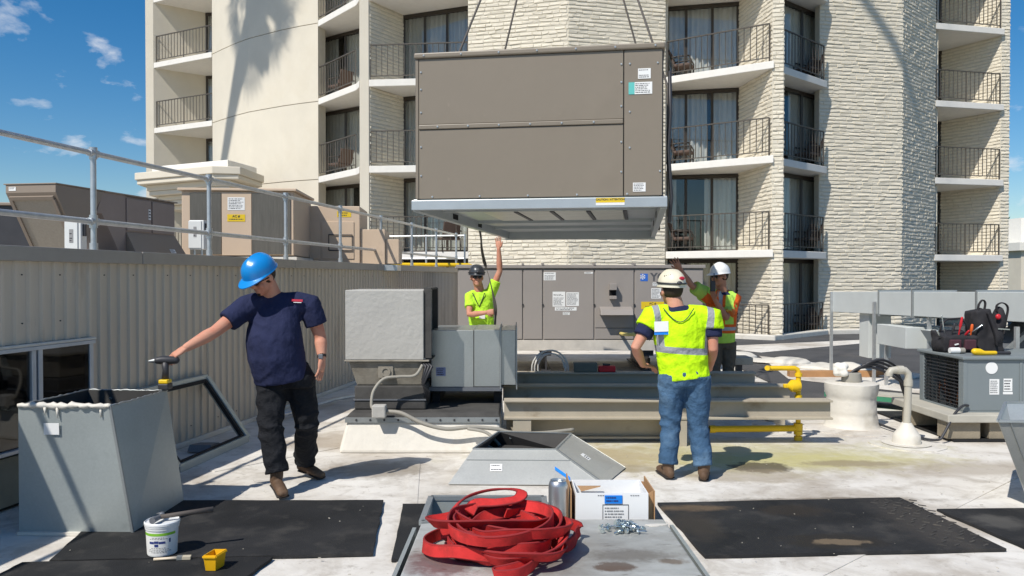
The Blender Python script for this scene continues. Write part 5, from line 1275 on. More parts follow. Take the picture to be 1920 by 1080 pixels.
# yellow gas pipes
g1 = thing('gas_pipe', 'bright yellow gas pipe with shutoff valve beside the beams', 'pipe', (2.93, 8.25, 0))
rx_, ry_ = 2.95, 8.22
MB().tube([(rx_, ry_, 0.0), (rx_, ry_, .70), (rx_ - .01, ry_, .73), (rx_ - .04, ry_, .745), (rx_ - .30, ry_, .745), (rx_ - .34, ry_ - .06, .755), (rx_ - .36, ry_ - .12, .76)], .026, 12).build('riser', MATS['gas_yellow'], g1, smooth='auto')
MB().tube([(rx_, ry_, .125), (2.05, ry_ - .02, .12), (2.03, ry_ - .02, .12)], .034, 12).build('branch', MATS['gas_yellow'], g1, smooth='auto')
for z, h_, r in ((.0, .045, .042), (.06, .04, .044), (.105, .07, .046), (.22, .04, .04), (.66, .035, .038), (.44, .03, .038)): MB().lathe((rx_, ry_, z), [(r, 0), (r, h_)], 12).build('fitting', MATS['gas_yellow'], g1, smooth='auto')
MB().lathe((2.06, ry_ - .02, .12), [(.04, -.03), (.04, .03)], 12, 'X').build('end_cap', MATS['gas_yellow'], g1, smooth='auto')
MB().lathe((rx_ - .02, ry_ - .02, .565), [(.02, -.10), (.03, -.09), (.062, -.06), (.066, -.02), (.05, .03)], 14, 'X').build('valve_body', MATS['gas_yellow'], g1, smooth='auto')
bx(rx_ - .16, rx_ - .1, ry_ - .045, ry_ + .005, .545, .585).build('valve_handle', MATS['gas_yellow'], g1, bevel=0.008)

# ------------------------------------------------------------------ white flashed pipe boots
def boot(cx, cy, prof, label, name, seed, n=56, wob=.02):
    pf = [prof[0]]
    for (r0, z0), (r1, z1) in zip(prof[:-1], prof[1:]):
        k = max(1, int(abs(z1 - z0) / .03)); pf += [(r0 + (r1 - r0) * i / k, z0 + (z1 - z0) * i / k) for i in range(1, k + 1)]
    prof = pf
    t = thing(name, label, 'vent', (cx, cy, 0)); mb = MB().lathe((cx, cy, 0), prof, n)
    P = np.array(mb.v); h = noisev(P * np.array((1, 1, .5)), 17, seed) * wob * .6; d = P - np.array((cx, cy, 0)); d[:, 2] = 0
    ln = np.linalg.norm(d, axis=1, keepdims=True) + 1e-6; P = P + d / ln * h[:, None]; mb.v = [tuple(x) for x in P]
    mb.build('flashing', MATS['white_flashing'], t, smooth='auto'); return t
b1 = boot(3.83, 9.0, [(.31, .0), (.285, .03), (.265, .16), (.268, .17), (.262, .34), (.272, .36), (.285, .44), (.285, .49), (.26, .50), (.12, .505)], 'squat white membrane wrapped roof vent right of the beams', 'wrapped_vent', 3)
MB().lathe((3.83, 9.0, .50), [(.105, 0), (.11, .03), (.10, .10), (.085, .11)], 20).build('clamp_collar', MATS['conduit_grey'], b1, smooth='auto')
rag = MB()
for i in range(7): rag.ell((3.73 + random.uniform(-.07, .05), 8.98 + random.uniform(-.05, .05), .63 + random.uniform(-.02, .05)), (.06, .05, .045), nu=10, nv=7)
co, nn, fs = soft(rag, .012, 2); co = co + nn * (noisev(co, 40, 5) * .01)[:, None]
tagit(from_soft(co, fs).build('white_rag', MATS['white_trim'], smooth=True), 'crumpled white rag on top of the wrapped vent', 'rag')
hs_ = thing('black_hose', 'bundle of black corrugated hoses coming off the wrapped vent', 'hose', (4.2, 9.1, .5))
for i in range(4):
    o_ = i * .03
    MB().tube(cr([(3.80 + o_, 8.97 + o_, .60), (3.9 + o_, 8.97, .66 + o_ * .6), (4.08 + o_, 9.0, .66 + o_), (4.3 + o_, 9.05 + o_, .57 + o_), (4.5, 9.1 + o_ * 2, .42 + o_), (4.62 + o_, 9.3 + o_ * 2, .18), (4.9, 9.5 + o_, .06)]), .015, 8).build('hose', MATS['dark_metal'], hs_, smooth=True)
b2 = boot(3.97, 8.02, [(.17, .0), (.16, .012), (.135, .02), (.125, .10), (.115, .11), (.075, .17), (.045, .22)], 'white cone flashing with a PVC candy cane vent pipe', 'vent_pipe', 7, wob=.006)
MB().tube([(3.97, 8.02, .15), (3.985, 8.02, .66), (3.98, 8.02, .715), (3.95, 8.02, .745), (3.86, 8.02, .75), (3.81, 8.02, .745), (3.79, 8.02, .715), (3.788, 8.02, .69)], [.036] * 8, 14).build('pipe', MATS['pvc'], b2, smooth='auto')
for p, ax in (((3.984, 8.02, .62), 'Z'), ((3.90, 8.02, .75), 'X')): MB().lathe(p, [(.043, -.03), (.043, .03)], 14, ax).build('coupling', MATS['pvc'], b2, smooth='auto')
MB().lathe((3.972, 8.02, .20), [(.042, 0), (.042, .018)], 14).build('clamp', MATS['dark_metal'], b2)
boot(2.75, 8.7, [(.16, .0), (.13, .02), (.12, .09), (.10, .10)], 'low white capped roof stub behind the gas riser', 'roof_stub', 9, wob=.004)
boot(2.62, 9.95, [(.14, .0), (.11, .03), (.09, .35), (.06, .40)], 'white wrapped stub behind the orange vest worker', 'roof_stub', 10, wob=.02)
pt_ = tagit(bx(2.62, 3.25, 10.75, 11.1, .50, .60).build('beam_end', MATS['beam_paint'], bevel=.01), 'short pale beam end sticking out right behind the orange vest worker', 'beam')
bx_ = thing('support_post', 'dark post under the short pale beam end', 'post', (3.1, 10.9, 0)); bx(3.06, 3.13, 10.85, 10.95, 0, .499).build('post', MATS['dark_metal'], bx_)
# white flashing roll on the curb near the tower
fl = MB()
for i in range(10): fl.ell((4.4 + i * .23, 16.6 - i * .37 + .2 * math.sin(i * 2.1), .05), (.42, .36, .07 + .03 * math.sin(i * 2)), nu=14, nv=8)
co, nn, fs = soft(fl, .04, 3); co = co + nn * (noisev(co, 7, 2) * .035)[:, None]
tagit(from_soft(co, fs).build('flashing_ridge', MATS['white_flashing'], smooth=True), 'rumpled white membrane ridge running along the dark roof', 'membrane')

# ------------------------------------------------------------------ condensing unit with bags
M('cond_grey', srgb(122, 130, 132), 0.5, var=0.05, scale=2)
cu = thing('condensing_unit', 'grey condensing unit with open coil side on a pale slab at right', 'air conditioner', (5.2, 8.7, .02))
bx(4.42, 6.3, 8.08, 9.3, .205, .285).build('base_slab', M('slab_pale', srgb(176, 172, 160), .85, var=.1), cu, bevel=0.01)
for x in (4.62, 5.05, 6.1):
    for y_ in (8.25, 9.0): bx(x - .17, x + .17, y_ - .1, y_ + .1, .026, .204).build('concrete_block', M('block_tan', srgb(142, 132, 114), .9, var=.15, bump=.004, bscale=50), cu, bevel=0.008)
bx(4.66, 6.1, 8.24, 9.12, .285, .30).build('pan', MATS['cond_grey'], cu)
bx(4.68, 6.1, 8.24, 8.27, .30, .83).build('front_panel', MATS['cond_grey'], cu, bevel=0.006)
bx(4.68, 6.1, 9.09, 9.12, .30, .83).build('back_panel', MATS['cond_grey'], cu)
bx(4.64, 6.15, 8.21, 9.15, .83, .865).build('top', MATS['cond_grey'], cu, bevel=0.01)
bx(4.66, 4.70, 8.235, 8.33, .30, .829).build('corner_post', MATS['cond_grey'], cu, bevel=0.004); bx(4.66, 4.70, 9.04, 9.125, .30, .829).build('corner_post', MATS['cond_grey'], cu, bevel=0.004)
for i in range(13): MB().bar((4.675, 8.33, .34 + i * .037), (4.675, 9.04, .34 + i * .037), .012, .008).build('grille_bar', MATS['dark_metal'], cu)
for i in range(4): MB().bar((4.685, 8.45 + i * .16, .31), (4.685, 8.45 + i * .16, .82), .008, .012).build('grille_bar', MATS['dark_metal'], cu)
bx(4.95, 4.97, 8.28, 9.08, .301, .828).build('coil', MATS['coil_grey'], cu)
rg = random.Random(9)
MB().lathe((4.83, 8.62, .30), [(.07, 0), (.085, .05), (.085, .24), (.05, .30)], 16).build('compressor', MATS['black_void'], cu, smooth='auto')
for i in range(6): MB().tube([(4.80 + rg.uniform(-.05, .05), 8.45 + i * .09, .31), (4.8, 8.45 + i * .1, .31 + rg.uniform(.1, .35)), (4.85, 8.5 + i * .08, .36)], .012, 6).build('copper_pipe', M('copper', (.35, .15, .08), .4, .8), cu, smooth=True)
bx(5.24, 5.265, 8.228, 8.238, .33, .80).build('panel_rib', MATS['cond_grey'], cu, bevel=0.004)
MB().lathe((4.95, 8.239, .745), [(.062, 0), (.062, -.004)], 24, 'Y').build('badge', MATS['paper'], cu)
sticker(cu, (4.98, 8.239, .55), X, Z, .10, .16, 7, 71); sticker(cu, (5.12, 8.239, .57), X, Z, .09, .13, 4, 72); plate((5.12, 8.239, .485), X, Z, .10, .025).build('label', MATS['paper'], cu)
MB().tube(cr([(4.70, 8.22, .36), (4.62, 8.18, .36), (4.5, 8.12, .28), (4.36, 8.05, .10), (4.30, 8.05, .04), (4.2, 8.2, .03), (4.12, 8.6, .04), (4.08, 9.0, .05)]), .013, 8).build('whip_conduit', MATS['dark_metal'], cu, smooth=True)
M('bag_black', (0.022, 0.021, 0.024), 0.85, var=0.25, scale=12, bump=.002, bscale=150); M('bag_trim', (0.07, 0.025, 0.035), .8)
def bagmesh(boxes, name, parent, seed, amp=.006, vox=.012):
    mb = MB()
    for (c_, r_) in boxes: mb.ell(c_, r_, nu=16, nv=10)
    co, nn, fs = soft(mb, vox, 3); co = co + nn * (noisev(co, 22, seed) * amp)[:, None]
    return from_soft(co, fs).build(name, MATS['bag_black'], parent, smooth=True)
tb = thing('tool_bag', 'open black tool bag full of red handled tools on the condensing unit', 'bag', (4.98, 8.5, .866))
mb = MB().hexa([(4.80, 8.36, .868), (5.14, 8.36, .868), (5.14, 8.62, .868), (4.80, 8.62, .868), (4.77, 8.33, 1.04), (5.16, 8.33, 1.04), (5.14, 8.65, 1.10), (4.79, 8.65, 1.10)])
mb.ell((4.79, 8.48, .95), (.05, .12, .08)); mb.ell((5.14, 8.48, .95), (.05, .12, .08))
co, nn, fs = soft(mb, .014, 3); co = co + nn * (noisev(co, 25, 3) * .006)[:, None]
from_soft(co, fs).build('body', MATS['bag_black'], tb, smooth=True)
for x in (4.90, 5.06): 
    q = MB().hexa([(x - .065, 8.315, .90), (x + .065, 8.315, .90), (x + .065, 8.36, .90), (x - .065, 8.36, .90), (x - .06, 8.31, 1.01), (x + .06, 8.31, 1.01), (x + .06, 8.36, 1.01), (x - .06, 8.36, 1.01)]).build('pocket', MATS['bag_trim'], tb, bevel=0.012)
MB().bar((4.88, 8.308, .955), (4.92, 8.308, .965), .02, .012).build('stitched_mark', MATS['paper'], tb)
MB().tube([(4.82, 8.5, 1.06), (4.84, 8.5, 1.16), (4.90, 8.5, 1.22), (5.05, 8.5, 1.23), (5.12, 8.5, 1.16), (5.13, 8.5, 1.06)], .012, 8).build('carry_handle', MATS['bag_black'], tb, smooth=True)
M('tool_red', (.55, .02, .03), .4); M('tool_orange', (.7, .12, .02), .4)
TL = (((4.98, 8.42, 1.02), (5.01, 8.40, 1.24), .016, 'tool_red', 'red handled pliers upright in the tool bag'), ((5.10, 8.4, 1.02), (5.115, 8.39, 1.16), .018, 'tool_orange', 'orange handled cutter in the tool bag'),
      ((5.03, 8.44, 1.0), (5.06, 8.36, 1.10), .014, 'tool_red', 'red screwdriver lying over the tool bag edge'), ((4.86, 8.45, 1.0), (4.80, 8.42, 1.26), .008, 'steel_screw', 'thin steel rod standing out of the tool bag'),
      ((4.80, 8.40, 1.0), (4.72, 8.36, 1.10), .011, 'steel_screw', 'chrome wrench sticking out left of the tool bag'), ((5.12, 8.46, 1.06), (5.24, 8.42, 1.16), .010, 'steel_screw', 'chrome wrench leaning right over the tool bag'),
      ((4.90, 8.42, 1.02), (4.93, 8.40, 1.17), .015, 'dark_metal', 'dark handled tool in the middle of the tool bag'))
for a_, b_, r_, mt, lb in TL:
    t = thing('hand_tool', lb, 'tool', a_, group='hand tools in the tool bag'); a_ = Vector(a_); b_ = Vector(b_)
    MB().tube([a_, a_.lerp(b_, .5), a_.lerp(b_, .6), b_], [r_ * .5, r_ * .5, r_, r_ * .8], 8, rnd=True).build('handle', MATS[mt], t, smooth=True)
    MB().tube([a_ - (b_ - a_) * .3, a_.lerp(b_, .1)], r_ * .4, 6).build('shank', MATS['dark_metal'], t)
bp = thing('backpack', 'black tool backpack with looped straps standing on the condensing unit', 'backpack', (5.38, 8.6, .866))
mb = MB().hexa([(5.22, 8.45, .868), (5.52, 8.45, .868), (5.52, 8.72, .868), (5.22, 8.72, .868), (5.20, 8.46, 1.30), (5.36, 8.46, 1.34), (5.36, 8.70, 1.34), (5.20, 8.70, 1.30)])
mb.ell((5.42, 8.55, 1.02), (.12, .13, .15)); mb.ell((5.27, 8.52, 1.15), (.09, .09, .2)); mb.ell((5.50, 8.55, 1.20), (.07, .08, .16))
co, nn, fs = soft(mb, .014, 4); co = co + nn * (noisev(co, 20, 7) * .008)[:, None]
from_soft(co, fs).build('body', MATS['bag_black'], bp, smooth=True)
for pts in ([(5.24, 8.5, 1.30), (5.25, 8.5, 1.38), (5.29, 8.5, 1.43), (5.32, 8.5, 1.40), (5.31, 8.5, 1.32)], [(5.46, 8.52, 1.30), (5.46, 8.52, 1.37), (5.52, 8.52, 1.40), (5.58, 8.52, 1.35), (5.56, 8.52, 1.20), (5.52, 8.5, 1.05)], [(5.30, 8.43, 1.3), (5.36, 8.41, 1.1), (5.40, 8.42, .93)]):
    MB().tube(cr(pts), [(.022, .007)] * (6 * len(pts) - 5), 8).build('strap', MATS['bag_black'], bp, smooth=True)
MB().ell((5.44, 8.46, 1.25), (.03, .02, .03)).build('red_buckle', MATS['tool_red'], bp, smooth=True)
MB().bar((5.42, 8.43, 1.12), (5.56, 8.45, 1.11), .004, .012).build('zip', MATS['steel_screw'], bp)
fl_ = thing('flashlight', 'yellow headed flashlight lying before the backpack', 'flashlight', (5.3, 8.3, .866))
MB().tube([(5.12, 8.30, .905), (5.17, 8.30, .90), (5.22, 8.30, .89), (5.34, 8.31, .89)], [.034, .036, .022, .021], 14, rnd=True).build('head', MATS['gas_yellow'], fl_, smooth=True)
MB().tube([(5.34, 8.31, .89), (5.50, 8.32, .888)], .018, 12).build('barrel', MATS['dark_metal'], fl_, smooth='auto')
for o_ in list(C.objects):
    if o_.parent is None and o_.get('label') and (o_.name.startswith(('tool_bag', 'hand_tool', 'backpack'))): o_.location += Vector((-.12, .28, 0))
    if o_.parent is None and o_.name.startswith('flashlight'): o_.location += Vector((-.28, .05, 0))
wc = thing('white_capsule', 'small white spray cap at the left end of the unit top', 'cap', (4.72, 8.5, .866)); MB().lathe((4.70, 8.52, .90), [(.03, -.03), (.033, 0), (.033, .07), (.028, .075)], 14, 'X').build('cap', MATS['paper'], wc, smooth='auto'); MB().lathe((4.775, 8.52, .90), [(.03, 0), (.03, .05)], 14, 'X').build('tube', MATS['conduit_grey'], wc)

# ------------------------------------------------------------------ long grey ductwork on posts at right
M('duct_paint', srgb(202, 206, 203), 0.6, 0.1, var=0.05, scale=2, grime=srgb(130, 130, 124), gscale=3.0, gthr=(.68, .8))
dw = thing('overhead_duct', 'long pale grey rectangular duct on posts crossing at the right', 'duct', (5.9, 10.5, 0))
def dxy(y): return 5.58 + .0787 * (14 - y)
ys_ = [14.0, 12.4, 11.5, 10.1, 8.9, 7.4]
for i in range(5):
    a_, b_ = ys_[i], ys_[i + 1]; zt0, zt1 = 1.43 + .017 * (14 - a_), 1.43 + .017 * (14 - b_); o_ = .012 * (i % 2)
    MB().hexa([(dxy(b_) - o_, b_ + .012, zt1 - .35), (dxy(b_) + .6, b_ + .012, zt1 - .35), (dxy(a_) + .6, a_ - .012, zt0 - .35), (dxy(a_) - o_, a_ - .012, zt0 - .35),
               (dxy(b_) - o_, b_ + .012, zt1), (dxy(b_) + .6, b_ + .012, zt1), (dxy(a_) + .6, a_ - .012, zt0), (dxy(a_) - o_, a_ - .012, zt0)]).build('duct_segment', MATS['duct_paint'], dw, bevel=0.006)
    if i: bx(dxy(a_) - .025, dxy(a_) + .62, a_ - .018, a_ + .018, zt0 - .38, zt0 + .025).build('flange', MATS['galv_dull'], dw)
for y_, o_, h_ in ((13.92, -.02, 1.43), (12.5, -.03, 1.3), (12.2, .0, .97), (11.2, .05, 1.12), (9.4, .0, 1.1)): bx(dxy(y_) + o_ - .022, dxy(y_) + o_ + .022, y_ - .02, y_ + .02, .022, h_).build('post', MATS['galv_pipe'], dw)
bx(5.74, 6.1, 12.85, 13.2, .38, 1.10).build('riser_box', MATS['duct_paint'], dw, bevel=0.006)
bx(5.62, 6.3, 11.4, 12.3, .66, .965).build('branch_duct', MATS['duct_paint'], dw, bevel=0.006)
MB().hexa([(5.95, 10.6, .55), (6.2, 10.6, .55), (6.2, 11.2, .6), (5.95, 11.2, .6), (5.75, 10.6, .95), (6.2, 10.6, .95), (6.2, 11.2, .95), (5.72, 11.2, .95)]).build('elbow', MATS['duct_paint'], dw, bevel=0.006)
sd2 = thing('sloped_duct', 'dark grey sloping duct behind the backpack at the right edge', 'duct', (6.2, 9.8, 0))
MB().hexa([(5.75, 9.6, .3), (7.4, 9.6, .3), (7.4, 10.1, .3), (5.75, 10.1, .3), (5.80, 9.6, .62), (6.5, 9.6, 1.28), (6.5, 10.1, 1.28), (5.80, 10.1, .62)]).build('body', M('duct_dark_grey', srgb(100, 104, 108), .6), sd2, bevel=0.006)  # dark grey is the sloping duct's own colour
MB().bar((5.78, 9.57, .66), (6.5, 9.57, 1.32), .06, .05).build('flange', MATS['galv_dull'], sd2)
bx(5.9, 7.2, 9.65, 10.05, .022, .3).build('stand', MATS['dark_metal'], sd2)
gpk = thing('green_board', 'pale green edged board lying flat behind the PVC vent', 'board', (4.7, 10.3, .03))
MB().hexa([(4.15, 10.6, .10), (5.2, 9.75, .10), (5.4, 9.95, .10), (4.3, 10.85, .10), (4.15, 10.6, .16), (5.2, 9.75, .16), (5.4, 9.95, .16), (4.3, 10.85, .16)]).build('board', M('mint', srgb(60, 130, 98), .6), gpk); 
MB().hexa([(4.15, 10.6, .162), (5.2, 9.75, .162), (5.4, 9.95, .162), (4.3, 10.85, .162), (4.15, 10.6, .19), (5.2, 9.75, .19), (5.4, 9.95, .19), (4.3, 10.85, .19)]).build('pale_top', MATS['slab_pale'], gpk)
for p in ((4.4, 10.55), (5.2, 9.95)): bx(p[0] - .06, p[0] + .06, p[1] - .06, p[1] + .06, .02, .1).build('block', MATS['block_tan'], gpk)
lm = tagit(bx(4.6, 6.6, 13.2, 13.35, .03, .13).build('lumber_plank', M('lumber', srgb(170, 128, 88), .8, var=.15), bevel=.005), 'brown timber plank on the dark roof under the duct posts', 'plank')
# ------------------------------------------------------------------ people
M('skin', srgb(200, 146, 122), 0.65, var=0.1, scale=16, grime=srgb(184, 112, 90), gscale=8, gthr=(.45, .75), spec=.25, bump=.0015, bscale=90)
M('skin_tan', srgb(176, 122, 96), 0.55, var=0.08, scale=9)
M('navy_cotton', (0.021, 0.026, 0.066), 0.9, var=0.12, scale=6, bump=.022, bscale=13, stretch=(1, 1, .7), spec=.2)
M('black_denim', (0.013, 0.014, 0.017), 0.85, var=0.3, scale=7, bump=.03, bscale=15, grime=(.03, .03, .034), gscale=3, spec=.2)
M('blue_denim', srgb(62, 90, 118), 0.9, var=0.25, scale=5, bump=.03, bscale=15, grime=srgb(106, 132, 154), gscale=3, gthr=(.5, .75), spec=.2)
M('khaki', srgb(92, 84, 72), 0.9, var=0.15, scale=6, bump=.03, bscale=15)
M('lime_cotton', (0.50, 0.86, 0.05), 0.85, var=0.08, scale=6, bump=.03, bscale=13, spec=.2)
M('boot_leather', srgb(92, 70, 52), 0.7, var=0.25, scale=14, grime=srgb(130, 110, 88), gscale=8)
M('boot_sole', (0.025, 0.02, 0.018), 0.85)
M('hair_brown', (0.035, 0.022, 0.014), 0.8, var=.3)
M('lens_black', (0.006, 0.006, 0.008), 0.12, spec=.6)
M('helmet_blue', (0.008, 0.23, 0.60), 0.28, var=0.04, spec=.5)
M('helmet_cream', srgb(222, 214, 190), 0.4, var=0.08, scale=9, grime=srgb(150, 135, 108), gscale=7, gthr=(.6, .8))
M('helmet_white', srgb(232, 232, 230), 0.3, var=0.03)
M('helmet_carbon', (0.06, 0.065, 0.07), 0.32, 0.3, var=0.35, scale=16)
def banded(name, base, layers, c):
    """garment with sewn reflective bands; layers: (colour, half width, [(normal, offset, zmin, zmax)]) in place coordinates"""
    m = M(name, base, 0.8, var=0.08, scale=6, bump=.028, bscale=13, spec=.2); t = m.node_tree; n = t.nodes; l = t.links; p = n['Principled BSDF']
    tc = [x for x in n if x.type == 'TEX_COORD'][0]; sp = n.new('ShaderNodeSeparateXYZ'); l.new(tc.outputs['Object'], sp.inputs[0])
    cur = p.inputs['Base Color'].links[0].from_socket
    def mth(op, a, b):
        x = n.new('ShaderNodeMath'); x.operation = op
        for i, q in ((0, a), (1, b)):
            if isinstance(q, (int, float)): x.inputs[i].default_value = q
            elif q is not None: l.new(q, x.inputs[i])
        return x.outputs[0]
    for col, hw, lines in layers:
        tot = None
        for nv, off, z0, z1 in lines:
            vd = n.new('ShaderNodeVectorMath'); vd.operation = 'DOT_PRODUCT'; vd.inputs[1].default_value = nv; l.new(tc.outputs['Object'], vd.inputs[0])
            d = mth('LESS_THAN', mth('ABSOLUTE', mth('SUBTRACT', vd.outputs['Value'], off - Vector(nv).dot(c)), None), hw)
            d = mth('MULTIPLY', d, mth('MULTIPLY', mth('GREATER_THAN', sp.outputs[2], z0 - c.z), mth('LESS_THAN', sp.outputs[2], z1 - c.z)))
            tot = d if tot is None else mth('MAXIMUM', tot, d)
        mx = n.new('ShaderNodeMixRGB'); mx.inputs[2].default_value = tuple(col) + (1,); l.new(tot, mx.inputs[0]); l.new(cur, mx.inputs[1]); cur = mx.outputs[0]
    l.new(cur, p.inputs['Base Color']); return m
def V(p): return Vector(p)
def basis(f, up):
    f = V(f).normalized(); r = f.cross(V(up)).normalized(); u = r.cross(f).normalized(); return Matrix((r, f, u)).transposed()
def lerpn(a, b, n): return [V(a).lerp(V(b), i / (n - 1)) for i in range(n)]
def hand(mb, wr, tip, palm, curl, k=1.0, thumb=1, spread=.0, hold=False):
    """palm plus five separate fingers; palm = direction the palm faces, thumb = side along dir x palm"""
    d = (V(tip) - V(wr)).normalized(); pn = V(palm); pn = (pn - d * pn.dot(d)).normalized(); sd = d.cross(pn).normalized() * thumb
    L = .092 * k; kn = V(wr) + d * L
    mb.ref = pn
    mb.tube([V(wr) - d * .015, V(wr) + d * .015, V(wr) + d * L * .55, V(wr) + d * L, V(wr) + d * (L + .012)], [(.028 * k, .022 * k), (.031 * k, .021 * k), (.042 * k, .018 * k), (.042 * k, .014 * k), (.036 * k, .009 * k)], 14)
    mb.ref = None
    for i, (o, ln) in enumerate(((.031, .074), (.0105, .082), (-.0105, .076), (-.031, .060))):
        p = kn + sd * o * k - d * .004; dirv = (d + sd * o * spread).normalized(); pts = [p - dirv * .02, p]; c_ = curl * (1 + .08 * i)
        for sgm, fr in ((.45, .35), (.31, .8), (.24, 1.0)):
            an = c_ * fr; v = dirv * math.cos(an) + pn * math.sin(an); pts.append(pts[-1] + v * ln * k * sgm)
        mb.tube(pts, [.0095 * k, .0095 * k, .0088 * k, .008 * k, .0065 * k], 8, rnd=True)
    b = V(wr) + d * .022 * k + sd * .026 * k
    t1 = (d * .62 + sd * .72 + pn * .25).normalized(); t2 = (d * .9 + sd * (.1 if hold else .3) + pn * (.7 if hold else .25)).normalized()
    mb.tube([b - t1 * .015, b + t1 * .03 * k, b + t1 * .03 * k + t2 * .03 * k, b + t1 * .03 * k + t2 * .056 * k], [.016 * k, .0125 * k, .0105 * k, .008 * k], 8, rnd=True)
def head_shapes(mb, c, Bm, k=1.0):
    E = lambda o, r: mb.ell(V(c) + Bm @ (V((o[0] * 1.1, o[1], o[2])) * k), (r[0] * 1.13 * k, r[1] * 1.04 * k, r[2] * k), Bm.to_3x3(), 18, 12)
    E((0, -.012, .03), (.076, .096, .098)); E((0, .028, -.05), (.056, .066, .072)); E((0, .070, -.098), (.030, .026, .024))
    E((0, .095, -.018), (.013, .024, .026)); E((0, .105, -.030), (.017, .014, .011)); E((0, .082, .028), (.056, .018, .014))
    for s in (-1, 1): E((s * .040, .072, -.03), (.026, .022, .028)); E((s * .078, -.008, -.012), (.010, .022, .032))
    E((0, .088, -.066), (.026, .012, .006)); E((0, .087, -.077), (.022, .012, .007))
def helmet(parent, c, Bm, mat, k=1.0, style='cap', band=None):
    n = 40; mb = MB(); rows = 11; o = V(c) + Bm @ (V((0, -.004, .052)) * k)
    for i in range(rows + 1):
        th = math.pi / 2 * i / rows
        for j in range(n):
            a = 2 * math.pi * j / n; rr = math.cos(th); x = .116 * rr * math.sin(a); y = .142 * rr * math.cos(a); z = (.124 if style == 'cap' else .138) * math.sin(th) ** .88
            ridge = .010 * math.exp(-(x / .018) ** 2) * math.sin(th) if style == 'cap' else .004 * math.exp(-((abs(x) - .045) / .012) ** 2) * math.sin(th)
            mb.v.append(o + Bm @ (V((x, y, z + ridge)) * k))
    for i in range(rows):
        for j in range(n): mb.f.append((i * n + j, i * n + (j + 1) % n, (i + 1) * n + (j + 1) % n, (i + 1) * n + j))
    # rim and peak
    st = len(mb.v)
    for e, dz in ((0.0, -.006), (1.0, -.012), (1.0, -.018), (0.0, -.016)):
        for j in range(n):
            a = 2 * math.pi * j / n; fwd = max(0, math.cos(a)) ** 2.2; b = e * ((.007 if style == 'cap' else .003) + (.055 if style == 'cap' else .022) * fwd)
            x = (.117 + b * .6) * math.sin(a); y = (.143 + b) * math.cos(a)
            mb.v.append(o + Bm @ (V((x, y, dz - .016 * fwd * e)) * k))
    for i in range(3):
        for j in range(n): mb.f.append((st + i * n + (j + 1) % n, st + i * n + j, st + (i + 1) * n + j, st + (i + 1) * n + (j + 1) % n))
    for j in range(n): mb.f.append((j, st + j, st + (j + 1) % n, (j + 1) % n))
    h = mb.build('hard_hat', mat, parent, smooth='auto')
    if band:
        q = MB().tube([o + Bm @ (V((.119 * math.sin(2 * math.pi * j / 28), .145 * math.cos(2 * math.pi * j / 28), .016)) * k) for j in range(29)], .0085 * k, 6).build('headlamp_band', band, h, smooth=True)
        MB().ell(o + Bm @ (V((0, .15 if style == 'climb_front' else -.148, .022)) * k), (.024 * k, .018 * k, .018 * k), Bm.to_3x3()).build('headlamp', MATS['dark_metal'], h, smooth=True)
    return h, o
def glasses(parent, c, Bm, k=1.0):
    mb = MB()
    for s in (-1, 1):
        mb.ell(V(c) + Bm @ (V((s * .035, .099, .004)) * k), (.031 * k, .011 * k, .019 * k), Bm.to_3x3())
        mb.tube([V(c) + Bm @ (V((s * .060, .088, .008)) * k), V(c) + Bm @ (V((s * .086, .04, .006)) * k), V(c) + Bm @ (V((s * .090, -.01, .0)) * k)], .004 * k, 6)
    mb.bar(V(c) + Bm @ (V((-.02, .106, .01)) * k), V(c) + Bm @ (V((.02, .106, .01)) * k), .006, .006)
    mb.build('sunglasses', MATS['lens_black'], parent, smooth=True)
def torso(mb, J, td, prof):
    pel, nk = V(J['pel']), V(J['neck']); td = V(td).normalized(); sp = nk - pel; mb.ref = td
    pts = []; rad = []
    for s, rx, ry, fw in prof: pts.append(pel + sp * s + td * fw); rad.append((rx, ry))
    mb.tube(pts, rad, 24, rnd=False); mb.ref = None
def folds(co, nn, zones, seed, base=.003):
    """cloth folds: fine everywhere, strong rings of wrinkles near given points (point, reach, amplitude, direction of the fold axis)"""
    h = noisev(co * np.array((1, 1, .6)), 15, seed, 3) * base * 1.7
    for p, reach, amp, ax in zones:
        d = co - np.array(p); w_ = np.exp(-(d ** 2).sum(1) / (reach ** 2)); a = np.array(V(ax).normalized())
        q = d @ a; wob = noisev(co, 11, seed + 5, 2) * 1.7
        h += w_ * amp * (1 - 2 * np.abs(np.sin(q * 24 + wob * 1.9))) * (.55 + .45 * np.tanh(2 * noisev(co, 8, seed + 17, 1))) * 1.9
    h *= 1 - np.abs(nn[:, 2]) ** 3
    return co + nn * h[:, None]
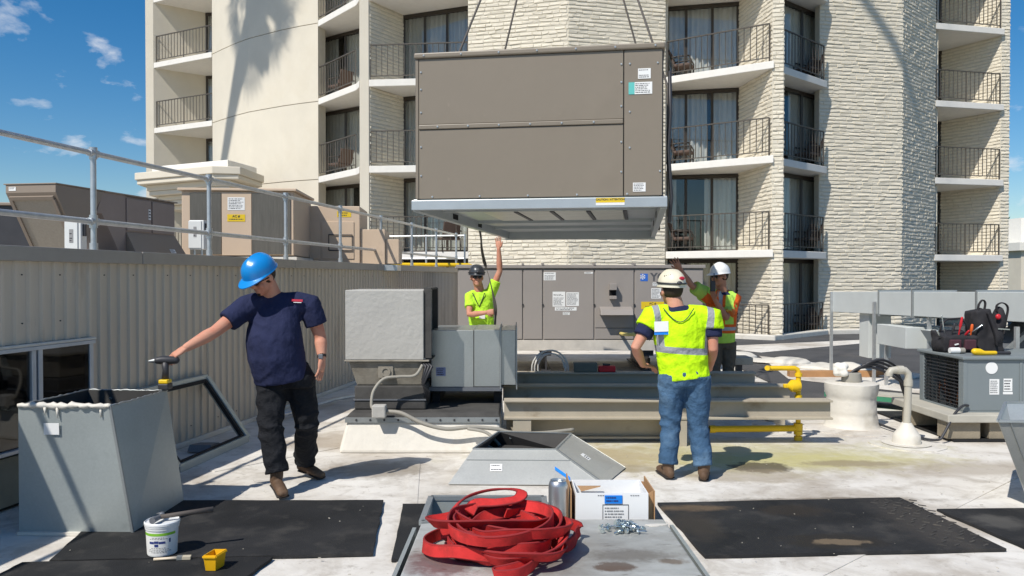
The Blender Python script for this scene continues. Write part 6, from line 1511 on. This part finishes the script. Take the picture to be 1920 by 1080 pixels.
def boot_mesh(parent, an, toe, k=1.0):
    an = V(an); toe = V(toe); d = toe - an; flat = V((d.x, d.y, 0)).normalized(); L = .285 * k
    sole_z = min(an.z, toe.z) ; dn = (toe - V((an.x, an.y, max(.0, an.z - .085 * k)))).normalized()
    heel = V((an.x, an.y, an.z)) - flat * .05 * k + V((0, 0, -.055 * k)); t = V((toe.x, toe.y, max(toe.z, .035)))
    mb = MB(); mb.ref = V((0, 0, 1))
    mid = heel.lerp(t, .55) + V((0, 0, .012))
    mb.tube([heel + V((0, 0, .01)), heel.lerp(t, .25) + V((0, 0, .012)), mid, t + V((0, 0, .006)) - flat * .03], [(.038 * k, .042 * k), (.040 * k, .046 * k), (.046 * k, .038 * k), (.044 * k, .030 * k)], 14, rnd=True); mb.ref = None
    mb.tube([heel + flat * .03 + V((0, 0, .01)), an + V((0, 0, .0)), an + V((0, 0, .10))], [.046 * k, .050 * k, .055 * k], 14)
    co, nn, fs = soft(mb, .009, 3); co = co + nn * (noisev(co, 45, 3) * .002)[:, None]
    b = from_soft(co, fs).build('boot', MATS['boot_leather'], parent, smooth=True)
    s = MB(); s.ref = V((0, 0, 1)); s.tube([heel + V((0, 0, -.026)), heel.lerp(t, .4) + V((0, 0, -.022)), t + V((0, 0, -.018)) - flat * .025], [(.042 * k, .011), (.042 * k, .010), (.050 * k, .012)], 14, rnd=True); s.ref = None
    s.build('sole', MATS['boot_sole'], b, smooth=True)
def person(label, J, o):
    feet = (V(J['anA']) + V(J['anB'])) / 2
    t = thing('person', label, 'person', (feet.x, feet.y, 0)); k = o.get('k', 1.0); td = V(o['td'])
    Bm = basis(o['face'], o.get('hup', (0, 0, 1)))
    b = MB(); hc = V(J['head']); head_shapes(b, hc, Bm, k)
    b.tube([V(J['neck']) - V((0, 0, .04)), V(J['neck']) + (hc - V(J['neck'])) * .35, hc + Bm @ V((0, -.02, -.04))], [.076 * k, .067 * k, .064 * k], 14)
    torso(b, J, td, [(s, rx * .82, ry * .82, fw) for s, rx, ry, fw in o['prof']])
    g = o.get('arm', 1.0)
    for S_ in 'AB':
        sh, el, wr = V(J['sh' + S_]), V(J['el' + S_]), V(J['wr' + S_])
        b.tube([sh, sh.lerp(el, .5), el, el.lerp(wr, .3), el.lerp(wr, .75), wr], [.052 * g, .050 * g, .041 * g, .044 * g, .034 * g, .028 * g], 14, rnd=True)
        b.tube([V(J['neck']).lerp(sh, .3) - V((0, 0, .04)), sh - V((0, 0, .02))], [.045, .045], 12, rnd=True)
        hp, kn, an = V(J['hip' + S_]), V(J['kn' + S_]), V(J['an' + S_])
        b.tube([hp, hp.lerp(kn, .5), kn, kn.lerp(an, .35), an], [.07, .065, .05, .05, .035], 12, rnd=True)
    co, nn, fs = soft(b, o.get('vox', .008), 2, .4)
    hb = MB(); hb.v = [tuple(x) for x in co]; hb.f = list(fs)
    for S_ in 'AB':
        ha = o['hand' + S_]; hand(hb, J['wr' + S_], ha['tip'], ha['palm'], ha['curl'], o.get('hk', 1.05), ha.get('thumb', 1), ha.get('spread', 4), ha.get('hold', False))
    hb.build('body', MATS[o['skin']], t, smooth=True)
    # shirt
    s = MB(); torso(s, J, td, o['prof'])
    for S_ in 'AB':
        sh, el, nk = V(J['sh' + S_]), V(J['el' + S_]), V(J['neck']); e = sh.lerp(el, o.get('sleeve', .62))
        s.tube([nk.lerp(sh, .25) - V((0, 0, .045)), nk.lerp(sh, .65) - V((0, 0, .012)), sh, sh.lerp(el, .3), e], [.075, .078 * g, .082 * g, .079 * g, .076 * g], 16, rnd=False)
        s.ell(sh - V((0, 0, .01)), (.08 * g, .08 * g, .078 * g))
    co, nn, fs = soft(s, .011, 5, .5)
    pel = V(J['pel']); nk = V(J['neck'])
    z = [(V(J['sh' + S_]) * .6 + pel.lerp(nk, .6) * .4, .13, .008, (V(J['el' + S_]) - nk) + V((0, 0, .6))) for S_ in 'AB'] + [(pel.lerp(nk, .12), .24, .006, (.25, 0, 1))] + o.get('zones', [])
    co = folds(co, nn, z, o.get('seed', 1), .0055)
    sob = from_soft(co, fs).build('shirt', MATS[o['shirt']], t, smooth=True)
    # trousers
    p = MB(); hp = (V(J['hipA']) + V(J['hipB'])) / 2; w_ = (V(J['hipB']) - V(J['hipA'])).length / 2; tg = o.get('leg', 1.0)
    p.ref = td; p.tube([hp - V((0, 0, .05)), hp + V((0, 0, .02)), pel.lerp(nk, .06) + V((0, 0, .0))], [((w_ + .085) * tg, .105 * tg), ((w_ + .098) * tg, .122 * tg), (o['prof'][1][1] * .93, o['prof'][1][2] * .95)], 22); p.ref = None
    for S_ in 'AB':
        h_, kn, an = V(J['hip' + S_]), V(J['kn' + S_]), V(J['an' + S_])
        p.tube([h_ + V((0, 0, .03)), h_.lerp(kn, .4), kn, kn.lerp(an, .4), kn.lerp(an, .8), an + (kn - an).normalized() * .02], [.104 * tg, .097 * tg, .078 * tg, .077 * tg, .072 * tg, .074 * tg], 18)
    co, nn, fs = soft(p, .011, 4, .5)
    zz_ = []
    for S_ in 'AB':
        kn, an, h_ = V(J['kn' + S_]), V(J['an' + S_]), V(J['hip' + S_])
        zz_ += [(kn, .13, .010, (.35, .2, 1)), (kn.lerp(an, .55), .13, .009, (-.3, .1, 1)), (kn.lerp(an, .88), .11, .015, (.15, 0, 1)), (h_.lerp(kn, .25), .15, .008, (.6, 0, 1))]
    co = folds(co, nn, zz_, o.get('seed', 1) + 9, .005)
    pob = from_soft(co, fs).build('trousers', MATS[o['pants']], t, smooth=True)
    wst = pel.lerp(nk, .045 if o.get('belt', True) else -.02); mb = MB(); mb.ref = td; mb.tube([wst - V((0, 0, .018)), wst + V((0, 0, .018))], [(o['prof'][1][1] * (.96 if o.get('belt', True) else .9), o['prof'][1][2] * (.98 if o.get('belt', True) else .85))] * 2, 24); mb.ref = None; mb.build('belt', MATS['boot_sole'], t, smooth='auto')
    for S_ in 'AB': boot_mesh(t, J['an' + S_], J['toe' + S_], 1.0)
    hair = MB(); hair.ell(hc + Bm @ V((0, -.026, .018)), (.089 * k, .096 * k, .096 * k), Bm.to_3x3(), 18, 12)
    hair.build('hair', MATS['hair_brown'], t, smooth=True)
    hh, ho = helmet(t, hc, Bm, MATS[o['hat']], k, o.get('hat_style', 'cap'), MATS[o['band']] if o.get('band') else None)
    if o.get('glasses'): glasses(t, hc, Bm, k)
    return t, sob, pob, Bm, hc, hh, ho
def surf(ob, x, z, sign=-1, w=.03):
    """outermost point of a garment near place x, z"""
    c = ORG[ob.name]; n = len(ob.data.vertices); co = np.empty(n * 3); ob.data.vertices.foreach_get('co', co); co = co.reshape(-1, 3) + np.array(c)
    s = co[(abs(co[:, 0] - x) < w) & (abs(co[:, 2] - z) < w)]; return s[:, 1].min() if sign < 0 else s[:, 1].max()

# ---- worker in navy shirt and blue hard hat, resting a driver on the duct box
J = dict(pel=(-1.817, 6.340, 0.928), neck=(-1.886, 6.300, 1.554), head=(-1.933, 6.170, 1.684), shA=(-2.072, 6.240, 1.451), elA=(-2.254, 6.060, 1.268), wrA=(-2.419, 5.930, 1.158),
         shB=(-1.611, 6.360, 1.460), elB=(-1.536, 6.400, 1.202), wrB=(-1.507, 6.330, 1.039), hipA=(-1.904, 6.320, 0.863), hipB=(-1.707, 6.400, 0.861), knA=(-1.881, 6.200, 0.523), knB=(-1.652, 6.420, 0.503),
         anA=(-1.807, 6.120, 0.158), anB=(-1.738, 6.700, 0.135), toeA=(-1.707, 5.970, 0.048), toeB=(-1.558, 6.600, 0.026))
w1, s1, p1, B1, hc1, hh1, ho1 = person('worker in navy shirt and blue hard hat resting a driver on the duct box', J, dict(td=(-.30, -.95, 0), face=(-.46, -.70, -.52), hup=(-.15, -.3, .9), skin='skin', shirt='navy_cotton', pants='black_denim', hat='helmet_blue', glasses=True,
    prof=[(-.09, .215, .178, .035), (.06, .217, .182, .045), (.22, .222, .192, .06), (.42, .222, .185, .055), (.62, .218, .160, .025), (.80, .19, .135, 0), (.92, .13, .10, -.005), (1.0, .078, .074, 0)],
    arm=1.15, leg=1.24, k=1.03, seed=3, vox=.0075, handA=dict(tip=(-2.520, 5.860, 1.086), palm=(-.25, .1, -1), curl=1.0, thumb=-1, hold=True, spread=2), handB=dict(tip=(-1.505, 6.270, 0.877), palm=(-.9, .3, 0), curl=.45, thumb=1, spread=3),
    zones=[((-1.98, 6.12, 1.27), .20, .006, (.6, 0, .8))]))
# goatee, watch, chest print, hat sticker
MB().ell(hc1 + B1 @ V((0, .075, -.098)), (.030, .026, .028), B1.to_3x3()).build('goatee', MATS['hair_brown'], w1, smooth=True)
wv = V(J['wrB']).lerp(V(J['elB']), .10); wd_ = (V(J['wrB']) - V(J['elB'])).normalized()
MB().tube([wv - wd_ * .012, wv + wd_ * .012], .036, 16).build('watch_strap', MATS['boot_sole'], w1, smooth='auto'); bx(wv.x - .018, wv.x + .018, wv.y - .046, wv.y - .032, wv.z - .018, wv.z + .018).build('watch_face', MATS['galv_dark'], w1, bevel=.004)
x_, z_ = -1.68, 1.50
y_ = surf(s1, x_, z_, w=.035) - .003
lgp = plate((x_, y_, z_), (1, .15, -.05), (0, .25, 1), .085, .018).build('chest_print', M('print_red', (.5, .02, .05), .6), w1)
plate((x_ + .004, y_ - .002, z_ - .016), (1, .15, -.05), (0, .25, 1), .06, .005).build('chest_print', MATS['paper'], w1)
MB().ell(ho1 + B1 @ V((.088, -.045, .055)), (.005, .022, .022), B1.to_3x3()).build('hat_sticker', M('sticker_olive', srgb(110, 140, 70), .5), w1)
# cordless driver
dr = thing('cordless_driver', 'yellow and black cordless driver standing on the duct box corner', 'power tool', (-2.54, 5.845, .86))
dx, dy = -2.54, 5.845
bx(dx - .038, dx + .038, dy - .045, dy + .045, .862, .905).build('battery', MATS['dark_metal'], dr, bevel=.008)
bx(dx - .034, dx + .034, dy - .042, dy + .042, .905, .935).build('battery_shoe', MATS['gas_yellow'], dr, bevel=.008)
MB().tube([(dx, dy, .93), (dx + .004, dy, 1.0), (dx, dy, 1.06)], [(.022, .026), (.020, .022), (.024, .026)], 12).build('grip', MATS['dark_metal'], dr, smooth=True)
MB().tube([(dx + .07, dy + .02, 1.072), (dx - .02, dy, 1.075), (dx - .05, dy - .01, 1.073)], [.028, .031, .026], 14, rnd=True).build('motor_housing', MATS['dark_metal'], dr, smooth=True)
MB().tube([(dx - .05, dy - .01, 1.073), (dx - .085, dy - .018, 1.070), (dx - .11, dy - .022, 1.068)], [.020, .014, .008], 12).build('chuck', MATS['galv_dull'], dr, smooth='auto')

# ---- worker seen from behind in yellow vest and jeans
J = dict(pel=(1.443, 6.680, 0.878), neck=(1.372, 6.680, 1.440), head=(1.340, 6.720, 1.568), shA=(1.176, 6.680, 1.350), shB=(1.666, 6.680, 1.342), elA=(1.024, 6.620, 1.097), wrA=(1.122, 6.840, 0.932), elB=(1.673, 6.640, 1.082), wrB=(1.692, 6.860, 0.893),
         hipA=(1.336, 6.680, 0.825), hipB=(1.550, 6.680, 0.825), knA=(1.335, 6.720, 0.426), knB=(1.563, 6.700, 0.429), anA=(1.305, 6.660, 0.099), anB=(1.588, 6.600, 0.096), toeA=(1.275, 6.880, 0.010), toeB=(1.648, 6.830, 0.004))
w2, s2, p2, B2, hc2, hh2, ho2 = person('worker seen from behind in bright yellow vest, blue jeans and cream helmet', J, dict(td=(0, 1, 0), face=(-.25, .95, .05), skin='skin', shirt='navy_cotton', pants='blue_denim', hat='helmet_cream', hat_style='climb', band='dark_metal',
    prof=[(-.04, .185, .14, .01), (.06, .188, .145, .02), (.25, .195, .15, .02), (.45, .200, .148, .01), (.65, .198, .138, 0), (.82, .17, .12, 0), (.93, .12, .095, 0), (1.0, .075, .072, 0)],
    arm=1.02, leg=1.10, k=.97, seed=12, belt=False, handA=dict(tip=(1.284, 6.930, 0.895), palm=(.2, .2, -1), curl=.9, thumb=1), handB=dict(tip=(1.633, 6.960, 0.873), palm=(-.2, .2, -1), curl=.8, thumb=-1)))
def vest(parent, J, td, prof, mat_name, base, layers, seed, cap=.09, name='vest', grow=.022, vox=.011):
    s = MB(); torso(s, J, td, [(a, rx + grow, ry + grow, fw) for a, rx, ry, fw in prof])
    for S_ in 'AB':
        sh, el, nk = V(J['sh' + S_]), V(J['el' + S_]), V(J['neck'])
        s.tube([nk.lerp(sh, .30) - V((0, 0, .04)), nk.lerp(sh, .7) - V((0, 0, .015)), sh, sh.lerp(el, .36)], [.085, .094, .106, cap + .008], 16)
    co, nn, fs = soft(s, vox, 5, .5); pel, nk = V(J['pel']), V(J['neck'])
    co = folds(co, nn, [(pel.lerp(nk, .12), .2, .007, (.5, 0, 1)), (pel.lerp(nk, .4), .2, .007, (-.6, 0, 1)), (pel.lerp(nk, .7), .2, .006, (1, 0, .5))], seed, .005)
    mb = from_soft(co, fs); lo = co.min(0); hi = co.max(0); c = V(((lo[0] + hi[0]) / 2, (lo[1] + hi[1]) / 2, lo[2]))
    return mb.build(name, banded(mat_name, base, layers, c), parent, smooth=True)
SILV = srgb(150, 152, 156)
vs2 = vest(w2, J, (0, 1, 0), [(-.10, .188, .14, .01), (.06, .188, .145, .02), (.25, .195, .15, .02), (.45, .200, .148, .01), (.65, .198, .138, 0), (.82, .17, .12, 0), (.93, .11, .095, 0)], 'vest_yellow', (0.58, 0.95, 0.01),
      [(SILV, .027, [((.06, 0, 1), 1.075 + .06 * 1.43, .8, 1.2)]), (SILV, .027, [((.98, 0, .12), 1.255 * .98 + .12 * 1.25 - .04, 1.06, 1.5), ((.98, 0, -.10), 1.63 * .98 - .10 * 1.25 , 1.06, 1.5)])], 5)
x_, z_ = 1.225, 1.265; y_ = surf(vs2, x_, z_, w=.045) - .006
bd = plate((x_, y_, z_ + .012), (1, 0, .03), (0, .12, 1), .115, .085).build('badge_card', MATS['paper'], w2); plate((x_, y_ - .001, z_ - .042), (1, 0, .03), (0, .12, 1), .115, .026).build('badge_stripe', MATS['tape_blue'], w2)
pts = []
for i in range(13):
    f = i / 12; x_ = 1.25 + .25 * f; z_ = 1.425 - .11 * math.sin(math.pi * min(1, f * 1.02)) ; pts.append((x_, surf(vs2, x_, z_, w=.03) - .004, z_))
MB().tube(pts, .004, 6).build('lanyard', MATS['dark_metal'], w2, smooth=True)
MB().ell(ho2 + B2 @ V((.03, -.125, .06)), (.026, .008, .016), B2.to_3x3()).build('hat_sticker', MATS['print_red'], w2)
for i in range(4): MB().ell(ho2 + B2 @ V((-.086 + .012 * i, -.045 - .012 * i, .075 + .004 * i)), (.008, .006, .006), B2.to_3x3()).build('helmet_vent', MATS['black_void'], w2)
bx(1.12, 1.19, 6.86, 6.93, .90, .99).build('tool_pouch', MATS['boot_sole'], w2, bevel=.01)

# ---- worker in orange and lime vest on the radio
J = dict(pel=(2.730, 10.420, 0.888), neck=(2.732, 10.400, 1.500), head=(2.694, 10.360, 1.694), shA=(2.539, 10.320, 1.432), shB=(2.894, 10.460, 1.415), elA=(2.292, 10.200, 1.578), wrA=(2.138, 10.150, 1.775), elB=(2.734, 10.200, 1.163), wrB=(2.564, 10.120, 1.410),
         hipA=(2.640, 10.420, 0.812), hipB=(2.826, 10.440, 0.810), knA=(2.630, 10.380, 0.434), knB=(2.827, 10.420, 0.430), anA=(2.645, 10.440, 0.086), anB=(2.851, 10.480, 0.080), toeA=(2.494, 10.250, 0.040), toeB=(2.714, 10.280, 0.035))
pr3 = [(-.06, .17, .13, .01), (.06, .172, .135, .02), (.25, .18, .14, .02), (.45, .188, .14, .01), (.65, .19, .135, 0), (.82, .165, .12, 0), (.93, .12, .095, 0), (1.0, .072, .07, 0)]
w3, s3, p3, B3, hc3, hh3, ho3 = person('worker in orange and lime vest and white hard hat speaking into a radio', J, dict(td=(-.55, -.83, 0), face=(-.85, -.48, -.05), skin='skin_tan', shirt='navy_cotton', pants='khaki', hat='helmet_white', glasses=True,
    prof=pr3, arm=.98, leg=1.0, k=1.0, seed=21, vox=.009, sleeve=.5, handA=dict(tip=(2.024, 10.120, 1.950), palm=(.2, 1, .1), curl=.12, thumb=1, spread=9), handB=dict(tip=(2.513, 10.080, 1.546), palm=(.75, .5, 0), curl=1.1, thumb=-1, hold=True)))
LIME = (0.45, 0.72, 0.10); ORNG = (0.75, 0.13, 0.02)
vs3 = vest(w3, J, (-.55, -.83, 0), [(a, b_, c_, d_) for a, b_, c_, d_ in pr3[:-1]], 'vest_lime_orange', LIME,
      [(ORNG, .058, [((0, 0, 1), 1.02, .8, 1.3), ((.86, -.5, 0), .86 * 2.70 - .5 * 10.3, 1.02, 1.7), ((.86, -.5, 0), .86 * 2.94 - .5 * 10.3, 1.02, 1.7), ((.6, 0, .8), .6 * 2.38 + .8 * 1.5, 1.3, 1.8)]), (srgb(170, 172, 170), .022, [((0, 0, 1), 1.02, .8, 1.3), ((.86, -.5, 0), .86 * 2.70 - .5 * 10.3, 1.02, 1.7)])], 8, cap=.10, grow=.02)
sl = MB()
for S_ in 'AB': 
    sh, el = V(J['sh' + S_]), V(J['el' + S_]); sl.tube([sh, sh.lerp(el, .4), sh.lerp(el, .85)], [.095, .09, .088], 14)
    co, nn, fs = soft(sl, .011, 3); from_soft(folds(co, nn, [(sh.lerp(el, .5), .12, .006, el - sh)], 4, .003), fs).build('vest_sleeve', MATS['lime_sleeve'] if 'lime_sleeve' in MATS else M('lime_sleeve', (.42, .62, .10), .85, col2=(.62, .16, .03), scale=4, thr=(.5, .53)), w3, smooth=True); sl = MB()
rd = thing('two_way_radio', 'black hand radio held to the mouth of the orange vest worker', 'radio', (2.535, 10.060, 1.546))
c_ = V((2.528, 10.060, 1.573)); MB().hexa([c_ + V(q) for q in ((-.03, -.02, -.07), (.03, -.02, -.07), (.03, .02, -.07), (-.03, .02, -.07), (-.03, -.02, .06), (.03, -.02, .06), (.03, .02, .06), (-.03, .02, .06))]).build('case', MATS['dark_metal'], rd, bevel=.008)
MB().tube([c_ + V((.015, 0, .058)), c_ + V((.015, 0, .16))], [.008, .005], 8).build('antenna', MATS['dark_metal'], rd, smooth=True)

# ---- worker in lime shirt steadying the hanging unit
J = dict(pel=(-0.447, 11.980, 0.921), neck=(-0.486, 11.950, 1.481), head=(-0.524, 11.900, 1.680), shA=(-0.628, 11.930, 1.394), shB=(-0.327, 11.950, 1.417), elA=(-0.627, 11.760, 1.131), wrA=(-0.372, 11.620, 1.169), elB=(-0.183, 11.920, 1.775), wrB=(-0.198, 11.880, 2.108),
         hipA=(-0.543, 11.980, 0.849), hipB=(-0.359, 11.980, 0.849), knA=(-0.550, 11.950, 0.437), knB=(-0.351, 11.950, 0.437), anA=(-0.552, 12.000, 0.088), anB=(-0.344, 12.000, 0.088), toeA=(-0.574, 11.800, 0.012), toeB=(-0.323, 11.800, 0.012))
w4, s4, p4, B4, hc4, hh4, ho4 = person('worker in lime shirt and dark helmet steadying the hanging unit with one arm up', J, dict(td=(.12, -1, 0), face=(.15, -.97, .02), skin='skin', shirt='lime_cotton', pants='khaki', hat='helmet_carbon', hat_style='climb_front', band='dark_metal', glasses=True,
    prof=[(-.10, .185, .14, .01), (.06, .187, .145, .02), (.25, .19, .15, .02), (.45, .195, .145, .01), (.65, .195, .138, 0), (.82, .17, .12, 0), (.93, .12, .095, 0), (1.0, .075, .072, 0)],
    arm=1.06, leg=1.05, k=1.04, seed=31, vox=.009, sleeve=.6, handA=dict(tip=(-0.232, 11.600, 1.185), palm=(.1, .9, -.2), curl=1.3, thumb=-1, hold=True), handB=dict(tip=(-0.206, 11.880, 2.282), palm=(-.3, -1, 0), curl=.3, thumb=1, spread=5)))
pts = [V((-0.585, 11.860, 1.451)), V((-0.527, 11.800, 1.326)), V((-0.487, 11.775, 1.248)), V((-0.448, 11.790, 1.334)), V((-0.403, 11.860, 1.451))]
MB().tube([V((p.x, surf(s4, p.x, p.z, w=.04) - .006, p.z)) for p in pts], .007, 6).build('lanyard', MATS['dark_metal'], w4, smooth=True)
x_, z_ = V((-0.441, 11.800, 1.090)).x, V((-0.441, 11.800, 1.090)).z
plate((x_, surf(s4, x_, z_, w=.04) - .006, z_ + .01), X, Z, .085, .06).build('badge_card', MATS['paper'], w4)
tl = MB(); ribs = [(-.40, 9.9, 2.27), (-0.406, 10.500, 2.191), (-0.426, 11.200, 2.091), (-0.403, 11.620, 1.912), (-0.332, 11.580, 1.680), (-0.277, 11.550, 1.449), (-0.239, 11.560, 1.218), (-0.247, 11.600, 0.984), (-0.257, 11.700, 0.588)]
mb, _, _ = ribbon(ribs, [.3, .3, .5, .7, .8, .9, .9, .8, .6], .05, .006); 
tagit(mb.build('tag_line', M('strap_grey', srgb(78, 74, 68), .8), smooth='auto'), 'dark hanging strap gripped by the lime shirted worker', 'strap')
